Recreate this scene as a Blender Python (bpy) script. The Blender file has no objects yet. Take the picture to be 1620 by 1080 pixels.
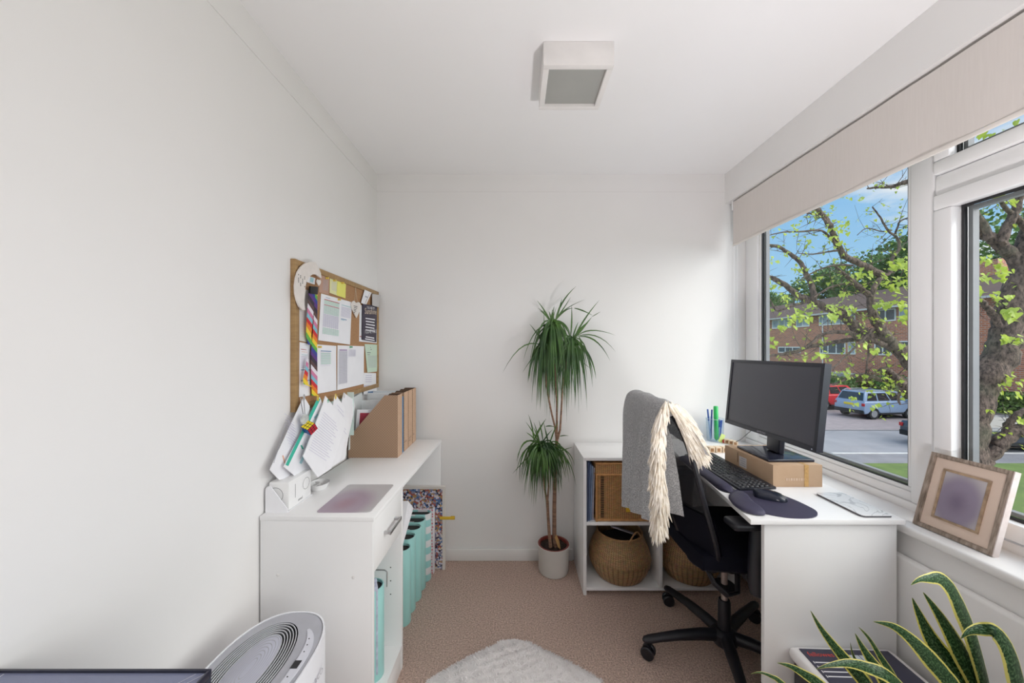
import bpy, bmesh, math, random
from mathutils import Vector, Matrix
random.seed(7)
SC = bpy.context.scene
COL = SC.collection
PI = math.pi
# ------------------------------------------------------------------ camera
F, CX, CY, CAMZ = 570.0, 813.0, 547.3, 1.327      # focal length in pixels of the 1620x1080 frame
cam_d = bpy.data.cameras.new('camera'); cam = bpy.data.objects.new('camera', cam_d); COL.objects.link(cam)
cam.location = (0, 0, CAMZ); cam.rotation_euler = (PI/2, 0, 0)
cam_d.sensor_width = 36; cam_d.lens = 36*F/1620
cam_d.shift_x = -(CX-810)/1620; cam_d.shift_y = (CY-540)/1620
cam_d.clip_start = .02; cam_d.clip_end = 400
SC.camera = cam
# ------------------------------------------------------------------ colour management
SC.view_settings.view_transform = 'Standard'; SC.view_settings.look = 'None'
SC.view_settings.gamma = 1; SC.view_settings.use_curve_mapping = False
SC.view_settings.exposure = 0.0
try:
    SC.cycles.max_bounces = 14; SC.cycles.diffuse_bounces = 8; SC.cycles.transparent_max_bounces = 12
    SC.cycles.sample_clamp_indirect = 8
except Exception: pass
# ------------------------------------------------------------------ sky: blue with drifting clouds, with an added bright lobe out of view
FILL_LOBE_DIR, FILL_LOBE_GAIN = (.80, -.45, .60), 5.4
W = bpy.data.worlds.new('sky'); SC.world = W; W.use_nodes = True
nt = W.node_tree; nt.nodes.clear()
def N(t, **k):
    n = nt.nodes.new(t)
    for a, b in k.items(): setattr(n, a, b)
    return n
def L(a, b): nt.links.new(a, b)
out = N('ShaderNodeOutputWorld'); bg = N('ShaderNodeBackground'); L(bg.outputs[0], out.inputs[0])
tc = N('ShaderNodeTexCoord'); sep = N('ShaderNodeSeparateXYZ'); L(tc.outputs['Generated'], sep.inputs[0])
r1 = N('ShaderNodeValToRGB'); L(sep.outputs['Z'], r1.inputs[0])
r1.color_ramp.elements[0].position = 0.0; r1.color_ramp.elements[0].color = (.42, .68, .88, 1)
r1.color_ramp.elements[1].position = .55; r1.color_ramp.elements[1].color = (.17, .44, .85, 1)
mp = N('ShaderNodeMapping'); L(tc.outputs['Generated'], mp.inputs[0]); mp.inputs['Scale'].default_value = (1, 1, 2.6)
mp.inputs['Location'].default_value = (.31, .12, .0)
nz = N('ShaderNodeTexNoise'); L(mp.outputs[0], nz.inputs[0]); nz.inputs['Scale'].default_value = 3.1; nz.inputs['Detail'].default_value = 7; nz.inputs['Roughness'].default_value = .55
r2 = N('ShaderNodeValToRGB'); L(nz.outputs[0], r2.inputs[0])
r2.color_ramp.elements[0].position = .5; r2.color_ramp.elements[0].color = (0, 0, 0, 1)
r2.color_ramp.elements[1].position = .62; r2.color_ramp.elements[1].color = (1, 1, 1, 1)
mx = N('ShaderNodeMix', data_type='RGBA'); L(r2.outputs[0], mx.inputs[0]); L(r1.outputs[0], mx.inputs[6]); mx.inputs[7].default_value = (.86, .88, .92, 1)
# added bright lobe in the sky, out of view to the right, brightens the room
vd = N('ShaderNodeVectorMath', operation='DOT_PRODUCT'); L(tc.outputs['Generated'], vd.inputs[0]); vd.inputs[1].default_value = Vector(FILL_LOBE_DIR).normalized()
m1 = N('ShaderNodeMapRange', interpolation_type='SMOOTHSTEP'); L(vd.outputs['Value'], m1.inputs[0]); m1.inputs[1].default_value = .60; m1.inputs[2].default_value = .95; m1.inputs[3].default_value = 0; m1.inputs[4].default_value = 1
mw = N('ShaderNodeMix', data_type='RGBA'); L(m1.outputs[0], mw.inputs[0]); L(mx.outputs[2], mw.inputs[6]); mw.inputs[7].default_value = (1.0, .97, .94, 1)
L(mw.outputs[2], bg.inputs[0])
ad = N('ShaderNodeMath', operation='MULTIPLY_ADD'); L(m1.outputs[0], ad.inputs[0]); ad.inputs[1].default_value = FILL_LOBE_GAIN; ad.inputs[2].default_value = 1.0
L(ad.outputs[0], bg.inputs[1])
try: W.cycles.sampling_method = 'MANUAL'; W.cycles.sample_map_resolution = 512
except Exception: pass
# soft hazy sun from high over the house
sd = bpy.data.lights.new('sun', 'SUN'); sd.energy = .9; sd.angle = math.radians(8); sd.color = (1, .96, .88)
so = bpy.data.objects.new('sun', sd); COL.objects.link(so); so.location = (-3, -2, 8)
so.rotation_euler = Vector((-.75, -.35, 1.0)).to_track_quat('Z', 'Y').to_euler()
# daylight portals at the window and at the open side of the room (they only guide sky sampling)
def portal(name, loc, rot, sx, sy):
    d = bpy.data.lights.new(name, 'AREA'); d.shape = 'RECTANGLE'; d.size = sx; d.size_y = sy
    d.cycles.is_portal = True
    o = bpy.data.objects.new(name, d); COL.objects.link(o); o.location = loc; o.rotation_euler = rot
portal('window_daylight_portal', (1.515, .4, 1.48), (0, PI/2, 0), 1.44, 3.62)

# ------------------------------------------------------------------ helpers
def HZ(px, py, z):            # pixel + height -> world point
    d = F*(CAMZ-z)/(py-CY); return Vector(((px-CX)*d/F, d, z))
def VX(px, py, X):            # pixel + plane x = X
    d = F*X/(px-CX); return Vector((X, d, CAMZ-(py-CY)*d/F))
def PD(px, py, d): return Vector(((px-CX)*d/F, d, CAMZ-(py-CY)*d/F))

class B:
    """collects geometry of ONE part; material slots by index"""
    def __init__(s): s.bm = bmesh.new(); s.mats = []; s.uv = None
    def mi(s, m):
        if m is None: return 0
        if m not in s.mats: s.mats.append(m)
        return s.mats.index(m)
    def face(s, pts, m=None, uv=None):
        f = s.bm.faces.new([s.bm.verts.new(p) for p in pts]); f.material_index = s.mi(m)
        if uv:
            if s.uv is None: s.uv = s.bm.loops.layers.uv.new('UVMap')
            for l, u in zip(f.loops, uv): l[s.uv].uv = u
        return f
    def box(s, x0, x1, y0, y1, z0, z1, bev=0, m=None, seg=2, M=None):
        r = bmesh.ops.create_cube(s.bm, size=1)
        vs = r['verts']
        for v in vs: v.co = Vector((x0+(v.co.x+.5)*(x1-x0), y0+(v.co.y+.5)*(y1-y0), z0+(v.co.z+.5)*(z1-z0)))
        fs = set(f for v in vs for f in v.link_faces)
        for f in fs: f.material_index = s.mi(m)
        allv = set(vs)
        if bev > 0:
            es = list(set(e for v in vs for e in v.link_edges))
            r = bmesh.ops.bevel(s.bm, geom=es, offset=min(bev, .45*min(abs(x1-x0), abs(y1-y0), abs(z1-z0))), segments=seg, affect='EDGES', profile=.5)
            for f in r['faces']: f.material_index = s.mi(m)
            todo = [v for v in r['verts']]; allv = set(r['verts'])
            while todo:
                v = todo.pop()
                for e in v.link_edges:
                    w = e.other_vert(v)
                    if w not in allv: allv.add(w); todo.append(w)
        if M is not None:
            for v in allv: v.co = M @ v.co
        return s
    def tube(s, path, rad, seg=10, m=None, cap=True, flat=1.0):
        path = [Vector(p) for p in path]; n = len(path)
        rads = rad if isinstance(rad, (list, tuple)) else [rad]*n
        rings = []; prev = None
        for i, p in enumerate(path):
            t = (path[min(i+1, n-1)]-path[max(i-1, 0)])
            t = t.normalized() if t.length > 1e-9 else Vector((0, 0, 1))
            if prev is None:
                a = Vector((0, 0, 1)) if abs(t.z) < .9 else Vector((1, 0, 0))
                u = (a-t*a.dot(t)).normalized()
            else:
                u = prev-t*prev.dot(t)
                u = u.normalized() if u.length > 1e-6 else t.orthogonal().normalized()
            prev = u; w = t.cross(u)
            rings.append([s.bm.verts.new(p+(u*math.cos(2*PI*k/seg)*flat+w*math.sin(2*PI*k/seg))*rads[i]) for k in range(seg)])
        k_ = s.mi(m)
        for a, b in zip(rings, rings[1:]):
            for k in range(seg):
                f = s.bm.faces.new((a[k], a[(k+1) % seg], b[(k+1) % seg], b[k])); f.material_index = k_
        if cap:
            for r in (rings[0][::-1], rings[-1]):
                try: s.bm.faces.new(r).material_index = k_
                except ValueError: pass
        return s
    def lathe(s, prof, c=(0, 0, 0), seg=32, m=None, sx=1, sy=1, M=None, rfun=None, end=True, start=True):
        rings = []; c = Vector(c)
        for r, z in prof:
            ring = []
            for k in range(seg):
                a = 2*PI*k/seg; q = rfun(a) if rfun else 1
                v = Vector((r*q*math.cos(a)*sx, r*q*math.sin(a)*sy, z))
                if M is not None: v = M @ v
                ring.append(s.bm.verts.new(c+v))
            rings.append(ring)
        k_ = s.mi(m)
        for a, b in zip(rings, rings[1:]):
            for k in range(seg):
                f = s.bm.faces.new((a[k], a[(k+1) % seg], b[(k+1) % seg], b[k])); f.material_index = k_
        if start and prof[0][0] > 1e-5: s.bm.faces.new(rings[0][::-1]).material_index = k_
        if end and prof[-1][0] > 1e-5: s.bm.faces.new(rings[-1]).material_index = k_
        return s
    def cyl(s, c, axis, r, h, seg=24, m=None, bev=0):
        axis = Vector(axis).normalized(); M = axis.to_track_quat('Z', 'Y').to_matrix()
        b = bev
        pr = [(r-b, -h/2), (r, -h/2+b), (r, h/2-b), (r-b, h/2)] if b else [(r, -h/2), (r, h/2)]
        return s.lathe(pr, c, seg, m, M=M)
    def prism(s, pts, vec, m=None, bev=0, seg=2):
        """polygon pts (3D, planar) extruded by vec"""
        vec = Vector(vec); k_ = s.mi(m)
        a = [s.bm.verts.new(Vector(p)) for p in pts]; b = [s.bm.verts.new(Vector(p)+vec) for p in pts]
        n = len(a); fs = [s.bm.faces.new(a[::-1]), s.bm.faces.new(b)]
        for k in range(n): fs.append(s.bm.faces.new((a[k], a[(k+1) % n], b[(k+1) % n], b[k])))
        for f in fs: f.material_index = k_
        if bev:
            es = [e for e in fs[0].edges]+[e for e in fs[1].edges]
            r = bmesh.ops.bevel(s.bm, geom=es, offset=bev, segments=seg, affect='EDGES', profile=.5)
            for f in r['faces']: f.material_index = k_
        return s
    def grid(s, P, nu, nv, m=None, uv=False, thick=0, close_u=False):
        """P(u,v) for u,v in 0..1"""
        vs = [[s.bm.verts.new(P(i/nu, j/nv)) for j in range(nv+1)] for i in range(nu+1)]
        k_ = s.mi(m); fs = []
        if uv and s.uv is None: s.uv = s.bm.loops.layers.uv.new('UVMap')
        for i in range(nu):
            for j in range(nv):
                f = s.bm.faces.new((vs[i][j], vs[i+1][j], vs[i+1][j+1], vs[i][j+1])); f.material_index = k_; fs.append(f)
                if uv:
                    for l, (a, b) in zip(f.loops, ((i, j), (i+1, j), (i+1, j+1), (i, j+1))): l[s.uv].uv = (a/nu, b/nv)
        if thick:
            s.bm.normal_update()
            bmesh.ops.solidify(s.bm, geom=fs, thickness=thick)
        return s
    def text(s, txt, size, origin, right, up, m=None, center=False, depth=.0):
        cu = bpy.data.curves.new('t', 'FONT'); cu.body = txt; cu.size = size
        if center: cu.align_x = 'CENTER'
        cu.resolution_u = 2
        o = bpy.data.objects.new('t', cu); COL.objects.link(o)
        me = bpy.data.meshes.new_from_object(o.evaluated_get(bpy.context.evaluated_depsgraph_get()))
        right = Vector(right).normalized(); up = Vector(up).normalized(); origin = Vector(origin); k_ = s.mi(m)
        vs = [s.bm.verts.new(origin+right*v.co.x+up*v.co.y) for v in me.vertices]
        for p in me.polygons:
            try: s.bm.faces.new([vs[i] for i in p.vertices]).material_index = k_
            except ValueError: pass
        bpy.data.objects.remove(o); bpy.data.curves.remove(cu); bpy.data.meshes.remove(me)
        return s

def obj(name, b, mat=None, parent=None, smooth=True, ang=38, **props):
    bm = b.bm
    if not b.mats or (mat is not None and mat not in b.mats and len(b.mats) == 0): b.mats = [mat]
    me = bpy.data.meshes.new(name)
    bmesh.ops.recalc_face_normals(bm, faces=[f for f in bm.faces]) if props.pop('recalc', True) else None
    bm.to_mesh(me); bm.free()
    for m in b.mats: me.materials.append(m if m is not None else mat)
    if smooth:
        me.polygons.foreach_set('use_smooth', [True]*len(me.polygons))
        try: me.set_sharp_from_angle(angle=math.radians(ang))
        except Exception: pass
    o = bpy.data.objects.new(name, me); COL.objects.link(o)
    if parent is not None: attach(o, parent)
    for k, v in props.items(): o[k] = v
    return o
def world_of(o):
    return world_of(o.parent) @ o.matrix_parent_inverse @ o.matrix_basis if o.parent else o.matrix_basis.copy()
def attach(o, p):
    o.parent = p; o.matrix_parent_inverse = world_of(p).inverted()
def tag(o, label, cat, group=None):
    o['label'] = label; o['category'] = cat
    if group: o['group'] = group
    return o
def thing(name, label, cat, loc=(0, 0, 0), group=None):
    o = bpy.data.objects.new(name, None); COL.objects.link(o); o.location = loc; o.empty_display_size = .05
    return tag(o, label, cat, group)
def struct(name, b, mat, parent=None, **k):
    o = obj(name, b, mat, parent, **k); o['kind'] = 'structure'; return o
KIDS = {}
def dup(root, loc, rotz=None, label=None):
    """copy a thing with its parts and sub-parts"""
    r = root.copy(); COL.objects.link(r); r.location = loc
    if rotz is not None: r.rotation_euler = (0, 0, rotz)
    if label: r['label'] = label
    for ch in list(root.children):
        c = ch.copy(); COL.objects.link(c); c.parent = r
        for g in ch.children:
            d = g.copy(); COL.objects.link(d); d.parent = c
    return r

# ------------------------------------------------------------------ materials
def mat(name, col, rough=.5, metal=0, var=.04, vscale=12, bump=0, bscale=200, bdist=.002, spec=None, sheen=0, col2=None, detail=3, coat=0, trans=0, emis=None, stretch=None, sss=0):
    m = bpy.data.materials.new(name); m.use_nodes = True; t = m.node_tree; t.nodes.clear()
    o = t.nodes.new('ShaderNodeOutputMaterial'); p = t.nodes.new('ShaderNodeBsdfPrincipled'); t.links.new(p.outputs[0], o.inputs[0])
    c = t.nodes.new('ShaderNodeTexCoord'); n = t.nodes.new('ShaderNodeTexNoise'); n.inputs['Scale'].default_value = vscale; n.inputs['Detail'].default_value = detail
    src = c.outputs['Object']
    if stretch:
        mp = t.nodes.new('ShaderNodeMapping'); mp.inputs['Scale'].default_value = stretch; t.links.new(src, mp.inputs[0]); src = mp.outputs[0]
    t.links.new(src, n.inputs[0])
    x = t.nodes.new('ShaderNodeMix'); x.data_type = 'RGBA'
    rp = t.nodes.new('ShaderNodeMapRange'); rp.inputs[1].default_value = .3; rp.inputs[2].default_value = .7; t.links.new(n.outputs[0], rp.inputs[0]); t.links.new(rp.outputs[0], x.inputs[0])
    a = col2 if col2 else [max(0, v*(1-var)) for v in col]
    x.inputs[6].default_value = (*a[:3], 1)
    x.inputs[7].default_value = (*([min(1, v*(1+var)) for v in col] if not col2 else col), 1)
    t.links.new(x.outputs[2], p.inputs['Base Color'])
    p.inputs['Roughness'].default_value = rough; p.inputs['Metallic'].default_value = metal
    if spec is not None: p.inputs['Specular IOR Level'].default_value = spec
    if sheen: p.inputs['Sheen Weight'].default_value = sheen
    if coat: p.inputs['Coat Weight'].default_value = coat
    if bump:
        b = t.nodes.new('ShaderNodeBump'); n2 = t.nodes.new('ShaderNodeTexNoise'); n2.inputs['Scale'].default_value = bscale; n2.inputs['Detail'].default_value = 4
        t.links.new(src, n2.inputs[0]); t.links.new(n2.outputs[0], b.inputs['Height']); b.inputs['Strength'].default_value = bump; b.inputs['Distance'].default_value = bdist
        t.links.new(b.outputs[0], p.inputs['Normal'])
    m['p'] = 1
    return m
def nodes(m): return m.node_tree, [n for n in m.node_tree.nodes if n.type == 'BSDF_PRINCIPLED'][0]
def glass_mat(name, tint=(1, 1, 1), refl=1.0, rough=0.0):
    m = bpy.data.materials.new(name); m.use_nodes = True; t = m.node_tree; t.nodes.clear()
    o = t.nodes.new('ShaderNodeOutputMaterial'); a = t.nodes.new('ShaderNodeBsdfTransparent'); g = t.nodes.new('ShaderNodeBsdfGlossy'); x = t.nodes.new('ShaderNodeMixShader'); f = t.nodes.new('ShaderNodeLayerWeight')
    a.inputs[0].default_value = (*tint, 1); g.inputs['Roughness'].default_value = rough; f.inputs[0].default_value = .5
    mp_ = t.nodes.new('ShaderNodeMath'); mp_.operation = 'POWER'; mp_.inputs[1].default_value = 4; t.links.new(f.outputs[1], mp_.inputs[0])
    mm = t.nodes.new('ShaderNodeMath'); mm.operation = 'MULTIPLY_ADD'; mm.inputs[1].default_value = refl*.35; mm.inputs[2].default_value = .02*refl; t.links.new(mp_.outputs[0], mm.inputs[0])
    t.links.new(mm.outputs[0], x.inputs[0]); t.links.new(a.outputs[0], x.inputs[1]); t.links.new(g.outputs[0], x.inputs[2]); t.links.new(x.outputs[0], o.inputs[0])
    return m

M_wall = mat('wall_paint', (.80, .792, .785), .75, var=.012, vscale=3, bump=.05, bscale=90)
M_ceil = mat('ceiling_paint', (.87, .87, .875), .85, var=.01, vscale=2)
M_trim = mat('gloss_white_paint', (.80, .79, .78), .35, var=.015, vscale=4)
M_upvc = mat('white_upvc', (.86, .86, .87), .22, var=.01, vscale=3)
M_mel = mat('white_melamine', (.87, .87, .875), .32, var=.012, vscale=5)
M_carpet = mat('beige_carpet', (.80, .60, .51), .95, col2=(.36, .25, .205), vscale=150, detail=6, bump=.9, bscale=170, bdist=.012)
M_gasket = mat('black_rubber_gasket', (.012, .012, .014), .5)
M_spacer = mat('grey_aluminium_spacer', (.20, .205, .22), .5)
M_glass = glass_mat('window_glass', (.97, .985, .98), .75)
M_blind = mat('cream_blind_fabric', (.70, .655, .625), .85, col2=(.675, .63, .60), vscale=30, stretch=(1, 6, .4), bump=.15, bscale=600)

# ------------------------------------------------------------------ room shell
XL, XR, YB, YF, ZC = -.851, 1.312, 2.239, -1.45, 2.395
XG = 1.455
XO = 1.52                                           # outer face of the window wall
b = B(); b.box(XL-.15, XO, YF, YB+.15, -.12, 0); struct('floor', b, M_carpet)
b = B(); b.box(XL-.15, XO, YF, YB+.15, ZC, ZC+.14); struct('ceiling', b, M_ceil)
b = B(); b.box(XL-.15, XL, YF, YB, -.0, ZC); struct('wall_left', b, M_wall)
b = B(); b.box(XL-.15, XO, YB, YB+.15, -.0, ZC); struct('wall_back', b, M_wall)
WZ0, WZ1 = .735, 2.209
b = B(); b.box(XL-.15, XO, YF-.15, YF-.0005, 0, ZC); struct('wall_front', b, M_wall)
b = B(); b.box(XR, XO, YF, YB, WZ1, ZC-.0005); struct('wall_right_lintel', b, M_wall)
b = B(); b.box(XR, XO, YF, YB, 0, WZ0-.032); struct('wall_right', b, M_wall)
# baseboards and the slim picture-rail seam
b = B(); b.box(XL, .364, YB-.015, YB-.0003, 0, .072, .004); struct('baseboard_back', b, M_trim)
b = B(); b.box(XL+.0003, XL+.012, YF, YB-.016, 0, .072, .004); struct('baseboard_left', b, M_trim)
b = B(); b.box(XL, XR, YB-.0025, YB-.0003, 2.284, 2.288); struct('trim_1', b, M_wall)
b = B(); b.box(XL+.0003, XL+.0025, YF, YB-.003, 2.284, 2.288); struct('trim_2', b, M_wall)
# window board
b = B(); b.box(1.288, 1.437, YF, YB-.0005, WZ0-.030, WZ0, .010, seg=3); struct('trim_3', b, M_trim)

# window: fixed light far, opening sash with fanlight nearer, and a further fixed light beside the camera
b = B()
XF = 1.437
Y0, Y1 = YF+.02, YB-.001
YM1, YM0 = 1.3085, 1.2336                              # mullion between the two lights
b.box(XF, XO-.01, Y0, Y1, WZ0-.03, .760, .004)       # foot of the frame
b.box(XF+.006, XO-.01, YM1, Y1-.001, .7605, .795, .006)
b.box(XF, XO-.01, Y0, Y1, 2.135, 2.2085, .004)         # head
b.box(XF, XO-.01, 2.128, Y1, .7605, 2.1345, .008)    # far jamb
b.box(XF, XO-.01, YM0, YM1, .7605, 2.1345, .008)     # mullion
b.box(XF, XO-.01, .28, .36, .7605, 2.1345, .008)
b.box(XF, XO-.01, Y0, Y0+.06, .7605, 2.1345, .006)
b.box(XF+.001, XO-.011, .361, YM0-.001, 1.838, 1.905, .008) # transom
frame = struct('window_1', b, M_upvc)
# beading around the far fixed light
b = B()
for (y0, y1, z0, z1) in ((1.3095, 2.127, .796, .812), (1.3095, 2.127, 2.115, 2.134), (2.112, 2.127, .8125, 2.1145), (1.3095, 1.3245, .8125, 2.1145)):
    b.box(XF+.010, XF+.04, y0, y1, z0, z1, .004)
struct('window_bead', b, M_upvc, frame)
def rim(b, y0, y1, z0, z1, w, x0, x1, m=None):
    b.box(x0, x1, y0, y1, z0, z0+w, m=m); b.box(x0, x1, y0, y1, z1-w, z1, m=m)
    b.box(x0, x1, y0, y0+w, z0+w, z1-w, m=m); b.box(x0, x1, y1-w, y1, z0+w, z1-w, m=m)
def glaze(y0, y1, z0, z1, fr):
    b = B(); rim(b, y0-.001, y1+.001, z0-.001, z1+.001, .007, XG-.003, XG+.009, None); struct('window_gasket', b, M_gasket, fr)
    b = B(); rim(b, y0+.0065, y1-.0065, z0+.0065, z1-.0065, .012, XG+.010, XG+.03, None); struct('window_spacer', b, M_spacer, fr)
    b = B(); b.box(XG+.004, XG+.008, y0+.004, y1-.004, z0+.004, z1-.004); struct('window_pane', b, M_glass, fr)
glaze(1.322, 2.110, .810, 2.117, frame)
# opening sash
b = B()
def sash(b, y0, y1, z0, z1, w, wb=None):
    wb = wb or w
    b.box(XF-.012, XG+.03, y0, y1, z0, z0+wb, .006); b.box(XF-.012, XG+.03, y0, y1, z1-w, z1, .006)
    b.box(XF-.012, XG+.03, y0, y0+w, z0+wb*.999, z1-w*.999, .006); b.box(XF-.012, XG+.03, y1-w, y1, z0+wb*.999, z1-w*.999, .006)
sash(b, .368, 1.226, .768, 1.8365, .052)
s2 = struct('window_2', b, M_upvc); glaze(.420, 1.168, .822, 1.784, s2)
b = B(); sash(b, .368, 1.226, 1.906, 2.133, .045)
s3 = struct('window_3', b, M_upvc); glaze(.412, 1.180, 1.952, 2.087, s3)
glaze(-1.365, .275, .805, 2.12, frame)
b = B(); rim(b, -1.37, .28, .7605, 2.1345, .045, XF+.010, XF+.05); struct('window_bead', b, M_upvc, frame)

# roller blind
t = thing('roller_blind', 'pale cream fabric roller blind pulled part way down over the window', 'blind', (1.335, .9, 2.19))
b = B()
def bp(u, v):
    y = -.60+u*2.78
    z = 2.196-v*.252
    return Vector((1.326+.0018*math.sin(u*31)*v+.0010*math.sin(u*83), y, z))
b.grid(bp, 120, 8, thick=.001); obj('fabric', b, M_blind, t)
b = B(); b.box(1.3215, 1.3315, -.60, 2.18, 1.930, 1.9435, .003); obj('bottom_bar', b, mat('cream_hem_bar', (.74, .70, .66), .6), t)
b = B(); b.cyl((1.347, .79, 2.184), (0, 1, 0), .019, 2.78, 24); obj('roller', b, M_blind, t)
b = B(); b.box(1.324, 1.372, 2.184, 2.192, 2.15, 2.2085, .003); obj('bracket', b, M_upvc, t)
b = B()
for x in (1.352, 1.372): b.tube([(x, 2.212, 2.18), (x, 2.212, 1.0)], .0013, 6)
b.tube([(1.352, 2.212, 1.0), (1.356, 2.212, .985), (1.368, 2.212, .985), (1.372, 2.212, 1.0)], .0013, 6)
obj('pull_chain', b, mat('white_bead_chain', (.75, .75, .75), .4), t)

# ceiling light, switched off
t = thing('ceiling_light', 'square white flush ceiling light, switched off', 'ceiling light', (.228, 1.382, ZC-.001))
lx0, lx1, ly0, ly1, lz = .104, .352, 1.262, 1.502, 2.3105
b = B(); w = .021
for (x0, x1, y0, y1) in ((lx0, lx1, ly0, ly0+w), (lx0, lx1, ly1-w, ly1), (lx0, lx0+w, ly0+w, ly1-w), (lx1-w, lx1, ly0+w, ly1-w)):
    b.box(x0, x1, y0, y1, lz, ZC-.0005, .0015)
obj('light_frame', b, mat('white_lamp_housing', (.80, .78, .765), .45), t)
b = B(); b.box(lx0+w, lx1-w, ly0+w, ly1-w, lz+.012, lz+.017)
obj('diffuser', b, mat('grey_frosted_diffuser', (.36, .365, .345), .55, var=.05, vscale=6), t)

# added fill light in the shape of an uplighter, out of view, brightens the ceiling
LX, LY, FILL_W = .72, .24, 20
t = thing('fill_light', 'added white uplighter, lit and out of view, brightening the ceiling', 'added fill light', (LX, LY, 0))
M_lw = mat('fill_light_metal', (.75, .74, .72), .4)
b = B(); b.lathe([(0, .001), (.13, .001), (.135, .008), (.13, .02), (.02, .028), (0, .028)], (LX, LY, 0), 36); obj('base', b, M_lw, t)
b = B(); b.cyl((LX, LY, .35), (0, 0, 1), .011, .65, 16); obj('pole', b, M_lw, t)
b = B(); b.lathe([(.012, .66), (.06, .67), (.13, .69), (.17, .72), (.168, .722), (.127, .696), (.058, .68), (.01, .678)], (LX, LY, 0), 40); obj('bowl_shade', b, M_lw, t)
ld = bpy.data.lights.new('fill_light_disk', 'AREA'); ld.shape = 'DISK'; ld.size = .20; ld.energy = FILL_W; ld.color = (1, .95, .96)
lo = bpy.data.objects.new('fill_light_disk', ld); COL.objects.link(lo); lo.location = (LX, LY, .725); lo.rotation_euler = (PI, 0, 0); attach(lo, t)

# ================================================================== LEFT SIDE: narrow white desk unit
def flat(name, *c, r=.6): return mat(name, c, r, var=.02, vscale=20)
M_mel_edge = M_mel
M_chrome = mat('brushed_metal', (.55, .55, .56), .3, metal=1, var=.05, vscale=40)
M_white = mat('white_paper', (.84, .84, .87), .8, var=.015, vscale=20)
M_ink = mat('grey_print', (.42, .42, .47), .8, var=.1, vscale=90)
M_black = mat('black_plastic', (.012, .012, .014), .45, var=.1, vscale=30)
M_kraft = mat('kraft_card', (.36, .235, .155), .85, col2=(.31, .20, .13), vscale=60, bump=.1, bscale=300)
M_kraftL = mat('kraft_card_spine', (.55, .37, .255), .85, col2=(.50, .33, .22), vscale=50)
M_kraftShade = mat('kraft_card_shaded', (.10, .06, .04), .9)  # kraft card darkened to paint in the shade inside the files
ZT = .762
cx0, cx1, cy0, cy1 = -.846, -.4625, 1.1985, 2.191
desk = thing('console_desk', 'long narrow white desk unit with one drawer against the left wall', 'desk', (cx0, cy0, 0))
b = B(); b.box(cx0, cx1, cy0, cy1, ZT-.0155, ZT, .0012); obj('desktop', b, M_mel, desk)
b = B(); b.box(cx0+.001, cx1-.004, cy0+.001, cy0+.016, 0, ZT-.0157, .0008); sp = obj('side_panel', b, M_mel, desk)
for px, py in ((440, 909), (560.5, 911)):
    p = PD(px, py, cy0+.001); b = B(); b.lathe([(0, .0015), (.004, .0012), (.0055, 0)], p, 16, M=Matrix.Rotation(PI/2, 3, 'X')); obj('screw_cap', b, M_trim, sp)
b = B(); b.box(cx0+.001, cx1-.004, 1.486, 1.501, 0, ZT-.0157, .0008); obj('side_panel', b, M_mel, desk)
b = B(); b.box(cx0+.001, cx1-.004, cy1-.017, cy1-.002, 0, ZT-.0157, .0008); obj('side_panel', b, M_mel, desk)
b = B(); b.box(cx0+.002, cx0+.008, cy0+.0165, cy1-.0175, .05, ZT-.0157); obj('back_panel', b, M_mel, desk)
b = B(); b.box(cx0+.0085, cx1-.004, cy0+.0162, 1.4858, .085, .100, .0006); b.box(cx1-.02, cx1-.006, cy0+.0162, 1.4858, 0, .0848, .0006); obj('bottom_shelf', b, M_mel, desk)
b = B(); b.box(cx0+.0085, cx1-.0225, cy0+.0164, 1.4856, .558, .57); obj('drawer_runner_shelf', b, M_mel, desk)
dr = B(); dr.box(cx1-.0215, cx1-.0045, cy0+.018, 1.4842, .5715, ZT-.020, .001); drawer = obj('drawer', dr, M_mel, desk)
b = B()
hx, hz = cx1+.016, .660
b.box(hx, hx+.006, 1.293, 1.413, hz-.006, hz+.006, .0015)
b.box(cx1-.0045, hx+.001, 1.296, 1.306, hz-.005, hz+.005, .001); b.box(cx1-.0045, hx+.001, 1.400, 1.410, hz-.005, hz+.005, .001)
obj('handle', b, M_chrome, drawer)
for k in range(3):
    p = (cx1-.05, 1.4858, .42-.055*k); b = B(); b.cyl(p, (0, 1, 0), .0025, .0008, 10); obj('shelf_pin_hole', b, M_black, desk)
ROT = -math.atan2(.0245, .9925)
desk.rotation_euler.z = ROT
MD = Matrix.Translation(desk.location) @ Matrix.Rotation(ROT, 4, 'Z') @ Matrix.Translation(-Vector(desk.location))

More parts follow.
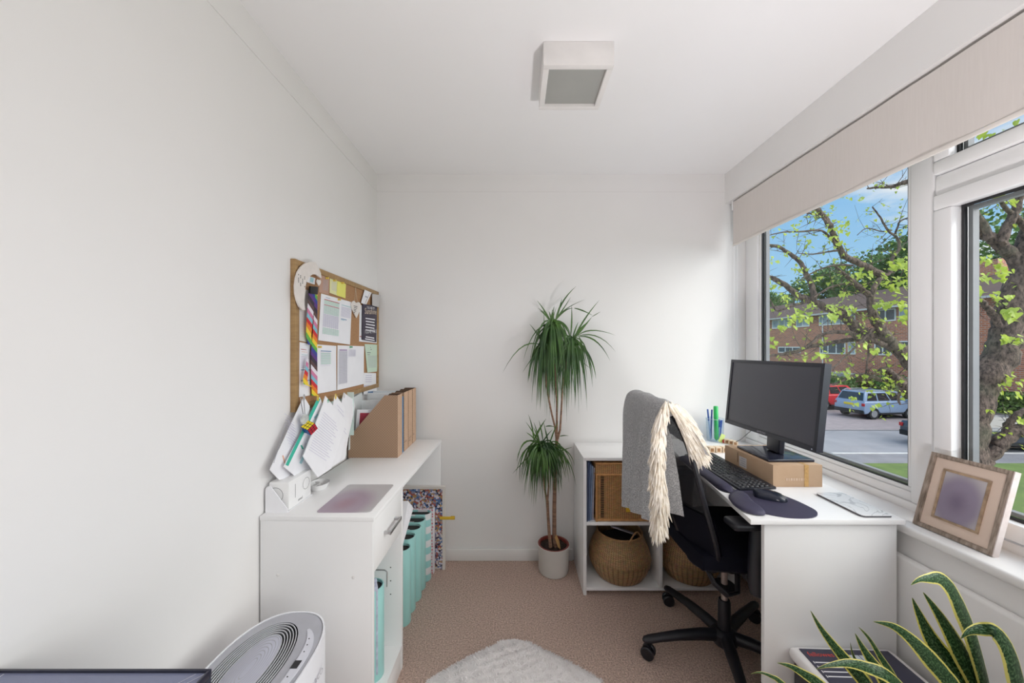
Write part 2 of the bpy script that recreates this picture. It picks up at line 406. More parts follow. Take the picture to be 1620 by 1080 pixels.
# teal magazine files (open-topped, rounded spines)
M_teal = mat('teal_plastic', (.36, .68, .66), .42, var=.03, vscale=8)
M_file_shade = mat('file_shade', (.02, .022, .022), .8)
def file_box(label, x, y, z, w=.078, L=.25, h=.375, m=None, group=None, paper=True):
    t = thing('magazine_file', label, 'file holder', (x, y, z), group)
    b = B(); r = w/2
    def ring(rr, zz):
        pts = []
        for k in range(13):
            a = -PI/2+PI*k/12; pts.append(Vector((x-r+rr*math.cos(a), y+rr*math.sin(a), zz)))
        pts.append(Vector((x-L, y+rr, zz))); pts.append(Vector((x-L, y-rr, zz)))
        return pts
    A = [ring(r-.002, z), ring(r, z+.003), ring(r, z+h-.004), ring(r-.0015, z+h), ring(r-.0055, z+h), ring(r-.0065, z+.006)]
    vs = [[b.bm.verts.new(p) for p in q] for q in A]; n = len(A[0])
    for i, (p, q) in enumerate(zip(vs, vs[1:])):
        for k in range(n):
            f = b.bm.faces.new((p[k], p[(k+1) % n], q[(k+1) % n], q[k])); f.material_index = 0
    b.bm.faces.new(vs[0][::-1]); b.bm.faces.new(vs[-1])
    b.mats = [m or M_teal]
    obj('case', b, None, t, recalc=True)
    b = B(); b.face([p+Vector((0, 0, h-.010)) for p in ring(r-.0066, z)]); obj('inside_shade', b, M_file_shade, t)  # dark sheet below the rim stands in for the shade inside
    if paper:
        b = B()
        for k in range(3): b.box(x-L+.01, x-.06-.02*k, y-.012-.006*k, y-.010-.006*k, z+.03, z+h-.008+.002*k)
        obj('papers', b, M_white, t)
    return t
fl = [(-.497, 1.735, .36), (-.497, 1.818, .37), (-.488, 1.90, .375), (-.486, 1.982, .375)]
nm = ['teal plastic magazine file on the floor under the white desk, nearest of the row', 'teal magazine file second nearest in the row under the white desk',
      'teal magazine file third from the camera under the white desk', 'teal magazine file standing just in front of the turquoise-patterned one']
for (x, y, h), l in zip(fl, nm): file_box(l, x, y, 0, h=h, group='magazine files under the desk')
M_pat = bpy.data.materials.new('turquoise_patch_print'); M_pat.use_nodes = True
def pattern_mat(m, kind):
    t = m.node_tree; p = [n for n in t.nodes if n.type == 'BSDF_PRINCIPLED'][0]; c = t.nodes.new('ShaderNodeTexCoord'); p.inputs['Roughness'].default_value = .6
    mp = t.nodes.new('ShaderNodeMapping'); t.links.new(c.outputs['Object'], mp.inputs[0])
    if kind == 'patch':
        ck = t.nodes.new('ShaderNodeTexChecker'); ck.inputs['Scale'].default_value = 1; mp.inputs['Scale'].default_value = (18, 18, 26); t.links.new(mp.outputs[0], ck.inputs[0])
        ck.inputs[1].default_value = (.34, .66, .66, 1); ck.inputs[2].default_value = (.8, .8, .82, 1); t.links.new(ck.outputs[0], p.inputs['Base Color'])
    if kind == 'dots':
        v = t.nodes.new('ShaderNodeTexVoronoi'); v.inputs['Scale'].default_value = 52; v.inputs['Randomness'].default_value = .35; t.links.new(c.outputs['Object'], v.inputs[0])
        r = t.nodes.new('ShaderNodeValToRGB'); r.color_ramp.interpolation = 'CONSTANT'; r.color_ramp.elements[0].color = (1, 1, 1, 1); r.color_ramp.elements[1].position = .26; r.color_ramp.elements[1].color = (0, 0, 0, 1)
        t.links.new(v.outputs['Distance'], r.inputs[0]); x = t.nodes.new('ShaderNodeMix'); x.data_type = 'RGBA'; t.links.new(r.outputs[0], x.inputs[0]); x.inputs[6].default_value = (.82, .80, .84, 1)
        hs = t.nodes.new('ShaderNodeHueSaturation'); hs.inputs['Color'].default_value = (.75, .16, .22, 1); t.links.new(v.outputs['Color'], hs.inputs['Hue']) if False else None
        t.links.new(hs.outputs[0], x.inputs[7]); t.links.new(x.outputs[2], p.inputs['Base Color'])
    if kind == 'lattice':
        mp.inputs['Scale'].default_value = (1, 1, 1)
        w = []
        for ang in (45, -45):
            m_ = t.nodes.new('ShaderNodeMapping'); m_.inputs['Rotation'].default_value = (0, math.radians(ang), 0); t.links.new(c.outputs['Object'], m_.inputs[0])
            v = t.nodes.new('ShaderNodeTexWave'); v.inputs['Scale'].default_value = 34; v.bands_direction = 'X'; t.links.new(m_.outputs[0], v.inputs[0]); w.append(v)
        mu = t.nodes.new('ShaderNodeMath'); mu.operation = 'MULTIPLY'; t.links.new(w[0].outputs['Fac'], mu.inputs[0]); t.links.new(w[1].outputs['Fac'], mu.inputs[1])
        r = t.nodes.new('ShaderNodeValToRGB'); r.color_ramp.elements[0].position = .62; r.color_ramp.elements[0].color = (.31, .20, .13, 1); r.color_ramp.elements[1].position = .85; r.color_ramp.elements[1].color = (.52, .36, .24, 1)
        t.links.new(mu.outputs[0], r.inputs[0]); t.links.new(r.outputs[0], p.inputs['Base Color']); p.inputs['Roughness'].default_value = .85
    if kind == 'doodle':
        v = t.nodes.new('ShaderNodeTexVoronoi'); v.inputs['Scale'].default_value = 95; t.links.new(c.outputs['Object'], v.inputs[0])
        r = t.nodes.new('ShaderNodeValToRGB'); r.color_ramp.interpolation = 'CONSTANT'
        cols = [(.03, .03, .06), (.62, .60, .70), (.08, .16, .35), (.35, .10, .08), (.42, .25, .10), (.66, .60, .55), (.25, .24, .33)]
        sp_ = t.nodes.new('ShaderNodeSeparateColor'); t.links.new(v.outputs['Color'], sp_.inputs[0]); t.links.new(sp_.outputs[0], r.inputs[0])
        while len(r.color_ramp.elements) < len(cols): r.color_ramp.elements.new(.5)
        for k, q in enumerate(cols): r.color_ramp.elements[k].position = k/len(cols); r.color_ramp.elements[k].color = (*q, 1)
        t.links.new(r.outputs[0], p.inputs['Base Color'])
    return m
pattern_mat(M_pat, 'patch')
M_dots = bpy.data.materials.new('red_dotted_print'); M_dots.use_nodes = True; pattern_mat(M_dots, 'dots')
M_latt = bpy.data.materials.new('gold_dot_lattice_card'); M_latt.use_nodes = True; pattern_mat(M_latt, 'lattice')
M_dood = bpy.data.materials.new('busy_coloured_print'); M_dood.use_nodes = True; pattern_mat(M_dood, 'doodle')
file_box('magazine file in a turquoise and white patchwork print under the white desk', -.472, 2.058, 0, w=.066, h=.378, m=M_pat, group=None)
t = thing('picture_board', 'tall framed board with a busy coloured doodle print at the far end under the desk', 'picture', (-.6, 2.155, 0))
b = B(); b.box(-.80, -.425, 2.139, 2.146, .004, .478); obj('print', b, M_dood, t)
b = B(); b.box(-.80, -.409, 2.1465, 2.162, 0, .492, .001); b.box(-.4245, -.409, 2.137, 2.1464, 0, .492); b.box(-.80, -.4247, 2.137, 2.1464, .479, .492); obj('frame', b, mat('pale_wood_frame', (.70, .66, .62), .6), t)
b = B(); b.box(-.475, -.466, 2.100, 2.128, .002, .380, .001); b.box(-.70, -.4765, 2.100, 2.128, .002, .370, .001)
tag(obj('storage_box', b, M_dots), 'slim white box dotted red between the patchwork file and the framed board', 'box')
t = thing('webbing_strap', 'yellow strap looped round the framed board under the desk', 'strap', (-.41, 2.15, .30))
M_yel = mat('yellow_webbing', (.72, .46, .03), .6)
b = B(); b.box(-.44, -.352, 2.132, 2.1355, .300, .318, .001); obj('band', b, M_yel, t)
b = B(); b.box(-.375, -.350, 2.1355, 2.139, .298, .320, .001); obj('buckle', b, mat('amber_buckle', (.45, .28, .03), .4), t)
# papers and magazines lying across the files
b = B()
for k in range(7):
    Mx = Matrix.Translation((-.54, 1.665, .385+.0052*k)) @ Matrix.Rotation(math.radians(40), 4, 'X') @ Matrix.Rotation(math.radians(-4+k*1.2), 4, 'Z')
    b.box(-.16, .02, .0, .20, 0, .0042, .0008, M=Mx)
tag(obj('paper_pile', b, M_white), 'bundle of white magazines leaning on the nearest teal file under the desk', 'paper')
# single teal file inside the cupboard below the drawer
t = file_box('teal plastic magazine file standing alone in the cupboard below the drawer', -.487, 1.345, .1003, w=.088, L=.25, h=.335, paper=False)
b = B()
for k in range(5): b.box(-.72, -.497-.006*k, 1.312+.013*k, 1.3175+.013*k, .13, .448-.003*(k % 3), .0005)
obj('papers', b, mat('blue_grey_papers', (.55, .58, .72), .8, var=.2, vscale=40), t)
b = B(); b.tube([(-.49, 1.389, .40), (-.49, 1.391, .455), (-.50, 1.393, .462), (-.62, 1.395, .462)], .0025, 8); obj('wire_handle', b, M_chrome, t)

# ------------------------------------------------------------------ things on the desk unit
# product box in a cut-away stand
t = thing('box_stand', 'white cut-away card stand at the near wall corner of the left desk', 'stand', (-.80, 1.23, ZT))
b = B()
pr = [(-.843, ZT), (-.770, ZT), (-.766, ZT+.018), (-.822, ZT+.090), (-.843, ZT+.084)]
pr = [(-.843, ZT+.0003), (-.768, ZT+.0003), (-.768, ZT+.012), (-.826, ZT+.090), (-.843, ZT+.082)]
b.prism([(x, 1.2215, z) for x, z in pr], (0, .003, 0)); obj('end_panel', b, M_white, t)
b = B(); b.box(-.842, -.838, 1.2248, 1.372, ZT+.0003, ZT+.085); b.box(-.8378, -.768, 1.2248, 1.372, ZT+.0003, ZT+.0025); obj('tray', b, M_white, t)
t = thing('product_box', 'small white box printed with thin grey circles and a one, in the card stand', 'box', (-.80, 1.30, ZT+.003))
b = B(); b.box(-.8365, -.770, 1.232, 1.366, ZT+.0028, ZT+.099, .0008); obj('carton', b, mat('white_coated_card', (.84, .84, .84), .35), t)
M_line = mat('dark_grey_line', (.05, .05, .055), .6)
def ringmesh(b, c, u, v, r, w, seg=36, sx=1.0):
    c = Vector(c); u = Vector(u); v = Vector(v)
    for k in range(seg):
        a0, a1 = 2*PI*k/seg, 2*PI*(k+1)/seg
        b.face([c+(u*math.cos(a)*sx+v*math.sin(a))*q for a, q in ((a0, r), (a1, r), (a1, r-w), (a0, r-w))])
b = B(); ringmesh(b, (-.7695, 1.335, ZT+.058), (0, 1, 0), (0, 0, 1), .021, .0011)
b.face([(-.7695, 1.268, ZT+.032), (-.7695, 1.2695, ZT+.032), (-.7695, 1.2695, ZT+.080), (-.7695, 1.268, ZT+.080)])
obj('bar_and_circle_mark', b, M_line, t, smooth=False, kind='stuff')
b = B(); ringmesh(b, (-.815, 1.2315, ZT+.055), (1, 0, 0), (0, 0, 1), .026, .0012); obj('circle_mark', b, M_line, t, smooth=False)
b = B(); b.text('smol', .014, (-.7695, 1.285, ZT+.012), (0, 1, 0), (0, 0, 1), center=False)
obj('brand_lettering', b, M_line, t, smooth=False)
# small oval dish
t = thing('oval_dish', 'small white oval dish holding a cable behind the boxed set', 'dish', (-.772, 1.432, ZT))
b = B(); b.lathe([(0, .0005), (.028, .0005), (.030, .003), (.037, .022), (.0385, .024), (.0365, .024), (.029, .006), (0, .005)], (-.774, 1.432, ZT), 36, sy=1.15); obj('bowl', b, mat('white_ceramic', (.80, .80, .80), .2), t)
b = B(); b.tube([(-.795+.022*math.cos(a)*(1-.02*a), 1.43+.026*math.sin(a), ZT+.012+.0007*a) for a in [k*.4 for k in range(30)]], .0022, 6)
tag(obj('white_cable', b, mat('white_cable_sheath', (.8, .8, .8), .4)), 'coiled white cable lying in the small oval dish', 'cable')
# blurred print / mat
b = B(); r = .012; pts = []
x0, x1, y0, y1 = -.672, -.487, 1.222, 1.466
for cx_, cy_, a0 in ((x1-r, y1-r, 0), (x0+r, y1-r, 90), (x0+r, y0+r, 180), (x1-r, y0+r, 270)):
    for k in range(6): a = math.radians(a0+18*k); pts.append((cx_+r*math.cos(a), cy_+r*math.sin(a), ZT+.0004))
b.prism(pts, (0, 0, .0022))
Mp = bpy.data.materials.new('blurred_mauve_print'); Mp.use_nodes = True
def blur_print(m, c0, c1, c2, cen, rad, rot=None):
    t = m.node_tree; p = [n for n in t.nodes if n.type == 'BSDF_PRINCIPLED'][0]; c = t.nodes.new('ShaderNodeTexCoord'); mp = t.nodes.new('ShaderNodeMapping'); mp.vector_type = 'POINT'
    t.links.new(c.outputs['Generated'], mp.inputs[0]); mp.inputs['Location'].default_value = (-cen[0], -cen[1], -cen[2]); mp.inputs['Scale'].default_value = rad
    ln = t.nodes.new('ShaderNodeVectorMath'); ln.operation = 'LENGTH'; t.links.new(mp.outputs[0], ln.inputs[0])
    r = t.nodes.new('ShaderNodeValToRGB'); r.color_ramp.interpolation = 'EASE'; r.color_ramp.elements[0].position = 0; r.color_ramp.elements[0].color = (*c0, 1); r.color_ramp.elements[1].position = 1; r.color_ramp.elements[1].color = (*c2, 1)
    e = r.color_ramp.elements.new(.5); e.color = (*c1, 1); t.links.new(ln.outputs['Value'], r.inputs[0]); t.links.new(r.outputs[0], p.inputs['Base Color']); p.inputs['Roughness'].default_value = .35
    return m
blur_print(Mp, (.33, .20, .25), (.37, .29, .36), (.50, .49, .50), (.55, .40, 0), (1.5, 1.5, 0))
tag(obj('place_mat', b, Mp), 'thin rounded mat with a blurred mauve picture on the left desk', 'mat')

# kraft magazine files
def kraft(label, y0, th=.074, x0=-.838, x1=-.588, h=.3155, lab=None):
    t = thing('cardboard_magazine_file', label, 'file holder', ((x0+x1)/2, y0+th/2, ZT), 'cardboard magazine files on the left desk')
    z = ZT+.0004
    prof = [(x0, z), (x1, z), (x1, z+h), (x1-.066, z+h), (x0, z+.100)]
    b = B()
    b.prism([(x, y0, q) for x, q in prof], (0, .002, 0), M_latt)
    obj('near_side', b, None, t)
    b = B(); b.prism([(x, y0+th-.002, q) for x, q in prof], (0, .002, 0), M_kraftShade); obj('far_side', b, None, t)
    b = B(); b.box(x1-.002, x1, y0+.0021, y0+th-.0021, z, z+h); b.box(x0, x0+.002, y0+.0021, y0+th-.0021, z, z+.10); b.box(x0+.0021, x1-.0021, y0+.0021, y0+th-.0021, z, z+.002)
    obj('spine', b, M_kraftL, t)
    b = B(); b.box(x1-.060, x1-.004, y0+.003, y0+th-.003, z+h-.012, z+h-.008); obj('inner_shade', b, M_kraftShade, t)  # dark sheet under the open top, painted as shade
    if lab:
        b = B(); b.text(lab, .014, (x1+.0004, y0+.008, z+.045), (0, 1, 0), (0, 0, 1)); obj('spine_label', b, M_black, t, smooth=False)
    return t
kraft('brown cardboard magazine file with gold dot pattern, nearest of four', 1.823)
kraft('brown cardboard magazine file next to the blue folder, on its far side', 1.930, lab='BANK')
kraft('brown cardboard magazine file second from the back wall on the left desk', 2.010, lab='HOUSE\nBILLS')
kraft('brown cardboard magazine file nearest the back wall on the left desk', 2.090, lab='MISC')
b = B(); b.box(-.64, -.590, 1.9005, 1.926, ZT+.0005, ZT+.297, .001); tag(obj('blue_folder', b, mat('blue_card_folder', (.06, .19, .36), .5, var=.15, vscale=50)), 'blue folder standing between the first two cardboard files', 'folder')
t = thing('notebook', 'white notebook with a dark red cover panel inside the nearest cardboard file', 'notebook', (-.74, 1.855, ZT))
b = B(); b.prism([(-.826, 1.852, ZT+.003), (-.62, 1.852, ZT+.003), (-.62, 1.852, ZT+.238), (-.806, 1.852, ZT+.238)], (0, .008, 0)); obj('pages', b, M_white, t)
b = B(); b.face([(-.80, 1.8515, ZT+.10), (-.64, 1.8515, ZT+.10), (-.64, 1.8515, ZT+.222), (-.790, 1.8515, ZT+.222)]); obj('cover_panel', b, flat('dark_red_cover', .40, .04, .07), t)
for i, (y, x1_, h, l) in enumerate([(1.955, -.66, .272, 'thick white booklet sticking out of the second cardboard file'), (2.040, -.62, .300, 'white booklet sticking out of the third cardboard file'), (2.120, -.60, .302, 'white papers in the cardboard file by the back wall')]):
    b = B()
    for k in range(4): b.box(-.829+.003*k, x1_+.003*k, y+.008*k, y+.006+.008*k, ZT+.004, ZT+h-.006*k, .0006)
    tag(obj('booklet', b, mat('booklet_white_%d' % i, (.80-.04*i, .83-.03*i, .84-.02*i), .7, var=.05, vscale=25)), l, 'booklet')
b = B(); b.box(-.842, -.80, 1.80, 1.802, ZT+.12, ZT+.335); b.box(-.842, -.836, 1.62, 1.80, ZT+.02, ZT+.335); tag(obj('green_edged_folder', b, flat('pale_green_folder', .66, .78, .74)), 'pale folder with a green edge leaning on the wall behind the hanging papers', 'folder')

# ------------------------------------------------------------------ cork board
M_oak = mat('oak_strip', (.42, .27, .12), .55, col2=(.30, .18, .075), vscale=14, stretch=(1, 1, 7), detail=5)
M_oak2 = mat('oak_strip_rail', (.42, .27, .12), .55, col2=(.30, .18, .075), vscale=14, stretch=(1, 7, 1), detail=5)
M_cork = mat('cork', (.46, .26, .13), .9, col2=(.34, .18, .085), vscale=160, detail=5, bump=.3, bscale=260)
t = thing('cork_board', 'oak-framed cork pin board on the left wall', 'pin board', (XL, 1.79, 1.07))
BY0, BY1, BZ0, BZ1, BX = 1.370, 2.222, 1.0745, 1.660, -.832
b = B(); b.box(XL+.0005, BX, BY0, BY0+.024, BZ0, BZ1, .0015); obj('frame_side', b, M_oak, t)
b = B(); b.box(XL+.0005, BX, BY1-.024, BY1, BZ0, BZ1, .0015); obj('frame_side', b, M_oak, t)
b = B(); b.box(XL+.0005, BX, BY0+.0241, BY1-.0241, BZ0, BZ0+.024, .0015); obj('frame_rail', b, M_oak2, t)
b = B(); b.box(XL+.0005, BX, BY0+.0241, BY1-.0241, BZ1-.024, BZ1, .0015); obj('frame_rail', b, M_oak2, t)
b = B(); b.box(XL+.001, BX-.006, BY0+.0242, BY1-.0242, BZ0+.0241, BZ1-.0241); obj('cork_panel', b, M_cork, t)
CKX = BX-.006
INK = {'g': flat('green_table_print', .45, .70, .56), 'r': flat('red_bar_print', .45, .07, .10), 'b': flat('blue_print', .10, .22, .42), 'k': M_ink, 'l': flat('pale_lilac_print', .58, .56, .68),
       'p': flat('purple_bar_print', .28, .14, .36), 't': flat('teal_print', .36, .60, .64), 'o': flat('orange_print', .75, .45, .32), 'w': M_white, 'x': flat('dark_print', .10, .10, .13)}
def quad4(px, X):
    return [VX(x, y, X) for x, y in px]
def sheet(name, label, cat, px, off, m=M_white, marks=(), group=None, curl=.004, X=None, n=8, pin=None, pts3=None):
    """px: corners TL, TR, BR, BL in the photograph; drawn on the plane of the board"""
    q = pts3 or quad4(px, (X if X is not None else CKX)+off)
    def P(u, v, e=0):
        p = (q[0]*(1-u)+q[1]*u)*(1-v)+(q[3]*(1-u)+q[2]*u)*v
        p = p.copy(); p.x += curl*(v**2)*(.4+.6*math.sin(u*PI))+curl*.25*math.sin(u*5+v*3)*v+e; return p
    b = B(); b.grid(P, n, n, m, thick=-.0006)
    for (u0, v0, u1, v1, c) in marks:
        for i in range(4):
            a0, a1 = u0+(u1-u0)*i/4, u0+(u1-u0)*(i+1)/4
            nv = max(1, int(round((v1-v0)*8)))
            for j in range(nv):
                c0, c1 = v0+(v1-v0)*j/nv, v0+(v1-v0)*(j+1)/nv
                b.face([P(a0, c0, .0013), P(a1, c0, .0013), P(a1, c1, .0013), P(a0, c1, .0013)], INK[c])
    o = obj(name, b, None, None, recalc=False); tag(o, label, cat, group)
    if pin:
        for (u, v, c) in pin:
            p = P(u, v); bb = B(); bb.lathe([(0, 0), (.0045, .0005), (.005, .003), (.003, .0045), (.003, .009), (.0048, .010), (.0045, .012), (0, .0125)], p+Vector((.0012, 0, 0)), 14, M=Matrix.Rotation(PI/2, 3, 'Y'))
            obj('push_pin', bb, PIN[c], o)
    return o
PIN = {'y': mat('yellow_pin', (.75, .55, .08), .3), 'g': mat('green_pin', (.1, .4, .2), .3), 'w': mat('clear_pin', (.7, .7, .7), .2)}
def rows(u0, u1, v0, v1, n, c, fill=.45): return [(u0, v0+(v1-v0)*k/n, u1, v0+(v1-v0)*(k+fill)/n, c) for k in range(n)]
def cols(u0, u1, v0, v1, n, c, fill=.3): return [(u0+(u1-u0)*k/n, v0, u0+(u1-u0)*(k+fill)/n, v1, c) for k in range(n)]
sheet('paper_sheet', 'large printed sheet with green and red tables, top middle of the pin board', 'paper', [(508, 464), (557, 478), (553, 545), (503, 538)], .002,
      marks=[(.09, .10, .55, .115, 'r'), (.09, .215, .55, .228, 'r')]+rows(.09, .55, .12, .21, 5, 'g')+rows(.09, .56, .24, .42, 7, 'g')+rows(.09, .56, .43, .70, 9, 'l')+rows(.09, .58, .72, .86, 5, 'g')+rows(.62, .97, .12, .15, 1, 't')+rows(.62, .97, .17, .40, 9, 'l')+[(.63, .44, .83, .455, 'b'), (.63, .465, .75, .475, 't')]+cols(.09, .58, .24, .86, 8, 'l', .12)+[(.13, .055, .26, .063, 'b')], pin=[(.5, .03, 'y')], group='papers pinned to the board')
sheet('paper_sheet', 'printed sheet with a blue and green table, lower middle of the pin board', 'paper', [(500, 544.5), (532, 547), (531.5, 617), (500, 623)], .0015,
      marks=[(.20, .12, .72, .135, 'b')]+rows(.20, .70, .17, .42, 7, 'g')+cols(.2, .7, .14, .45, 7, 'l', .15), pin=[(.1, .05, 'y')], group='papers pinned to the board')
sheet('paper_sheet', 'printed sheet with a purple table heading, lower right of the pin board', 'paper', [(534, 546), (576, 547.5), (575, 607), (533, 617)], .0018,
      marks=[(.05, .095, .32, .115, 'p')]+cols(.04, .34, .13, .88, 7, 'k', .35)+cols(.38, .66, .09, .26, 6, 'l', .4)+rows(.04, .34, .13, .88, 22, 'l', .25), pin=[(.42, .03, 'g')], group='papers pinned to the board')
sheet('paper_sheet', 'narrow printed sheet with coloured rules, lower left of the pin board', 'paper', [(474, 541), (491, 544), (490, 625), (472.5, 628)], .0010,
      marks=[(.1, .12, .6, .13, 'r'), (.15, .165, .7, .172, 'o'), (.15, .22, .7, .228, 't'), (.1, .50, .95, .512, 'b'), (.1, .70, .95, .712, 'b')]+rows(.12, .7, .25, .48, 8, 'l'), group='papers pinned to the board')
sheet('paper_sheet', 'cream ruled sheet behind the moon plaque, upper left of the pin board', 'paper', [(473.5, 455), (488, 459), (487, 542), (473, 538.5)], .0006, m=flat('cream_paper', .72, .68, .62), marks=rows(.05, .95, .3, .95, 14, 'l', .12), group='papers pinned to the board')
sheet('note_card', 'brown kraft note card at the top of the pin board', 'card', [(506.5, 434), (521, 438), (520, 466), (504.5, 462)], .0008, m=flat('brown_note_card', .50, .31, .23), marks=[(u0, v0, u1, v1, 'k') for (u0, v0, u1, v1, _) in rows(.3, .85, .25, .85, 7, 'k', .3)], curl=.001, pin=[(.6, .12, 'y')])
sheet('sticky_note', 'bright yellow sticky note, right one of the pair on the pin board', 'note', [(534, 443), (547.5, 447), (546, 472), (532, 467)], .0022, m=flat('bright_yellow_note', .80, .77, .17), curl=.003, pin=[(.45, .1, 'y')], group='yellow notes')
sheet('sticky_note', 'pale yellow sticky note with faint writing, left one of the pair', 'note', [(522, 440), (535, 444), (534, 468), (521, 463)], .0012, m=flat('pale_yellow_note', .77, .77, .42), marks=rows(.15, .8, .2, .8, 6, 'l', .25), curl=.003, pin=[(.4, .08, 'y')], group='yellow notes')
sheet('paper_sheet', 'mint green sheet with typed lines, right edge of the pin board', 'paper', [(577, 544), (599, 545), (596, 587.5), (581, 589)], .003, m=flat('mint_paper', .58, .72, .58),
      marks=rows(.12, .9, .42, .86, 9, 'k', .3)+[(.1, .29, .38, .31, 'x'), (.1, .365, .3, .38, 'x'), (.36, .1, .40, .12, 'x'), (.38, .17, .44, .2, 'x')], curl=.002, group='papers pinned to the board')
sheet('paper_sheet', 'white letter with a blue swirl under the mint green sheet', 'paper', [(576, 589.5), (595, 590), (595, 622), (575, 624)], .0012, marks=rows(.1, .6, .1, .5, 4, 'l', .3)+[(0, .58, 1, .68, 'l'), (.3, .88, .75, .96, 'b')], curl=.001, group='papers pinned to the board')
sheet('paper_sheet', 'plain white sheet behind the dark slogan plaque', 'paper', [(569, 482), (598, 488), (597.5, 543), (568, 540)], .0008, curl=.001, marks=[(.02, .85, .1, .87, 'r')])
# dark slogan plaque with hanging twine
t = thing('slogan_plaque', 'dark slate plaque lettered Sunshine, hung on the right of the pin board', 'plaque', VX(584, 515, CKX))
q = quad4([(573.5, 480.5), (595.5, 483.5), (594.5, 541), (572.5, 537)], CKX+.006)
b = B(); b.prism(q, (.004, 0, 0), bev=.001); obj('plate', b, flat('slate_purple_paint', .045, .035, .06, r=.5), t)
def P4(u, v): return (q[0]*(1-u)+q[1]*u)*(1-v)+(q[3]*(1-u)+q[2]*u)*v+Vector((.0048, 0, 0))
rt = (q[1]-q[0]); up = q[0]-q[3]; wd = rt.length
b = B()
b.text('Sunshine', wd*.24, P4(.10, .27), rt, up, m=flat('cream_lettering', .75, .62, .48))
for k, (s_, v_, z_) in enumerate([('YOU ARE MY', .12, .085), ('I LOVE YOU', .82, .135)]):
    b.text(s_, wd*z_*1.15, P4(.24 if k == 0 else .14, v_), rt, up, m=M_white)
for k, v_ in enumerate((.38, .46, .54, .62, .70, .89, .95)):
    b.face([P4(.16+.02*(k % 3), v_), P4(.84-.03*(k % 2), v_), P4(.84-.03*(k % 2), v_+.028), P4(.16+.02*(k % 3), v_+.028)], M_white)
obj('lettering', b, None, t, smooth=False, recalc=False)
b = B(); c0 = P4(.1, 0); c1 = P4(.9, 0); top = VX(585, 463, CKX+.008)
b.tube([c0, top, c1], .0012, 6); obj('twine', b, flat('jute_twine', .35, .25, .16), t)
sheet('greeting_card', 'small white card tucked above the slogan plaque', 'card', [(577, 458), (588, 463), (579, 482), (571, 479)], .009, marks=[(.3, .4, .7, .5, 'k')], curl=.001)
sheet('greeting_card', 'grey folded card overhanging the top right corner of the pin board', 'card', [(589, 464.5), (603, 467), (598, 486), (588, 483)], .011, m=flat('grey_card', .55, .53, .52), curl=.006)
# wooden heart
def shape_plaque(name, label, cat, pts, off, th, m, marks=None, mm=None):
    b = B(); q = [VX(x, y, CKX+off) for x, y in pts]; b.prism(q, (th, 0, 0)); t = thing(name, label, cat, q[0]); obj('plate', b, m, t)
    if marks:
        b = B()
        for x, y, w, h in marks: b.face([VX(x, y, CKX+off+th+.0006), VX(x+w, y+w*.28, CKX+off+th+.0006), VX(x+w, y+h+w*.28, CKX+off+th+.0006), VX(x, y+h, CKX+off+th+.0006)])
        obj('lettering', b, mm or M_line, t, smooth=False)
    return t
M_cream = mat('cream_painted_wood', (.76, .71, .67), .6, var=.05, vscale=30)
hp = [(563, 503), (559, 495), (555.5, 487), (554.5, 481), (556, 477), (559, 475.5), (562.5, 479), (566, 477.5), (568.5, 479), (570, 483), (569.5, 488), (566, 496)]
h = shape_plaque('wooden_heart', 'small cream wooden heart hanging between two sheets on the pin board', 'heart plaque', hp, .004, .004, M_cream, [(559.5+.4*(k % 2), 483+2.6*k, 6-k*.9, 1) for k in range(5)])
b = B(); b.tube([VX(561, 477, CKX+.006), VX(562.5, 455, CKX+.006)], .001, 6); b.tube([VX(562.5, 454, CKX+.006), VX(565, 477.5, CKX+.006)], .001, 6); obj('twine', b, flat('pale_twine', .6, .5, .38), h)
# crescent moon
op = [(497, 414.5), (488, 414), (480, 417), (474, 422), (469, 430), (466, 440), (464.5, 452), (465, 464), (467.5, 475), (471, 484), (476, 489.5), (481, 490.5), (479.5, 484), (479, 474), (480, 463), (481, 452), (483, 445), (487, 437.5), (492, 434), (498, 434), (504, 438.5), (506.5, 440), (505.5, 432), (502.5, 424)]
mo = shape_plaque('moon_plaque', 'white crescent moon plaque with small dotted lettering on the pin board', 'moon plaque', op, .012, .006, M_cream, [(472+(k % 5)*3.2, 433+((k*7) % 11)*1.9+(k % 3), .9, 2.2) for k in range(17)])
b = B(); b.prism([VX(x, y, CKX+.014) for x, y in [(503.5, 452), (500.3, 446.5), (500.4, 443), (502, 441.5), (503.4, 443.5), (505.4, 442.4), (506.8, 445), (506.2, 448)]], (.003, 0, 0)); obj('heart_charm', b, M_cream, mo)
sheet('photo_card', 'small card with a stamp behind the moon plaque', 'card', [(487, 436), (499, 440), (498, 450), (485, 446)], .003, marks=[(.35, .1, .75, .8, 't')], curl=0)
# lanyard
Mr = bpy.data.materials.new('rainbow_stripe_ribbon'); Mr.use_nodes = True
tn = Mr.node_tree; p = [n for n in tn.nodes if n.type == 'BSDF_PRINCIPLED'][0]; p.inputs['Roughness'].default_value = .55
c = tn.nodes.new('ShaderNodeTexCoord'); sx = tn.nodes.new('ShaderNodeSeparateXYZ'); tn.links.new(c.outputs['Object'], sx.inputs[0])
m_ = tn.nodes.new('ShaderNodeMath'); m_.operation = 'MULTIPLY_ADD'; m_.inputs[1].default_value = .75; tn.links.new(sx.outputs['Y'], m_.inputs[0]); tn.links.new(sx.outputs['Z'], m_.inputs[2])
m2_ = tn.nodes.new('ShaderNodeMath'); m2_.operation = 'MULTIPLY'; m2_.inputs[1].default_value = -4.6; tn.links.new(m_.outputs[0], m2_.inputs[0])
m3_ = tn.nodes.new('ShaderNodeMath'); m3_.operation = 'FRACT'; tn.links.new(m2_.outputs[0], m3_.inputs[0])
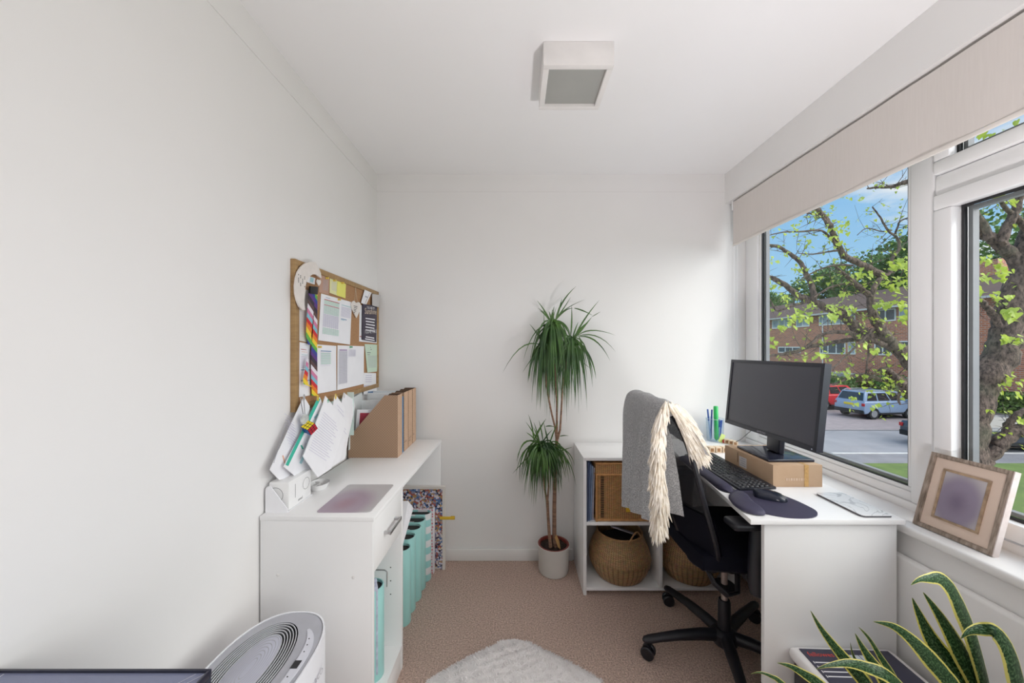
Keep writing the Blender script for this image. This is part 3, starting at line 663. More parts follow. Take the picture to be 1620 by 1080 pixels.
r = tn.nodes.new('ShaderNodeValToRGB'); r.color_ramp.interpolation = 'CONSTANT'; tn.links.new(m3_.outputs[0], r.inputs[0]); tn.links.new(r.outputs[0], p.inputs['Base Color'])
cs = [(.03, .02, .04), (.10, .05, .05), (.75, .72, .78), (.62, .20, .35), (.22, .50, .62), (.60, .02, .03), (.80, .22, .02), (.85, .62, .04), (.12, .42, .06), (.03, .05, .30), (.10, .03, .22)]
while len(r.color_ramp.elements) < len(cs): r.color_ramp.elements.new(.5)
for k, q_ in enumerate(cs): r.color_ramp.elements[k].position = k/len(cs); r.color_ramp.elements[k].color = (*q_, 1)
t = thing('lanyard', 'rainbow striped ribbon lanyard hanging from a black clip on the pin board', 'lanyard', VX(493, 455, CKX))
def ribbon(pts, off, w):
    """pts = (px,py) centre line, w = half width px"""
    b = B(); n = len(pts)
    for (x0, y0), (x1, y1), w0, w1, o0, o1 in zip(pts, pts[1:], w, w[1:], off, off[1:]):
        b.face([VX(x0-w0, y0-w0*.1, CKX+o0), VX(x0+w0, y0+w0*.1, CKX+o0), VX(x1+w1, y1+w1*.1, CKX+o1), VX(x1-w1, y1-w1*.1, CKX+o1)])
    bmesh.ops.remove_doubles(b.bm, verts=b.bm.verts, dist=.0004)
    bmesh.ops.solidify(b.bm, geom=list(b.bm.faces), thickness=.0012); return b
obj('ribbon', ribbon([(493, 464), (491, 490), (489, 515), (488, 530), (490.5, 545)], [.020]*3+[.016, .012], [5.2, 5, 4.5, 4, 3.5]), Mr, t)
obj('ribbon', ribbon([(499, 466), (499, 500), (498, 530), (496.5, 560), (497, 600), (497.5, 626)], [.014, .013, .012, .012, .014, .016], [2.8, 2.8, 3.5, 5, 4.8, 4.4]), Mr, t)
obj('ribbon', ribbon([(486.5, 566), (485, 585), (482.5, 600), (484, 608), (492, 611), (500, 614)], [.020, .021, .022, .022, .021, .02], [1.0, 2.4, 3.4, 3.6, 2.8, 1.5]), Mr, t)
b = B(); q = quad4([(488.5, 452.5), (500.5, 453.5), (499.5, 465.5), (487.5, 464.5)], CKX+.016); b.prism(q, (.009, 0, 0), bev=.0015); obj('clip', b, M_black, t)

# ------------------------------------------------------------------ papers hanging from bulldog clips under the board
def poly_sheet(label, px, X0, th, lines=None, strip=None, m=M_white, lean=0.0, grp='papers hanging below the pin board'):
    """flat sheets hung by a corner; leans out towards the bottom"""
    zt = 1.13
    def at(x, y, e=0):
        p = VX(x, y, X0)
        for _ in range(4):
            p = VX(x, y, X0+max(0, zt-p.z)*lean)
        return p+Vector((e, 0, 0))
    b = B(); q = [at(x, y) for x, y in px]; b.prism(q, (-th, 0, 0), m)
    for l in (lines or ()):
        (xa, ya, xb, yb, w, c) = l
        dx, dy = xb-xa, yb-ya; n_ = math.hypot(dx, dy); nx, ny = -dy/n_*w/2, dx/n_*w/2
        b.face([at(xa+nx, ya+ny, .0008), at(xb+nx, yb+ny, .0008), at(xb-nx, yb-ny, .0008), at(xa-nx, ya-ny, .0008)], INK[c])
    return tag(obj('paper_sheet', b, None, smooth=False), label, 'paper', grp)
INK['e'] = flat('emerald_strip', .05, .47, .34)
L1 = [(452+i*2.0-.5*k, 690-k*9+i*5, 466+i*1.2-.5*k, 700-k*9+i*5, .5, 'l') for i in range(5) for k in range(5)]
poly_sheet('sheet of tables hanging furthest left below the pin board', [(481, 627), (427, 743), (442, 759), (470, 751), (488, 700), (490, 642)], -.815, .002, lines=L1+[(452, 668, 433, 732, .8, 'k'), (447, 720, 452, 737, 2.2, 'o')], lean=.02)
poly_sheet('white sheet with a green edge strip, second of the hanging papers', [(506, 628), (449, 738), (466, 752), (490, 747), (514, 690), (512, 642)], -.806, .002, lines=[(504.5, 630, 453.5, 736, 5, 'e'), (484, 700, 474, 726, .6, 'k'), (480, 722, 475, 733, 4, 't'), (503, 655, 497, 661, 3, 't'), (476, 704, 479, 710, 2.5, 'e')], lean=.06)
txt = []
for k in range(17):
    f = k/17; xa, ya = 512-f*25, 652+f*62; xb, yb = 536-f*18, 674+f*60
    txt.append((xa, ya, xa+(xb-xa)*(.8+.2*((k*7) % 3)/2), ya+(yb-ya)*(.8+.2*((k*7) % 3)/2), .7, 'l'))
poly_sheet('closely typed white letter hanging in front of the others below the board', [(515, 626), (511, 640), (480, 722), (503, 755), (524, 741), (548, 668), (526, 640)], -.795, .003, lines=txt, lean=.16)
poly_sheet('white sheet behind the typed letter, third from the right', [(530.5, 623), (527, 640), (515, 672), (522, 740), (537, 731), (553, 668), (549, 650), (539, 635)], -.800, .002, lines=[(533+k*1.2, 640+k*7, 543+k, 652+k*7, .6, 'l') for k in range(6)], lean=.10)
poly_sheet('plain white sheet at the right of the hanging papers', [(544, 621), (541, 634), (530, 690), (537, 731), (546, 725), (551, 693), (562, 642), (559.5, 632)], -.810, .002, lean=.06)
poly_sheet('white card leaning behind the rightmost hanging sheet', [(556, 630), (573, 621), (574, 690), (552, 712)], -.828, .003, m=flat('pale_grey_card', .66, .70, .70), lean=.0)
# clips
for i, (x, y, X, c, l) in enumerate([(481, 626, -.815, 'k', 'steel ring clip over the leftmost hanging sheet'), (503, 627, -.806, 'o', 'brass coloured clip over the green-edged sheet'), (519, 634, -.793, 'e', 'green paper clip on the typed letter'), (531, 625, -.80, 'o', 'yellow tipped pin over the second hanging sheet from the right'), (544.5, 623, -.81, 'w', 'clear pin over the rightmost hanging sheet')]):
    b = B(); p = VX(x, y, X+.004)
    b.tube([p+Vector((0, .006*math.sin(a), .012*math.cos(a)-.006)) for a in [k*2*PI/16 for k in range(17)]], .0012, 6, cap=False)
    b.tube([p+Vector((0, .0035*math.sin(a), .009*math.cos(a)-.004)) for a in [k*2*PI/16 for k in range(13)]], .0010, 6, cap=False)
    tag(obj('paper_clip', b, [M_chrome, PIN['y'], mat('green_clip', (.05, .4, .2), .3), PIN['y'], PIN['w']][i]), l, 'clip', 'clips on the hanging papers')
# key ring with puzzle cube
t = thing('keyring', 'key ring with a silver disc hanging by the green-edged sheet', 'key ring', VX(481, 650, -.79))
b = B(); 
for dx in (-2.2, 2.2): b.tube([VX(478+dx, 629, -.79), VX(479+dx, 640, -.788), VX(481+dx*.6, 655, -.786)], .0016, 8)
obj('strap_clip', b, M_chrome, t)
b = B(); b.cyl(VX(482, 663, -.786), (1, -.3, 0), .019, .004, 24, bev=.001); obj('disc', b, mat('frosted_disc', (.48, .50, .50), .3, var=.2, vscale=60), t)
cb = B(); cs_ = .0345; cen = VX(484.5, 676.5, -.785); cen.x += .012
R = Matrix.Rotation(math.radians(-30), 4, 'Z') @ Matrix.Rotation(math.radians(38), 4, 'X') @ Matrix.Rotation(math.radians(20), 4, 'Y')
MC = Matrix.Translation(cen) @ R
cb.box(-cs_/2, cs_/2, -cs_/2, cs_/2, -cs_/2, cs_/2, .001, m=M_black, M=MC)
fc = {'y': flat('yellow_sticker', .85, .68, .02, r=.35), 'r': flat('red_sticker', .48, .01, .03, r=.35), 'b': flat('blue_sticker', .02, .10, .45, r=.35)}
faces_ = []
for ax in range(3):
    for sg in (1, -1):
        n_ = Vector((0, 0, 0)); n_[ax] = sg; n_ = (MC.to_3x3() @ n_).normalized(); faces_.append((n_.dot((Vector((0, 0, CAMZ))-cen).normalized()), n_.x, ax, sg))
faces_.sort(key=lambda q: -q[0]); vis = sorted(faces_[:2], key=lambda q: q[1])
pick = {(q[2], q[3]): 'b' for q in faces_}; pick[(vis[0][2], vis[0][3])] = 'y'; pick[(vis[1][2], vis[1][3])] = 'r'
for (ax, sg), c in pick.items():
    for i in range(3):
        for j in range(3):
            s_ = cs_/3; a0 = -cs_/2+i*s_+s_*.09; b0 = -cs_/2+j*s_+s_*.09; e = s_*.82; h_ = sg*(cs_/2+.0003)
            P_ = []
            for (uu, vv) in ((a0, b0), (a0+e, b0), (a0+e, b0+e), (a0, b0+e)):
                v = [0, 0, 0]; v[ax] = h_; v[(ax+1) % 3] = uu; v[(ax+2) % 3] = vv; P_.append(MC @ Vector(v))
            cb.face(P_, fc[c])
tag(obj('puzzle_cube', cb, None, smooth=False, recalc=False), 'small twisty puzzle cube key charm with yellow and red faces', 'puzzle cube')

# ================================================================== bottom left: air purifier, dark cabinet
PXC, PYC, PA, PB_, PZ = -.622, .868, .122, .187, .552
M_pw = mat('white_abs_plastic', (.82, .83, .88), .25, var=.01, vscale=4)
M_pg = mat('silver_grey_plastic', (.42, .425, .47), .32, var=.03, vscale=20)
M_pl = mat('pale_lilac_plastic', (.50, .51, .60), .3, var=.02, vscale=20)
def se(a, n=2.5):
    c_, s_ = math.cos(a), math.sin(a); return (abs(c_)**n+abs(s_)**n)**(-1/n)
def oval(b, prof, m=None, n=2.5, seg=72, cx=PXC, cy=PYC):
    rings = []
    for (a_, b_, z) in prof:
        rings.append([b.bm.verts.new((cx+a_*math.cos(t_)*se(t_, n), cy+b_*math.sin(t_)*se(t_, n), z)) for t_ in [2*PI*k/seg for k in range(seg)]])
    k_ = b.mi(m)
    for p_, q_ in zip(rings, rings[1:]):
        for k in range(seg): b.bm.faces.new((p_[k], p_[(k+1) % seg], q_[(k+1) % seg], q_[k])).material_index = k_
    return rings
t = thing('air_purifier', 'white oval air purifier with a slotted silver top beside the left desk', 'air purifier', (PXC, PYC, 0))
b = B(); rg = oval(b, [(PA-.006, PB_-.006, .0), (PA, PB_, .01), (PA, PB_, PZ-.004), (PA-.001, PB_-.001, PZ), (PA-.005, PB_-.005, PZ), (PA-.006, PB_-.006, PZ-.02)]); b.bm.faces.new(rg[0][::-1]); b.bm.faces.new(rg[-1]); obj('body', b, M_pw, t)
b = B(); gx, gy = PXC-.018, PYC+.0
def slab(prof_out, prof_in, z0, z1, cx, cy, n=2.1):
    """oval ring slab"""
    b = B(); (a0, b0), (a1, b1) = prof_out, prof_in
    rings = []
    for (a_, b_, z, cx_, cy_, nn) in ((a0, b0, z0, PXC, PYC, 2.5) if prof_out[0] > .1 else (a0, b0, z0, cx, cy, n), (a0, b0, z1, PXC, PYC, 2.5) if prof_out[0] > .1 else (a0, b0, z1, cx, cy, n), (a1, b1, z1, cx, cy, n), (a1, b1, z0, cx, cy, n)):
        rings.append([b.bm.verts.new((cx_+a_*math.cos(t_)*se(t_, nn), cy_+b_*math.sin(t_)*se(t_, nn), z)) for t_ in [2*PI*k/72 for k in range(72)]])
    for i in range(4):
        p_, q_ = rings[i], rings[(i+1) % 4]
        for k in range(72): b.bm.faces.new((p_[k], p_[(k+1) % 72], q_[(k+1) % 72], q_[k]))
    return b
obj('top_panel', slab((PA-.0065, PB_-.0065), (.080, .146), PZ-.003, PZ-.0015, gx, gy), M_pg, t)
g = None
for k in range(6):
    a_ = .0765-.0062*k; b_ = .1425-.0078*k
    o_ = obj('vent_slat', slab((a_, b_), (a_-.0020, b_-.0024), PZ-.0035, PZ-.001, gx, gy), mat('pale_silver_slat', (.55, .56, .60), .35) if k == 0 else o_.data.materials[0], t)
b = B(); rg = oval(b, [(.044, .098, PZ-.0135), (.044, .102, PZ-.003), (.041, .095, PZ-.001)], n=2.1, cx=gx, cy=gy); b.bm.faces.new(rg[-1]); cap = obj('centre_cap', b, M_pl, t)
b = B()
for k in range(7):
    a_ = .040-.0052*k
    for j in range(60):
        t0, t1 = 2*PI*j/60, 2*PI*(j+1)/60; pts = []
        for (tt, s_) in ((t0, 1), (t1, 1), (t1, 1-.0009/a_), (t0, 1-.0009/a_)):
            pts.append((gx+a_*s_*math.cos(tt)*se(tt, 2.1), gy+(.096-.011*k)*s_*math.sin(tt)*se(tt, 2.1), PZ-.0006))
        b.face(pts)
obj('groove_rings', b, M_pg, cap, smooth=False)
b = B(); rg = oval(b, [(.112, .178, PZ-.014)], n=2.1, cx=gx, cy=gy, m=M_black); b.bm.faces.new(rg[0]); obj('vent_gap_shade', b, M_black, t)  # black sheet under the slats stands in for shade in the gaps
# control strip following the right rim
b = B(); out_, inn_ = [], []
for k in range(25):
    tt = math.radians(-45+100*k/24); w_ = .020*math.sin(PI*(k+1.2)/26.4)**.6
    c_ = Vector((PXC+(PA-.026)*math.cos(tt)*se(tt), PYC+.004+(PB_-.034)*math.sin(tt)*se(tt)*.86, PZ)); n_ = Vector((math.cos(tt), math.sin(tt)*.6, 0)).normalized()
    out_.append(c_+n_*w_*.55); inn_.append(c_-n_*w_*.55)
b.prism([p+Vector((0, 0, -.0018)) for p in out_+inn_[::-1]], (0, 0, .0022)); cp = obj('control_panel', b, mat('pearl_control_strip', (.68, .69, .76), .25), t)
b = B(); b.box(PXC+.083, PXC+.100, PYC-.002, PYC+.020, PZ+.0004, PZ+.0010); obj('display', b, M_black, cp)
b = B()
for k, tt in enumerate((-32, -22, -12, 18, 27, 36)):
    a_ = math.radians(tt); b.cyl((PXC+(PA-.030)*math.cos(a_)*se(a_), PYC+.004+(PB_-.034)*math.sin(a_)*se(a_)*.86, PZ+.0007), (0, 0, 1), .0016, .0006, 10)
obj('buttons', b, M_black, cp)
b = B(); p0 = Vector((PXC+PA*1.005+.0008, PYC+.045, PZ-.085))
Mg = mat('green_logo', (.06, .30, .12), .4)
b.text('Meaco', .030, (PXC+PA+.0008, PYC-.005, PZ-.075), (0, 1, 0), (0, 0, 1), m=M_ink); ringmesh(b, (PXC+PA+.0008, PYC-.022, PZ-.066), (0, 1, 0), (0, 0, 1), .012, .003)
for f in b.bm.faces:
    if f.calc_center_median().y < PYC-.008: f.material_index = b.mi(Mg)
obj('logo', b, None, t, smooth=False)

t = thing('cabinet', 'dark slate cabinet with a glossy recessed top in the bottom left corner', 'cabinet', (-.67, .45, 0))
b = B(); x0, x1, y0, y1, zt = -.8475, -.496, .30, .5915, .798
b.box(x0, x1, y0, y1, 0, zt-.012, .002); obj('body', b, mat('slate_body', (.035, .04, .06), .35), t)
b = B(); w = .004
for (a_, b_, c_, d_) in ((x0, x1, y1-w, y1), (x0, x1, y0, y0+w), (x0, x0+w, y0+w, y1-w), (x1-w, x1, y0+w, y1-w)): b.box(a_, b_, c_, d_, zt-.0118, zt, .0006)
obj('top_rim', b, mat('dark_navy_rim', (.02, .022, .04), .3), t)
b = B(); b.box(x0+w, x1-w, y0+w, y1-w, zt-.0118, zt-.004); top = obj('glossy_top', b, mat('blue_grey_gloss', (.20, .22, .33), .22, var=.04, vscale=3), t)
b = B()
for k in range(2): b.face([(x1-.006-.014*k, y1-.006, zt-.0036), (x1-.0072-.014*k, y1-.006, zt-.0036), (x1-.0472-.014*k, y1-.05, zt-.0036), (x1-.046-.014*k, y1-.05, zt-.0036)])
b.box(x0+.018, x0+.019, y0+.01, y1-.006, zt-.004, zt-.0036)
obj('corner_lines', b, mat('pale_line', (.6, .62, .7), .3), top, smooth=False)

# ================================================================== rug, skirting gap
t = thing('sheepskin_rug', 'white fluffy sheepskin rug on the beige carpet', 'rug', (.0, 1.1, 0))
def rug_r(a):
    # outline around (0,1.02): long rounded lobe towards the back wall
    return 1
def outline(y):   # half width at depth y
    yy = (1.603-y)
    if yy <= 0: return 0
    return min(.34, .30*math.sqrt(yy/.09)*.55+.62*yy) if yy < .4 else .34+.03*math.sin(y*9)
b = B(); rows_ = 70; colsn = 60
def RP(u, v):
    y = 1.603-(u**1.6)*.93; hw = outline(y) if u > 0 else 0.004
    x = .004+hw*(v*2-1); e = 1-abs(v*2-1)**4; e *= min(1, u*12)
    return Vector((x, y, .004+.022*e+.004*math.sin(x*90+y*40)*e+.003*math.sin(y*150-x*60)*e))
b.grid(RP, rows_, colsn)
M_rug = mat('white_wool_pile', (.93, .90, .90), .95, col2=(.86, .82, .82), vscale=160, bump=.6, bscale=320, bdist=.01)
obj('pelt', b, M_rug, t)
b = B(); rnd = random.Random(3)
for k in range(5200):
    if k < 1500: u = rnd.random(); v = 0.0 if rnd.random() < .5 else 1.0
    elif k < 1800: u = rnd.random()*.06; v = rnd.random()
    else: u = rnd.random()*.45; v = rnd.random()
    p = RP(min(u, 1), v); 
    d = Vector(((v-.5)*1.6+rnd.uniform(-.5, .5), (.9 if u < .1 else 0)+rnd.uniform(-.4, .5), rnd.uniform(.3, .9) if 0.02 < v < .98 and u > .05 else rnd.uniform(.1, .6))).normalized()
    l = rnd.uniform(.008, .016); s_ = d.cross(Vector((0, 0, 1))).normalized()*.0016
    p.z = max(p.z-.003, .001)
    b.face([p-s_, p+s_, p+d*l*.6+s_*.7+Vector((0, 0, .001)), p+d*l, p+d*l*.6-s_*.7])
obj('pile', b, M_rug, t, smooth=False, kind='stuff', recalc=False)

# ================================================================== RIGHT SIDE
def lerp(a, b, t): return a+(b-a)*t
# radiator under the window board
t = thing('radiator', 'flat white panel radiator under the window board', 'radiator', (1.298, 1.1, .1))
b = B(); b.box(1.284, 1.3105, .30, 2.10, .11, .632, .012, seg=3); obj('panel', b, M_trim, t)
b = B(); b.box(1.283, 1.300, .299, .306, .13, .61, .002); obj('end_cap', b, M_trim, t)

# white bookcase with four cells
ZB, YBF, bx0, bx1 = .733, 1.919, .370, 1.1985
t = thing('bookcase', 'low white four-cell bookcase against the back wall', 'bookcase', (bx0, YBF, 0))
b = B(); b.box(bx0, bx1, YBF, YB-.016, ZB-.0165, ZB, .001); obj('top', b, M_mel, t)
for x in (bx0+.0005, bx1-.0175): b = B(); b.box(x, x+.017, YBF+.0005, YB-.016, 0, ZB-.0167, .0008); obj('side_panel', b, M_mel, t)
b = B(); b.box(.776, .793, YBF+.001, YB-.0185, .0402, ZB-.0167, .0008); obj('divider', b, M_mel, t)
b = B(); b.box(bx0+.0177, bx1-.0177, YBF+.001, YB-.0185, .024, .040, .0008); obj('bottom_shelf', b, M_mel, t)
for xa, xb in ((bx0+.0177, .7758), (.7932, bx1-.0177)): b = B(); b.box(xa, xb, YBF+.002, YB-.0185, .371, .386, .0008); obj('shelf', b, M_mel, t)
b = B(); b.box(bx0+.001, bx1-.001, YB-.0183, YB-.0155, .024, ZB-.017); obj('back_panel', b, M_mel, t)

# folders beside the wicker basket
for i, (c, l) in enumerate([((.05, .08, .16), 'dark navy folder leaning at the far left of the bookcase cell'), ((.14, .20, .34), 'slate blue folder next to the navy one in the bookcase'), ((.22, .31, .46), 'lighter blue folder leaning between the slate one and the grey wallet'), ((.42, .42, .50), 'pale grey plastic wallet touching the wicker basket')]):
    b = B(); x = .392+.0115*i; b.box(-.004, .004, YBF+.012+.006*i, YB-.03, 0, .318-.012*i, .001, M=Matrix.Translation((x, 0, .3864)) @ Matrix.Rotation(math.radians(1.6), 4, 'Y'))
    tag(obj('folder', b, mat('folder_%d' % i, c, .45, var=.15, vscale=30)), l, 'folder')
# rectangular wicker basket
def weave_mat(name, c1, c2, su, sv, bump=.6):
    m = bpy.data.materials.new(name); m.use_nodes = True; t = m.node_tree; p = [n for n in t.nodes if n.type == 'BSDF_PRINCIPLED'][0]; p.inputs['Roughness'].default_value = .6
    c = t.nodes.new('ShaderNodeTexCoord'); br = t.nodes.new('ShaderNodeTexBrick'); mp = t.nodes.new('ShaderNodeMapping'); mp.inputs['Scale'].default_value = (su, sv, 1)
    t.links.new(c.outputs['UV'], mp.inputs[0]); t.links.new(mp.outputs[0], br.inputs[0])
    br.inputs['Color1'].default_value = (*c1, 1); br.inputs['Color2'].default_value = (*[v*.72 for v in c1], 1); br.inputs['Mortar'].default_value = (*c2, 1); br.inputs['Scale'].default_value = 1
    br.inputs['Mortar Size'].default_value = .09; br.inputs['Mortar Smooth'].default_value = .6; br.inputs['Brick Width'].default_value = 1.0; br.inputs['Row Height'].default_value = .5
    nz = t.nodes.new('ShaderNodeTexNoise'); nz.inputs['Scale'].default_value = 9; t.links.new(c.outputs['Object'], nz.inputs[0]); nz.inputs['Scale'].default_value = 60
    mx = t.nodes.new('ShaderNodeMix'); mx.data_type = 'RGBA'; mx.blend_type = 'MULTIPLY'; mx.inputs[0].default_value = .55; t.links.new(br.outputs[0], mx.inputs[6]); t.links.new(nz.outputs[1], mx.inputs[7])
    g = t.nodes.new('ShaderNodeMix'); g.data_type = 'RGBA'; g.inputs[0].default_value = .25; t.links.new(mx.outputs[2], g.inputs[6]); t.links.new(br.outputs[0], g.inputs[7]); t.links.new(g.outputs[2], p.inputs['Base Color'])
    bp_ = t.nodes.new('ShaderNodeBump'); bp_.inputs['Strength'].default_value = bump; bp_.inputs['Distance'].default_value = .006; bp_.invert = True; t.links.new(br.outputs['Fac'], bp_.inputs['Height']); t.links.new(bp_.outputs[0], p.inputs['Normal'])
    return m
M_wick = weave_mat('honey_wicker', (.95, .52, .21), (.12, .05, .015), 14, 56)
M_cane = mat('cane_rim', (.58, .30, .11), .5, col2=(.42, .20, .07), vscale=60)
t = thing('wicker_basket', 'rectangular honey wicker basket with a lid in the upper bookcase cell', 'basket', (.60, 2.05, .3865))
wx0, wx1, wy0, wy1, wz0, wz1 = .444, .768, 1.935, 2.205, .3866, .700
b = B()
def panel(b, p0, p1, z0, z1, m, n=1, u=1, v=1):
    b.grid(lambda a, c: Vector((lerp(p0[0], p1[0], a), lerp(p0[1], p1[1], a), lerp(z0, z1, c))), 6, 6, m, uv=True)
for p0, p1 in (((wx0, wy0), (wx1, wy0)), ((wx1, wy0), (wx1, wy1)), ((wx1, wy1), (wx0, wy1)), ((wx0, wy1), (wx0, wy0))): panel(b, p0, p1, wz0, wz1-.062, M_wick)
b.face([(wx0, wy0, wz0), (wx1, wy0, wz0), (wx1, wy1, wz0), (wx0, wy1, wz0)], M_wick, uv=[(0, 0), (1, 0), (1, 1), (0, 1)]); obj('body', b, None, t)
M_wick2 = weave_mat('honey_wicker_lid', (.95, .52, .21), (.12, .05, .015), 16, 14)
b = B(); e = .005
for p0, p1 in (((wx0-e, wy0-e), (wx1+e, wy0-e)), ((wx1+e, wy0-e), (wx1+e, wy1+e)), ((wx1+e, wy1+e), (wx0-e, wy1+e)), ((wx0-e, wy1+e), (wx0-e, wy0-e))): panel(b, p0, p1, wz1-.064, wz1, M_wick2)
b.face([(wx0-e, wy0-e, wz1), (wx1+e, wy0-e, wz1), (wx1+e, wy1+e, wz1), (wx0-e, wy1+e, wz1)], M_wick2, uv=[(0, 0), (1, 0), (1, 1), (0, 1)])
lid = obj('lid', b, None, t)
b = B()
for z, e_ in ((wz1-.002, .006), (wz1-.062, .006)): b.tube([(wx0-e_, wy0-e_, z), (wx1+e_, wy0-e_, z), (wx1+e_, wy1+e_, z), (wx0-e_, wy1+e_, z), (wx0-e_, wy0-e_, z)], .005, 8, cap=False)
obj('lid_rim', b, M_cane, lid)
b = B()
b.tube([(wx0, wy0, wz0+.007), (wx1, wy0, wz0+.007), (wx1, wy1, wz0+.007), (wx0, wy1, wz0+.007), (wx0, wy0, wz0+.007)], .0065, 8, cap=False)
for x, y in ((wx0, wy0), (wx1, wy0), (wx0, wy1), (wx1, wy1)): b.tube([(x, y, wz0), (x, y, wz1-.064)], .0065, 8)
obj('frame_canes', b, M_cane, t)
b = B()
for k in range(24): b.box(wx0+.022, wx0+.040, wy0-.0012, wy0-.0002, wz0+.022+k*.0096, wz0+.0275+k*.0096)
obj('slot_shade', b, flat('slot_shadow_gap', .03, .012, .004), t, kind='stuff')  # dark boxes on the weave, painted as the shade in its slots
b = B(); b.box(.6, .665, 1.926, 1.931, .440, .462, .001); b.box(.612, .64, 1.924, 1.926, .455, .475, .001); tag(obj('yellow_tag', b, M_yel), 'small yellow tag on the front of the wicker basket beside the throw', 'tag')

# round seagrass belly baskets
M_sea = weave_mat('seagrass', (.86, .54, .27), (.16, .08, .03), 40, 22, 1)
M_sea2 = weave_mat('seagrass_smooth', (.86, .54, .27), (.16, .08, .03), 20, 26, 1)
M_dark = mat('dark_cloth', (.012, .01, .012), .9)
def belly(label, x, y, z):
    t = thing('seagrass_basket', label, 'basket', (x, y, z), 'seagrass baskets in the bookcase')
    R_ = .170
    up_ = [(R_, .118), (R_*.985, .132), (R_*.95, .155), (R_*.88, .185), (R_*.80, .21), (R_*.75, .232), (R_*.74, .245)]
    lo_ = [(.105, .0), (.128, .008), (.148, .04), (R_*.965, .075), (R_, .105), (R_, .118)]
    def surf(b, pr, m, inset=0):
        n = len(pr)-1
        def P(u, v):
            f = v*n; i = min(int(f), n-1); r = lerp(pr[i][0], pr[i+1][0], f-i)-inset; zz = lerp(pr[i][1], pr[i+1][1], f-i); a = 2*PI*u
            r *= 1+.008*math.sin(a*5+x*40)
            return Vector((x+r*math.cos(a), y+r*math.sin(a), z+.0004+zz))
        b.grid(P, 64, 16, m, uv=True)
    b = B(); surf(b, lo_, M_sea2); b.face([(x+.105*math.cos(2*PI*k/32), y+.105*math.sin(2*PI*k/32), z+.0004) for k in range(32)], M_sea2, uv=[(0, 0)]*32); obj('lower_bowl', b, None, t, recalc=False)
    b = B(); surf(b, up_, M_sea); surf(b, up_, M_sea, .006); obj('folded_collar', b, None, t, recalc=False)
    b = B(); b.tube([(x+(R_*.74-.003)*math.cos(a)*(1+.008*math.sin(a*5+x*40)), y+(R_*.74-.003)*math.sin(a)*(1+.008*math.sin(a*5+x*40)), z+.246) for a in [2*PI*k/48 for k in range(49)]], .0048, 8, cap=False)
    obj('rim', b, M_cane if False else mat('seagrass_rim', (.46, .26, .12), .7, col2=(.28, .15, .06), vscale=120, bump=.5, bscale=200), t)
    for sg in (-1, 1):
        a0 = PI+sg*PI/2+.5
        pts = []
        for k in range(11):
            f = k/10; a = a0+(f-.5)*.75; h_ = .05*math.sin(PI*f)
            pts.append((x+R_*.74*math.cos(a), y+R_*.74*math.sin(a), z+.238+h_))
        b = B(); b.tube(pts, .0042, 8); obj('handle', b, bpy.data.materials['seagrass_rim'], t)
    return t
belly('round belly seagrass basket in the lower left bookcase cell', .598, 2.045, .040)
belly('round seagrass basket behind the office chair in the lower right bookcase cell', .990, 2.045, .040)
b = B(); b.lathe([(0, .205), (.06, .215), (.100, .205), (.112, .18), (0, .178)], (.60, 2.045, .04), 28, sy=.9); tag(obj('dark_cloth', b, M_dark), 'dark cloth filling the lower left seagrass basket', 'cloth')
b = B(); b.box(-.075, .075, -.010, .010, -.003, .003, .001, M=Matrix.Translation((.600, 1.985, .315)) @ Matrix.Rotation(math.radians(22), 4, 'Y') @ Matrix.Rotation(math.radians(8), 4, 'Z')); tag(obj('grey_strip', b, flat('grey_plastic_strip', .38, .36, .40)), 'grey plastic strip poking out of the lower left seagrass basket', 'strip')

# ------------------------------------------------------------------ desk under the window
ZD = .757
t = thing('desk', 'white desk under the window with a broad end panel', 'desk', (1.05, 1.2, 0))
b = B(); b.prism([(.778, 1.183, ZD-.0165), (1.2868, 1.183, ZD-.0165), (1.2868, 2.222, ZD-.0165), (.899, 2.222, ZD-.0165)], (0, 0, .0165), bev=.001); obj('desktop', b, M_mel, t)
b = B(); b.box(.832, 1.272, 1.197, 1.213, 0, ZD-.0167, .0008); obj('end_panel', b, M_mel, t)
b = B(); b.box(1.2725, 1.281, 1.2132, 1.9, .25, ZD-.0167, .0008); obj('modesty_panel', b, M_mel, t)

# cardboard box under the monitor
M_kb = mat('brown_cardboard', (.56, .39, .255), .85, col2=(.50, .335, .21), vscale=10, detail=5)
t = thing('cardboard_box', 'flat brown cardboard box propping up the monitor', 'box', (1.137, 1.6, ZD))
nl, nr, fl_, fr_ = Vector((1.048, 1.457, 0)), Vector((1.247, 1.457, 0)), Vector((1.026, 1.752, 0)), Vector((1.225, 1.752, 0))
zb0, zb1 = ZD+.0003, .8465
b = B(); b.prism([(p.x, p.y, zb0) for p in (nl, nr, fr_, fl_)], (0, 0, zb1-zb0), bev=.0012); obj('carton', b, M_kb, t)
b = B(); b.box(1.174, 1.191, 1.4555, 1.4568, zb0+.002, zb1+.0004); b.box(1.175, 1.190, 1.4568, 1.49, zb1+.0002, zb1+.0006); obj('tape', b, mat('brown_parcel_tape', (.58, .35, .13), .3, var=.15, vscale=90), t)
b = B()
for k, (x0, w_) in enumerate([(1.10, .006), (1.110, .004), (1.118, .008), (1.130, .005), (1.139, .009), (1.152, .004), (1.160, .007), (1.171, .005), (1.180, .008)]): b.box(x0, x0+w_, 1.4560, 1.4566, zb0+.026, zb0+.036)
obj('faint_print', b, flat('faint_print', .66, .50, .37), t, kind='stuff')
def onside(f, z, e=.0008): p = nl.lerp(fl_, f); return Vector((p.x-e, p.y-.0, z))
b = B(); b.face([onside(.50, zb0+.022), onside(.66, zb0+.022), onside(.66, zb0+.068), onside(.50, zb0+.068)]); lb = obj('address_label', b, flat('white_label', .66, .62, .60), t)
b = B()
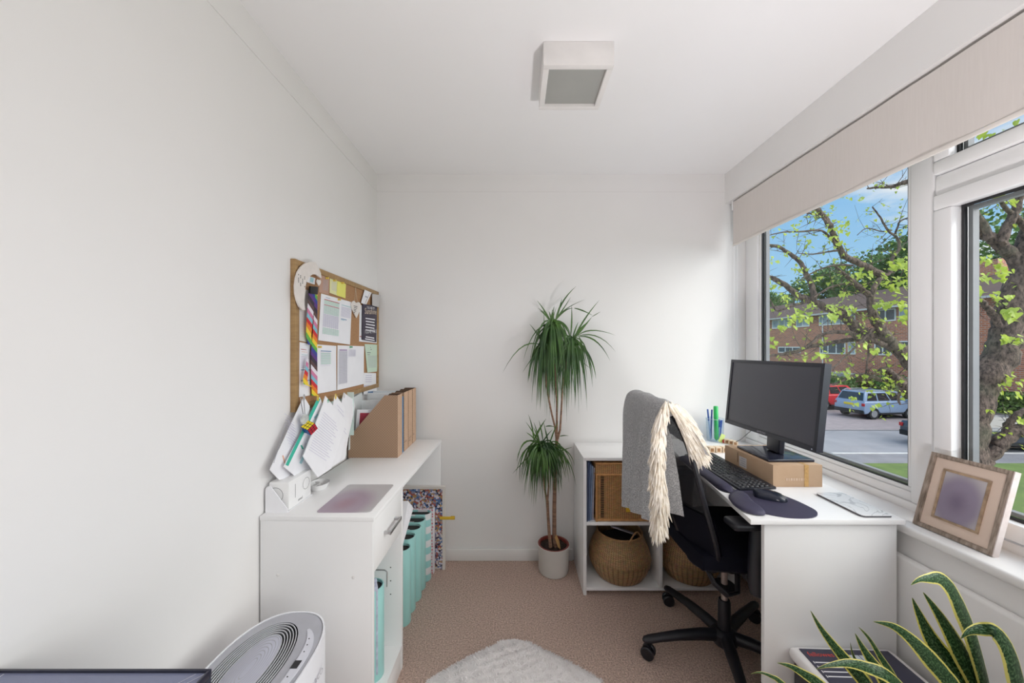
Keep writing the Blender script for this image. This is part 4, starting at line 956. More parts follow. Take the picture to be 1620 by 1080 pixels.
for k in range(4): b.face([onside(.52, zb0+.029+.010*k, .0012), onside(.64-.02*(k % 2), zb0+.029+.010*k, .0012), onside(.64-.02*(k % 2), zb0+.032+.010*k, .0012), onside(.52, zb0+.032+.010*k, .0012)])
obj('label_print', b, M_ink, lb, smooth=False, kind='stuff')
b = B(); b.face([onside(.685, zb0+.035), onside(.70, zb0+.035), onside(.70, zb0+.08), onside(.685, zb0+.08)]); obj('hand_slot', b, flat('slot_dark', .16, .09, .05), t)

# monitor
M_mon = mat('navy_black_plastic', (.020, .021, .032), .32, var=.06, vscale=30)
t = thing('monitor', 'black flat-screen monitor standing on the cardboard box', 'monitor', (1.145, 1.59, .8465))
b = B(); b.box(1.052, 1.245, 1.489, 1.702, .8467, .8585, .004, seg=3); base = obj('stand_base', b, mat('gloss_black_stand', (.022, .024, .04), .12, var=.05, vscale=10), t)
b = B(); b.box(-.013, .013, -.042, .042, 0, .16, .008, seg=3, M=Matrix.Translation((1.158, 1.597, .8587)) @ Matrix.Rotation(math.radians(3), 4, 'Y')); obj('neck', b, M_mon, t)
TL, BL_, BR_, TR = Vector((1.127, 1.868, 1.258)), Vector((1.094, 1.868, .932)), Vector((1.1055, 1.318, .938)), Vector((1.1355, 1.318, 1.264))
ux = (BR_-BL_); uy = (TL-BL_); un = uy.cross(ux).normalized()   # out of the back
if un.x < 0: un = -un
def MP(u, v, w): return BL_+ux*u+uy*v+un*w
def slabq(b, u0, u1, v0, v1, w0, w1, m=None, bev=0):
    b.prism([MP(u0, v0, w0), MP(u1, v0, w0), MP(u1, v1, w0), MP(u0, v1, w0)], un*(w1-w0), m, bev)
b = B()
slabq(b, 0, 1, 0, .055, 0, .022); slabq(b, 0, 1, .957, 1, 0, .022); slabq(b, 0, .026, .0552, .9568, 0, .022); slabq(b, .974, 1, .0552, .9568, 0, .022)
obj('bezel', b, M_mon, t)
b = B(); slabq(b, .0262, .9738, .0554, .9566, .0035, .008); obj('screen', b, mat('screen_glass', (.055, .055, .072), .33, var=.02, vscale=3, spec=.6), t)
b = B(); slabq(b, .001, .999, .001, .999, .0222, .026); slabq(b, .2, .8, .15, .85, .0262, .05, bev=.006); obj('back_cover', b, M_mon, t)
b = B(); b.text('SAMSUNG', .012, MP(.43, .016, -.0006), ux, uy, m=mat('silver_lettering', (.45, .45, .5), .4), center=False); obj('maker_lettering', b, None, t, smooth=False)
b = B(); b.cyl(MP(.965, .022, -.0004), un, .0022, .001, 10); obj('power_light', b, flat('pale_led', .6, .65, .8), t)

# keyboard
M_key = mat('black_key_plastic', (.016, .018, .026), .35, var=.08, vscale=30)
t = thing('keyboard', 'black full-size keyboard on the desk in front of the box', 'keyboard', (.96, 1.64, ZD))
kx0, kx1, ky0, ky1 = .884, 1.030, 1.412, 1.866
MK = Matrix.Translation((kx0, ky0, ZD+.0006)) @ Matrix.Rotation(math.radians(-3.0), 4, 'Y')
b = B(); b.box(0, kx1-kx0, 0, ky1-ky0, 0, .011, .003, M=MK); obj('case', b, M_key, t)
kb = B(); kb.box(-.0078, .0078, -.0078, .0078, 0, .0062, .0018, seg=1)
for v in kb.bm.verts:
    if v.co.z > .004: v.co.x *= .84; v.co.y *= .84
kmesh = None
rowsx = [.012, .030, .049, .068, .087, .106, .129]
# columns run along y: the number pad is nearest the camera
colsy = [.012+.0192*i for i in range(4)]+[.097+.0192*i for i in range(3)]+[.162+.0192*i for i in range(15)]
ko = None
for ci, cy_ in enumerate(colsy):
    for ri, rx in enumerate(rowsx[:6]):
        if 4 <= ci <= 6 and (ri == 2 or (ri == 1 and ci != 5)): continue
        if ri == 0 and 11 <= ci <= 15: continue
        M_ = MK @ Matrix.Translation((rx+.006, cy_, .0105))
        if ko is None:
            ko = obj('key', kb, M_key, t); k2 = ko
        else:
            k2 = ko.copy(); COL.objects.link(k2)
        k2.matrix_basis = M_
b = B(); b.box(.010, .026, .162+.0192*3.6, .162+.0192*8.4, .0105, .0165, .002, M=MK); obj('space_bar', b, M_key, t)
# gel wrist rest
M_gel = mat('navy_lycra', (.040, .036, .075), .6, var=.06, vscale=40, bump=.1, bscale=900)
def dome(b, pts, z0, h, m=None, steps=6, cen=None, edge=.003, pw=.5):
    """cushion over a flat outline"""
    c = cen or Vector((sum(p[0] for p in pts)/len(pts), sum(p[1] for p in pts)/len(pts), 0)); c = Vector((c[0], c[1], 0))
    rings = [[Vector((p[0], p[1], z0)) for p in pts]]
    for k in range(steps+1):
        f = k/steps; s = math.cos(f*PI/2*.97); zz = z0+edge+(h-edge)*math.sin(f*PI/2)**(pw*2)
        rings.append([Vector((c.x+(p[0]-c.x)*s, c.y+(p[1]-c.y)*s, zz)) for p in pts])
    vs = [[b.bm.verts.new(p) for p in r] for r in rings]; n = len(pts); k_ = b.mi(m)
    for p, q in zip(vs, vs[1:]):
        for k in range(n): b.bm.faces.new((p[k], p[(k+1) % n], q[(k+1) % n], q[k])).material_index = k_
    b.bm.faces.new(vs[-1]).material_index = k_; b.bm.faces.new(vs[0][::-1]).material_index = k_
def smooth_loop(pts, n=4):
    out = []; m = len(pts)
    for i in range(m):
        p0, p1, p2, p3 = (Vector(pts[(i+j-1) % m]) for j in range(4))
        for k in range(n):
            t_ = k/n; out.append(.5*((2*p1)+(p2-p0)*t_+(2*p0-5*p1+4*p2-p3)*t_*t_+(3*p1-p0-3*p2+p3)*t_**3))
    return out
t = thing('wrist_rest', 'long navy gel wrist rest in front of the keyboard', 'wrist rest', (.85, 1.6, ZD))
ol = [(.812, 1.44), (.822, 1.405), (.845, 1.395), (.868, 1.405), (.874, 1.44), (.872, 1.55), (.880, 1.65), (.880, 1.80), (.874, 1.835), (.852, 1.845), (.834, 1.83), (.830, 1.70), (.822, 1.55)]
b = B(); b.prism([(*p.xy, ZD+.0003) for p in smooth_loop([(x, y, 0) for x, y in ol])], (0, 0, .003)); obj('base', b, M_mon, t)
ins = [(lerp(x, .85, .12), lerp(y, 1.62, .02)) for x, y in ol]
# cushion built along its length
b = B()
def WP(u, v):
    y = lerp(1.400, 1.838, u); cx_ = lerp(.842, .856, u); e = min(1, math.sqrt(max(0, 1-abs(2*u-1)**10)))*min(1, (u*20)**.5)*min(1, ((1-u)*20)**.5)
    a = PI*v; return Vector((cx_-math.cos(a)*.027*(.25+.75*e), y, ZD+.0034+.019*math.sin(a)**.8*e))
b.grid(WP, 40, 12); obj('cushion', b, M_gel, t)

# mouse mat
def PXL(l, z): return [HZ(x, y, z) for x, y in l]
mo_px = [(1152.8, 783.3), (1161.9, 774.8), (1174.8, 774), (1188, 771.5), (1202, 771), (1222, 776), (1239.6, 783.3), (1259, 791), (1278.5, 800.2), (1290.2, 806.7), (1293.5, 812), (1290, 816), (1278.5, 818.3), (1252.6, 818), (1226.7, 814.5), (1211, 811.5), (1190.4, 809.3), (1174.8, 805.4), (1161.9, 797.6), (1154.7, 789.8)]
t = thing('mouse_mat', 'navy mouse mat with a raised wrist cushion at the desk edge', 'mouse mat', HZ(1225, 797, ZD))
pts = smooth_loop([(p.x, p.y, 0) for p in PXL(mo_px, ZD+.004)], 3)
b = B(); b.prism([(p.x, p.y, ZD+.0003) for p in pts], (0, 0, .0038)); obj('mat', b, M_gel, t)
wr = [(1155, 782), (1161.5, 775.5), (1172, 774.3), (1181, 779.5), (1187, 786.5), (1198, 797.5), (1209.5, 805.3), (1210.5, 808.5), (1206, 809.6), (1193, 808.4), (1177, 803.8), (1164.5, 797), (1156.5, 789)]
b = B(); dome(b, [(p.x, p.y) for p in smooth_loop([tuple(HZ(x, y+1.5, ZD+.012)) for x, y in wr], 3)], ZD+.0042, .021); obj('wrist_cushion', b, M_gel, t)
# mouse
t = thing('computer_mouse', 'black mouse with a blue sheen on the mouse mat', 'mouse', HZ(1217, 787, ZD))
b = B(); c = HZ(1218, 781, ZD+.020); d_ = Vector((.072, -.052, 0)).normalized(); n_ = Vector((-d_.y, d_.x, 0))
def MZ(u, v):
    x = lerp(-.053, .053, u); w_ = .031*(1-abs(2*u-1)**3.2)**.5*(1-.18*u+.0); hgt = .031*(max(0, 1-abs((2*u-.8)/1.35)**2.4))**.6*(1-.15*u)
    a = PI*v; return Vector((c.x, c.y, ZD+.0044))+d_*x-n_*math.cos(a)*w_+Vector((0, 0, max(.0002, math.sin(a)**.7*hgt)))
b.grid(MZ, 36, 20); obj('shell', b, mat('gloss_dark_mouse', (.016, .02, .035), .16, var=.05, vscale=30), t)
b = B(); q_ = [MZ(.62+.05*k, .5)+Vector((0, 0, .0006)) for k in range(5)]; b.tube(q_, .0022, 8); obj('scroll_wheel', b, M_black, t)

# marble-look plate
b = B(); r = .012; pts = []
for cx_, cy_, a0 in ((1.262-r, 1.385-r, 0), (1.158+r, 1.385-r, 90), (1.158+r, 1.197+r, 180), (1.262-r, 1.197+r, 270)):
    for k in range(6): a = math.radians(a0+18*k); pts.append((cx_+r*math.cos(a), cy_+r*math.sin(a), ZD+.0004))
Mm = bpy.data.materials.new('white_marble_top'); Mm.use_nodes = True
tn = Mm.node_tree; p = [n for n in tn.nodes if n.type == 'BSDF_PRINCIPLED'][0]; p.inputs['Roughness'].default_value = .2
c = tn.nodes.new('ShaderNodeTexCoord'); nz = tn.nodes.new('ShaderNodeTexNoise'); nz.inputs['Scale'].default_value = 9; nz.inputs['Detail'].default_value = 6; nz.inputs['Distortion'].default_value = 1.5; tn.links.new(c.outputs['Object'], nz.inputs[0])
r_ = tn.nodes.new('ShaderNodeValToRGB'); r_.color_ramp.elements[0].position = .47; r_.color_ramp.elements[0].color = (.84, .84, .85, 1); r_.color_ramp.elements[1].position = .53; r_.color_ramp.elements[1].color = (.84, .84, .85, 1); e = r_.color_ramp.elements.new(.5); e.color = (.52, .52, .54, 1)
tn.links.new(nz.outputs[0], r_.inputs[0]); tn.links.new(r_.outputs[0], p.inputs['Base Color'])
t = thing('serving_board', 'white marble-look board with rounded corners on the desk by the window', 'board', (1.21, 1.29, ZD))
b = B(); b.prism(pts, (0, 0, .0055)); obj('backing', b, flat('dark_grey_edge', .10, .10, .11), t)
b = B(); b.prism([(x, y, ZD+.0060) for x, y, _ in pts], (0, 0, .002)); obj('marble_face', b, Mm, t)

# pen pot and pens
t = thing('pen_pot', 'clear plastic pen pot near the back corner of the desk', 'pot', (1.195, 2.10, ZD))
pc = HZ(1131, 697, ZD)
b = B(); b.lathe([(0, .0005), (.042, .0005), (.045, .004), (.049, .135), (.0475, .135), (.0435, .006), (0, .004)], pc, 32); obj('cup', b, glass_mat('clear_plastic', (.90, .94, .97), 1.2, .05), t)
b = B(); b.tube([pc+Vector((.0485*math.cos(a), .0485*math.sin(a), .135)) for a in [2*PI*k/32 for k in range(33)]], .0012, 6, cap=False); obj('rim', b, mat('clear_rim', (.5, .58, .65), .2), t)
M_pb = mat('blue_pen_plastic', (.03, .09, .35), .3); M_pgn = mat('green_marker_plastic', (.03, .48, .12), .3)
def pen(label, dx, dy, tiltx, tilty, L_, r0, m, cap_=None):
    t = thing('marker_pen' if r0 > .005 else 'ballpoint_pen', label, 'pen', pc+Vector((dx, dy, .006)), 'pens in the clear pot')
    M_ = Matrix.Translation(pc+Vector((dx, dy, .008))) @ Matrix.Rotation(tiltx, 4, 'X') @ Matrix.Rotation(tilty, 4, 'Y')
    b = B(); b.lathe([(.001, 0), (r0, .014), (r0, L_*.62), (r0*.95, L_*.63)], (0, 0, 0), 12)
    for v in b.bm.verts: v.co = M_ @ v.co
    obj('barrel', b, m, t)
    b = B(); b.lathe([(r0*1.12, L_*.631), (r0*1.12, L_*.98), (r0*.9, L_)], (0, 0, 0), 12)
    for v in b.bm.verts: v.co = M_ @ v.co
    obj('cap', b, cap_ or m, t)
pen('fat bright green marker pen standing in the clear pot', -.008, -.030, -.03, .0, .205, .0115, M_pgn)
M_lb = mat('pale_blue_barrel', (.30, .42, .62), .3)
for i, (dx, dy, ax, ay, L_, m_, c_, l) in enumerate([(-.030, -.008, 0, -.10, .185, M_lb, M_pb, 'dark blue capped pen furthest left in the pot'), (-.022, .004, .02, .02, .180, M_pb, M_pb, 'blue pen leaning just behind the green marker'),
        (.012, -.020, -.02, .06, .125, M_lb, M_pb, 'blue pen to the right of the green marker'), (.022, -.012, 0, .08, .120, M_pb, M_pb, 'short blue pen right of centre in the pot'), (.030, .002, .04, .08, .118, M_lb, M_pb, 'pale blue pen against the right side of the pot'), (.016, .014, .06, .10, .122, M_pb, M_lb, 'pale capped pen at the back right of the pot')]):
    pen(l, dx, dy, ax, ay, L_, .0042, m_, c_)
b = B(); q = pc+Vector((.004, -.046, .004)); b.box(-.013, .013, -.001, .001, 0, .05, .0004, M=Matrix.Translation(q) @ Matrix.Rotation(math.radians(24), 4, 'Y')); tg = tag(obj('sticky_flag_pack', b, flat('lime_flag_card', .55, .68, .22)), 'lime green pack of page flags at the front of the pen pot', 'flags')
b = B(); b.box(-.008, .008, -.005, .005, 0, .018, .002, M=Matrix.Translation(pc+Vector((.026, -.050, .001)))); tag(obj('eraser', b, flat('red_rubber', .55, .06, .07)), 'small red eraser at the foot of the pen pot', 'eraser')
# wooden blocks
M_bl = mat('pale_wooden_block', (.72, .60, .46), .6, col2=(.62, .48, .33), vscale=40); M_bh = flat('block_brown_square', .30, .15, .06); M_bw = flat('block_white_face', .78, .74, .70)
def block(label, p, s, rz, grp):
    t = thing('wooden_block', label, 'block', p, grp)
    M_ = Matrix.Translation(p) @ Matrix.Rotation(rz, 4, 'Z')
    b = B(); b.box(-s/2, s/2, -s/2, s/2, .0003, s, .001, M=M_); obj('cube', b, M_bl, t)
    b = B(); b.face([M_ @ Vector(v) for v in ((-s*.28, -s/2-.0005, s*.22), (s*.28, -s/2-.0005, s*.22), (s*.28, -s/2-.0005, s*.78), (-s*.28, -s/2-.0005, s*.78))]); obj('painted_square', b, M_bh, t)
for k, l in enumerate(['left wooden block of the three in front of the pen pot', 'middle wooden block in front of the pen pot', 'right wooden block of the three, beside the cardboard box']):
    block(l, HZ(1124+10.5*k, 715, ZD), .031, .08, 'wooden blocks in front of the pen pot')
for k, l in enumerate(['wooden block nearest the pen pot in the row behind the monitor stand', 'second wooden block of the row behind the monitor stand', 'last wooden block of the row, nearest the window']):
    p = HZ(1149.5+6.8*k, 701+1.6*k, ZD); block(l, p, .025, -.45, 'row of wooden blocks behind the monitor stand')
b = B(); b.box(1.045, 1.20, 1.955, 2.03, ZD+.0004, ZD+.012, .001); tag(obj('wooden_tray', b, M_bw), 'whitewashed wooden tray at the foot of the pen pot', 'tray')
# cable at the back
b = B(); b.tube([(1.20, 1.70, 1.02), (1.235, 1.86, .90), (1.268, 2.02, .80), (1.272, 2.10, ZD+.004), (1.272, 2.16, ZD+.004), (1.262, 2.21, ZD+.003)], .0024, 8); tag(obj('monitor_cable', b, mat('grey_cable', (.10, .10, .11), .5)), 'thin grey cable running down behind the monitor', 'cable')

# ------------------------------------------------------------------ photo frame on the window board
t = thing('framed_photo', 'weathered wooden photo frame leaning on the window board', 'photo frame', (1.335, 1.106, WZ0))
A0 = Vector((1.3300, 1.202, WZ0+.0025)); A1 = Vector((1.3396, 1.0113, WZ0+.0025)); A3 = Vector((1.397, 1.202, .975))
fx = A1-A0; fy = A3-A0; fy = fy-fx*(fy.dot(fx)/fx.length_squared)*0.55; fn = fx.cross(fy).normalized()
if fn.x < 0: fn = -fn
def FP(u, v, w): return A0+fx*u+fy*v+fn*w
def fslab(b, u0, u1, v0, v1, w0, w1, m=None, bev=0): b.prism([FP(u0, v0, w0), FP(u1, v0, w0), FP(u1, v1, w0), FP(u0, v1, w0)], fn*(w1-w0), m, bev)
def fring(b, u0, v0, w_, h_, f0, f1, m=None):
    fslab(b, u0, 1-u0, v0, v0+h_, f0, f1, m); fslab(b, u0, 1-u0, 1-v0-h_, 1-v0, f0, f1, m); fslab(b, u0, u0+w_, v0+h_, 1-v0-h_, f0, f1, m); fslab(b, 1-u0-w_, 1-u0, v0+h_, 1-v0-h_, f0, f1, m)
Mww = mat('weathered_grey_wood', (.42, .34, .28), .75, col2=(.17, .13, .10), vscale=26, stretch=(2, 6, 1), detail=6)
Mwp = mat('whitewashed_edge', (.70, .64, .62), .7, col2=(.58, .50, .47), vscale=30)
b = B(); fring(b, 0, 0, .052, .042, 0, .016, Mww); fring(b, .052, .042, .016, .013, .003, .015, Mww); obj('moulding', b, None, t)
b = B(); fslab(b, 1.0005, 1.012, 0, 1, .001, .020); obj('whitewashed_side', b, Mwp, t)
b = B(); fslab(b, -.012, -.0005, 0, 1, .001, .020); obj('whitewashed_side', b, Mwp, t)
b = B(); fslab(b, .068, .932, .055, .945, .006, .008); obj('mount', b, mat('cream_mount', (.68, .54, .45), .7, var=.03, vscale=20), t)
b = B(); fring(b, .205, .175, .035, .028, .002, .0059); obj('inner_bead', b, mat('gilt_bead', (.48, .34, .22), .5, col2=(.26, .18, .12), vscale=50), t)
Mpp = bpy.data.materials.new('blurred_lilac_photo'); Mpp.use_nodes = True; blur_print(Mpp, (.19, .15, .22), (.27, .23, .31), (.52, .49, .50), (.0, .55*1.3, .42*1.3), (.0, 1.3, 1.3))
b = B(); fslab(b, .24, .76, .203, .797, .004, .0058); obj('photo', b, Mpp, t)

# ------------------------------------------------------------------ shredder
t = thing('paper_shredder', 'white-rimmed paper shredder with a dark control panel in front of the desk end', 'shredder', (1.07, 1.08, 0))
sz = .344; M_sh = mat('dark_shredder_body', (.03, .03, .035), .4)
MS = Matrix.Translation((1.065, 1.085, 0)) @ Matrix.Rotation(math.radians(-2), 4, 'Z')
b = B(); b.box(-.150, .150, -.10, .098, 0, sz-.045, .012, M=MS); obj('bin', b, M_sh, t)
b = B(); b.box(-.165, .165, -.105, .104, sz-.0448, sz-.004, .018, seg=3, M=MS); obj('head', b, mat('white_shredder_plastic', (.74, .72, .72), .35), t)
b = B(); b.box(-.140, .140, -.060, .084, sz-.0038, sz-.001, .008, M=MS); pn = obj('control_panel', b, mat('navy_panel', (.035, .035, .065), .4), t)
b = B(); b.box(-.120, .140, -.104, -.062, sz-.0038, sz+.001, .004, M=MS); obj('front_flap', b, mat('navy_flap', (.05, .05, .10), .3), t)
def S(x, y): return MS @ Vector((x, y, sz-.0006))
rr, uu = MS.to_3x3() @ Vector((1, 0, 0)), MS.to_3x3() @ Vector((0, 1, 0))
b = B(); b.text('fellowes', .024, S(-.128, .054), rr, uu, m=flat('red_logo', .62, .06, .04)); obj('maker_lettering', b, None, pn, smooth=False)
b = B()
for k, w_ in enumerate((.085, .095, .10, .095)):
    y_ = .030-.016*k; b.face([S(-.128, y_), S(-.128+w_*.75, y_), S(-.128+w_*.75, y_+.004), S(-.128, y_+.004)]); b.face([S(-.133, y_-.002), S(-.130, y_-.002), S(-.130, y_+.006), S(-.133, y_+.006)])
for k in range(6): 
    x_ = -.06+.027*k; ringmesh(b, S(x_, -.046), rr, uu, .009, .002, 18)
b.text('AUTO  REV', .011, S(.005, .018), rr, uu)
obj('white_symbols', b, flat('panel_white', .75, .75, .78), pn, smooth=False, kind='stuff')
b = B(); b.box(-.012, .06, .034, .060, sz-.001, sz+.003, .003, M=MS); obj('power_button', b, mat('pale_button', (.55, .60, .66), .3), pn)
b = B(); b.box(.024, .0255, .034, .060, sz+.0031, sz+.0036, M=MS); obj('button_split', b, M_black, pn)

# ------------------------------------------------------------------ variegated snake plant
Ms = bpy.data.materials.new('snake_plant_leaf'); Ms.use_nodes = True
tn = Ms.node_tree; p = [n for n in tn.nodes if n.type == 'BSDF_PRINCIPLED'][0]; p.inputs['Roughness'].default_value = .35
c = tn.nodes.new('ShaderNodeTexCoord'); sp_ = tn.nodes.new('ShaderNodeSeparateXYZ'); tn.links.new(c.outputs['UV'], sp_.inputs[0])
a1 = tn.nodes.new('ShaderNodeMath'); a1.operation = 'SUBTRACT'; a1.inputs[1].default_value = .5; tn.links.new(sp_.outputs['Y'], a1.inputs[0])
a2 = tn.nodes.new('ShaderNodeMath'); a2.operation = 'ABSOLUTE'; tn.links.new(a1.outputs[0], a2.inputs[0])
nz = tn.nodes.new('ShaderNodeTexNoise'); nz.inputs['Scale'].default_value = 8; mp = tn.nodes.new('ShaderNodeMapping'); mp.inputs['Scale'].default_value = (7, 1.2, 1); tn.links.new(c.outputs['UV'], mp.inputs[0]); tn.links.new(mp.outputs[0], nz.inputs[0]); nz.inputs['Detail'].default_value = 5
a3 = tn.nodes.new('ShaderNodeMath'); a3.operation = 'MULTIPLY_ADD'; a3.inputs[1].default_value = .10; tn.links.new(nz.outputs[0], a3.inputs[0]); tn.links.new(a2.outputs[0], a3.inputs[2])
r_ = tn.nodes.new('ShaderNodeValToRGB'); r_.color_ramp.elements[0].position = .425; r_.color_ramp.elements[0].color = (0, 0, 0, 1); r_.color_ramp.elements[1].position = .445; r_.color_ramp.elements[1].color = (1, 1, 1, 1); tn.links.new(a3.outputs[0], r_.inputs[0])
r2_ = tn.nodes.new('ShaderNodeValToRGB'); r2_.color_ramp.elements[0].position = .46; r2_.color_ramp.elements[0].color = (.008, .055, .012, 1); r2_.color_ramp.elements[1].position = .62; r2_.color_ramp.elements[1].color = (.15, .28, .13, 1); tn.links.new(nz.outputs[0], r2_.inputs[0])
mx_ = tn.nodes.new('ShaderNodeMix'); mx_.data_type = 'RGBA'; tn.links.new(r_.outputs[0], mx_.inputs[0]); tn.links.new(r2_.outputs[0], mx_.inputs[6]); mx_.inputs[7].default_value = (.78, .72, .22, 1); tn.links.new(mx_.outputs[2], p.inputs['Base Color'])
t = thing('snake_plant', 'variegated snake plant with yellow-edged leaves in the bottom right corner', 'potted plant', (1.02, .80, 0))
def catmull(pts, n=8):
    out = []; m = len(pts)
    for i in range(m-1):
        p0 = pts[max(i-1, 0)]; p1 = pts[i]; p2 = pts[i+1]; p3 = pts[min(i+2, m-1)]
        for k in range(n):
            t_ = k/n; out.append(.5*((2*p1)+(p2-p0)*t_+(2*p0-5*p1+4*p2-p3)*t_*t_+(3*p1-p0-3*p2+p3)*t_**3))
    out.append(pts[-1]); return out
def leaf(par, pts, wmax, roll=.5, cup=.25, tip=.12):
    P_ = catmull(pts); n = len(P_); L_ = [0]
    for i in range(1, n): L_.append(L_[-1]+(P_[i]-P_[i-1]).length)
    T = L_[-1]; b = B(); vs = []
    uvl = b.bm.loops.layers.uv.new('UVMap')
    ref = None
    for i, p_ in enumerate(P_):
        f = L_[i]/T; tg_ = (P_[min(i+1, n-1)]-P_[max(i-1, 0)]).normalized()
        w_ = wmax*min(1, (f/.30)**.75 if f > 0 else 0)*(1-.45*max(0, (f-.45)/.55))
        s_ = tg_.cross(Vector((0, 1, 0))).normalized()*math.cos(roll)+Vector((0, 1, 0))*math.sin(roll); s_ = (s_-tg_*s_.dot(tg_)).normalized(); nn = s_.cross(tg_)
        vs.append([b.bm.verts.new(p_+s_*w_*q+nn*w_*cup*(q*q)) for q in (-1, -.5, 0, .5, 1)])
    for i in range(n-1):
        for j in range(4):
            try: f_ = b.bm.faces.new((vs[i][j], vs[i+1][j], vs[i+1][j+1], vs[i][j+1]))
            except ValueError: continue
            for l, (a_, c_) in zip(f_.loops, ((i, j), (i+1, j), (i+1, j+1), (i, j+1))): l[uvl].uv = (L_[a_]*3.0, c_/4)
    bmesh.ops.solidify(b.bm, geom=list(b.bm.faces), thickness=.0018)
    return obj('leaf', b, Ms, par)
def PP(l): return [PD(x, y, d) for x, y, d in l]
LV = [([(1440.7, 925.4, .80), (1455, 917, .80), (1472, 915, .81), (1490, 916, .82), (1507, 932, .83), (1522, 960, .84), (1536, 992, .85), (1547, 1026, .85), (1557, 1062, .85), (1575, 1290, .85)], .0200, .35),
      ([(1460, 936, .86), (1479, 961.5, .86), (1500.5, 994, .86), (1522, 1032, .86), (1544, 1072, .86), (1590, 1290, .86)], .0190, .2),
      ([(1443, 944.6, .88), (1454, 970, .88), (1473, 1008, .88), (1498, 1045, .88), (1528, 1080, .87), (1580, 1290, .86)], .0165, -.2),
      ([(1520, 1010, .80), (1535, 999, .80), (1556, 996, .80), (1577, 1001, .79), (1596, 1024, .79), (1610, 1060, .79), (1625, 1120, .80), (1630, 1300, .83)], .0235, .3),
      ([(1381, 982.7, .80), (1413.6, 991, .80), (1440.7, 1010, .80), (1468, 1037.5, .81), (1497.8, 1071, .82), (1560, 1290, .84)], .0150, .1),
      ([(1282, 965, .84), (1297, 991, .84), (1316, 1017, .84), (1340, 1046, .84), (1366, 1076, .84), (1530, 1290, .84)], .0115, -.1),
      ([(1352.5, 1001, .87), (1365, 1024, .87), (1381, 1048, .87), (1400, 1074, .87), (1535, 1290, .86)], .0145, .1),
      ([(1358, 991, .90), (1375.6, 1010, .90), (1394.6, 1040, .90), (1413, 1068, .89), (1545, 1290, .87)], .0100, .4),
      ([(1291, 1058, .78), (1310, 1052.5, .78), (1343, 1049, .79), (1375.5, 1056.5, .80), (1411, 1072, .80), (1450, 1110, .82), (1530, 1290, .83)], .0110, .7),
      ([(1229, 1048, .80), (1250.6, 1054, .80), (1275, 1068, .80), (1300, 1086, .80), (1350, 1140, .81), (1510, 1290, .82)], .0130, .2),
      ([(1186.8, 1066, .78), (1201.7, 1063.5, .78), (1220.7, 1070, .78), (1242, 1085, .79), (1320, 1160, .80), (1500, 1290, .82)], .0075, .3),
      ([(1345, 1015, .89), (1352, 1040, .89), (1375, 1075, .88), (1530, 1290, .87)], .0080, .3),
      ([(1510, 1010, .90), (1515, 1040, .90), (1535, 1090, .89), (1570, 1290, .87)], .0140, .0)]
for pts, w_, ro in LV:
    (xa, ya, da), (xb, yb_, db), (xe, ye, de) = pts[-3], pts[-2], pts[-1]; q = math.hypot(xb-xa, yb_-ya); ex_, ey_ = (xb-xa)/q, (yb_-ya)/q
    m1_ = (xb+ex_*30, yb_+ey_*30+6, db); m2_ = (lerp(m1_[0], xe, .30)+4, lerp(m1_[1], ye, .30), db); m3_ = (lerp(m1_[0], xe, .68)+2, lerp(m1_[1], ye, .68), de)
    leaf(t, PP(pts[:-1]+[m1_, m2_, m3_, pts[-1]]), w_*1.32, ro)
b = B(); pb = Vector((1.10, .845, 0)); b.lathe([(0, .0005), (.075, .0005), (.08, .004), (.098, .19), (.103, .192), (.103, .215), (.096, .215), (.092, .19)], pb, 40); obj('pot', b, mat('grey_stone_pot', (.35, .34, .33), .7, var=.1, vscale=40), t)
b = B(); b.lathe([(0, .197), (.09, .195)], pb, 30); obj('soil', b, mat('potting_soil', (.03, .02, .014), .95, bump=.8, bscale=120), t)

# ================================================================== OFFICE CHAIR
M_mesh_solid = mat('black_chair_fabric', (.006, .006, .012), .9, var=.2, vscale=200, spec=.15)
M_cp = mat('black_chair_plastic', (.010, .010, .015), .42, var=.15, vscale=30)
Mh = bpy.data.materials.new('black_mesh_fabric'); Mh.use_nodes = True
tn = Mh.node_tree; p = [n for n in tn.nodes if n.type == 'BSDF_PRINCIPLED'][0]; o_ = [n for n in tn.nodes if n.type == 'OUTPUT_MATERIAL'][0]; p.inputs['Base Color'].default_value = (.009, .009, .014, 1); p.inputs['Roughness'].default_value = .55
c = tn.nodes.new('ShaderNodeTexCoord'); v = tn.nodes.new('ShaderNodeTexVoronoi'); v.inputs['Scale'].default_value = 150; v.inputs['Randomness'].default_value = 0; tn.links.new(c.outputs['UV'], v.inputs[0])
r_ = tn.nodes.new('ShaderNodeMath'); r_.operation = 'LESS_THAN'; r_.inputs[1].default_value = .30; tn.links.new(v.outputs['Distance'], r_.inputs[0])
tr_ = tn.nodes.new('ShaderNodeBsdfTransparent'); ms_ = tn.nodes.new('ShaderNodeMixShader'); tn.links.new(r_.outputs[0], ms_.inputs[0]); tn.links.new(p.outputs[0], ms_.inputs[1]); tn.links.new(tr_.outputs[0], ms_.inputs[2]); tn.links.new(ms_.outputs[0], o_.inputs[0])
hx_, hy_ = .90, 1.541
ch = thing('office_chair', 'black mesh-backed office chair with a throw over its back, tucked under the desk', 'office chair', (hx_, hy_, 0))
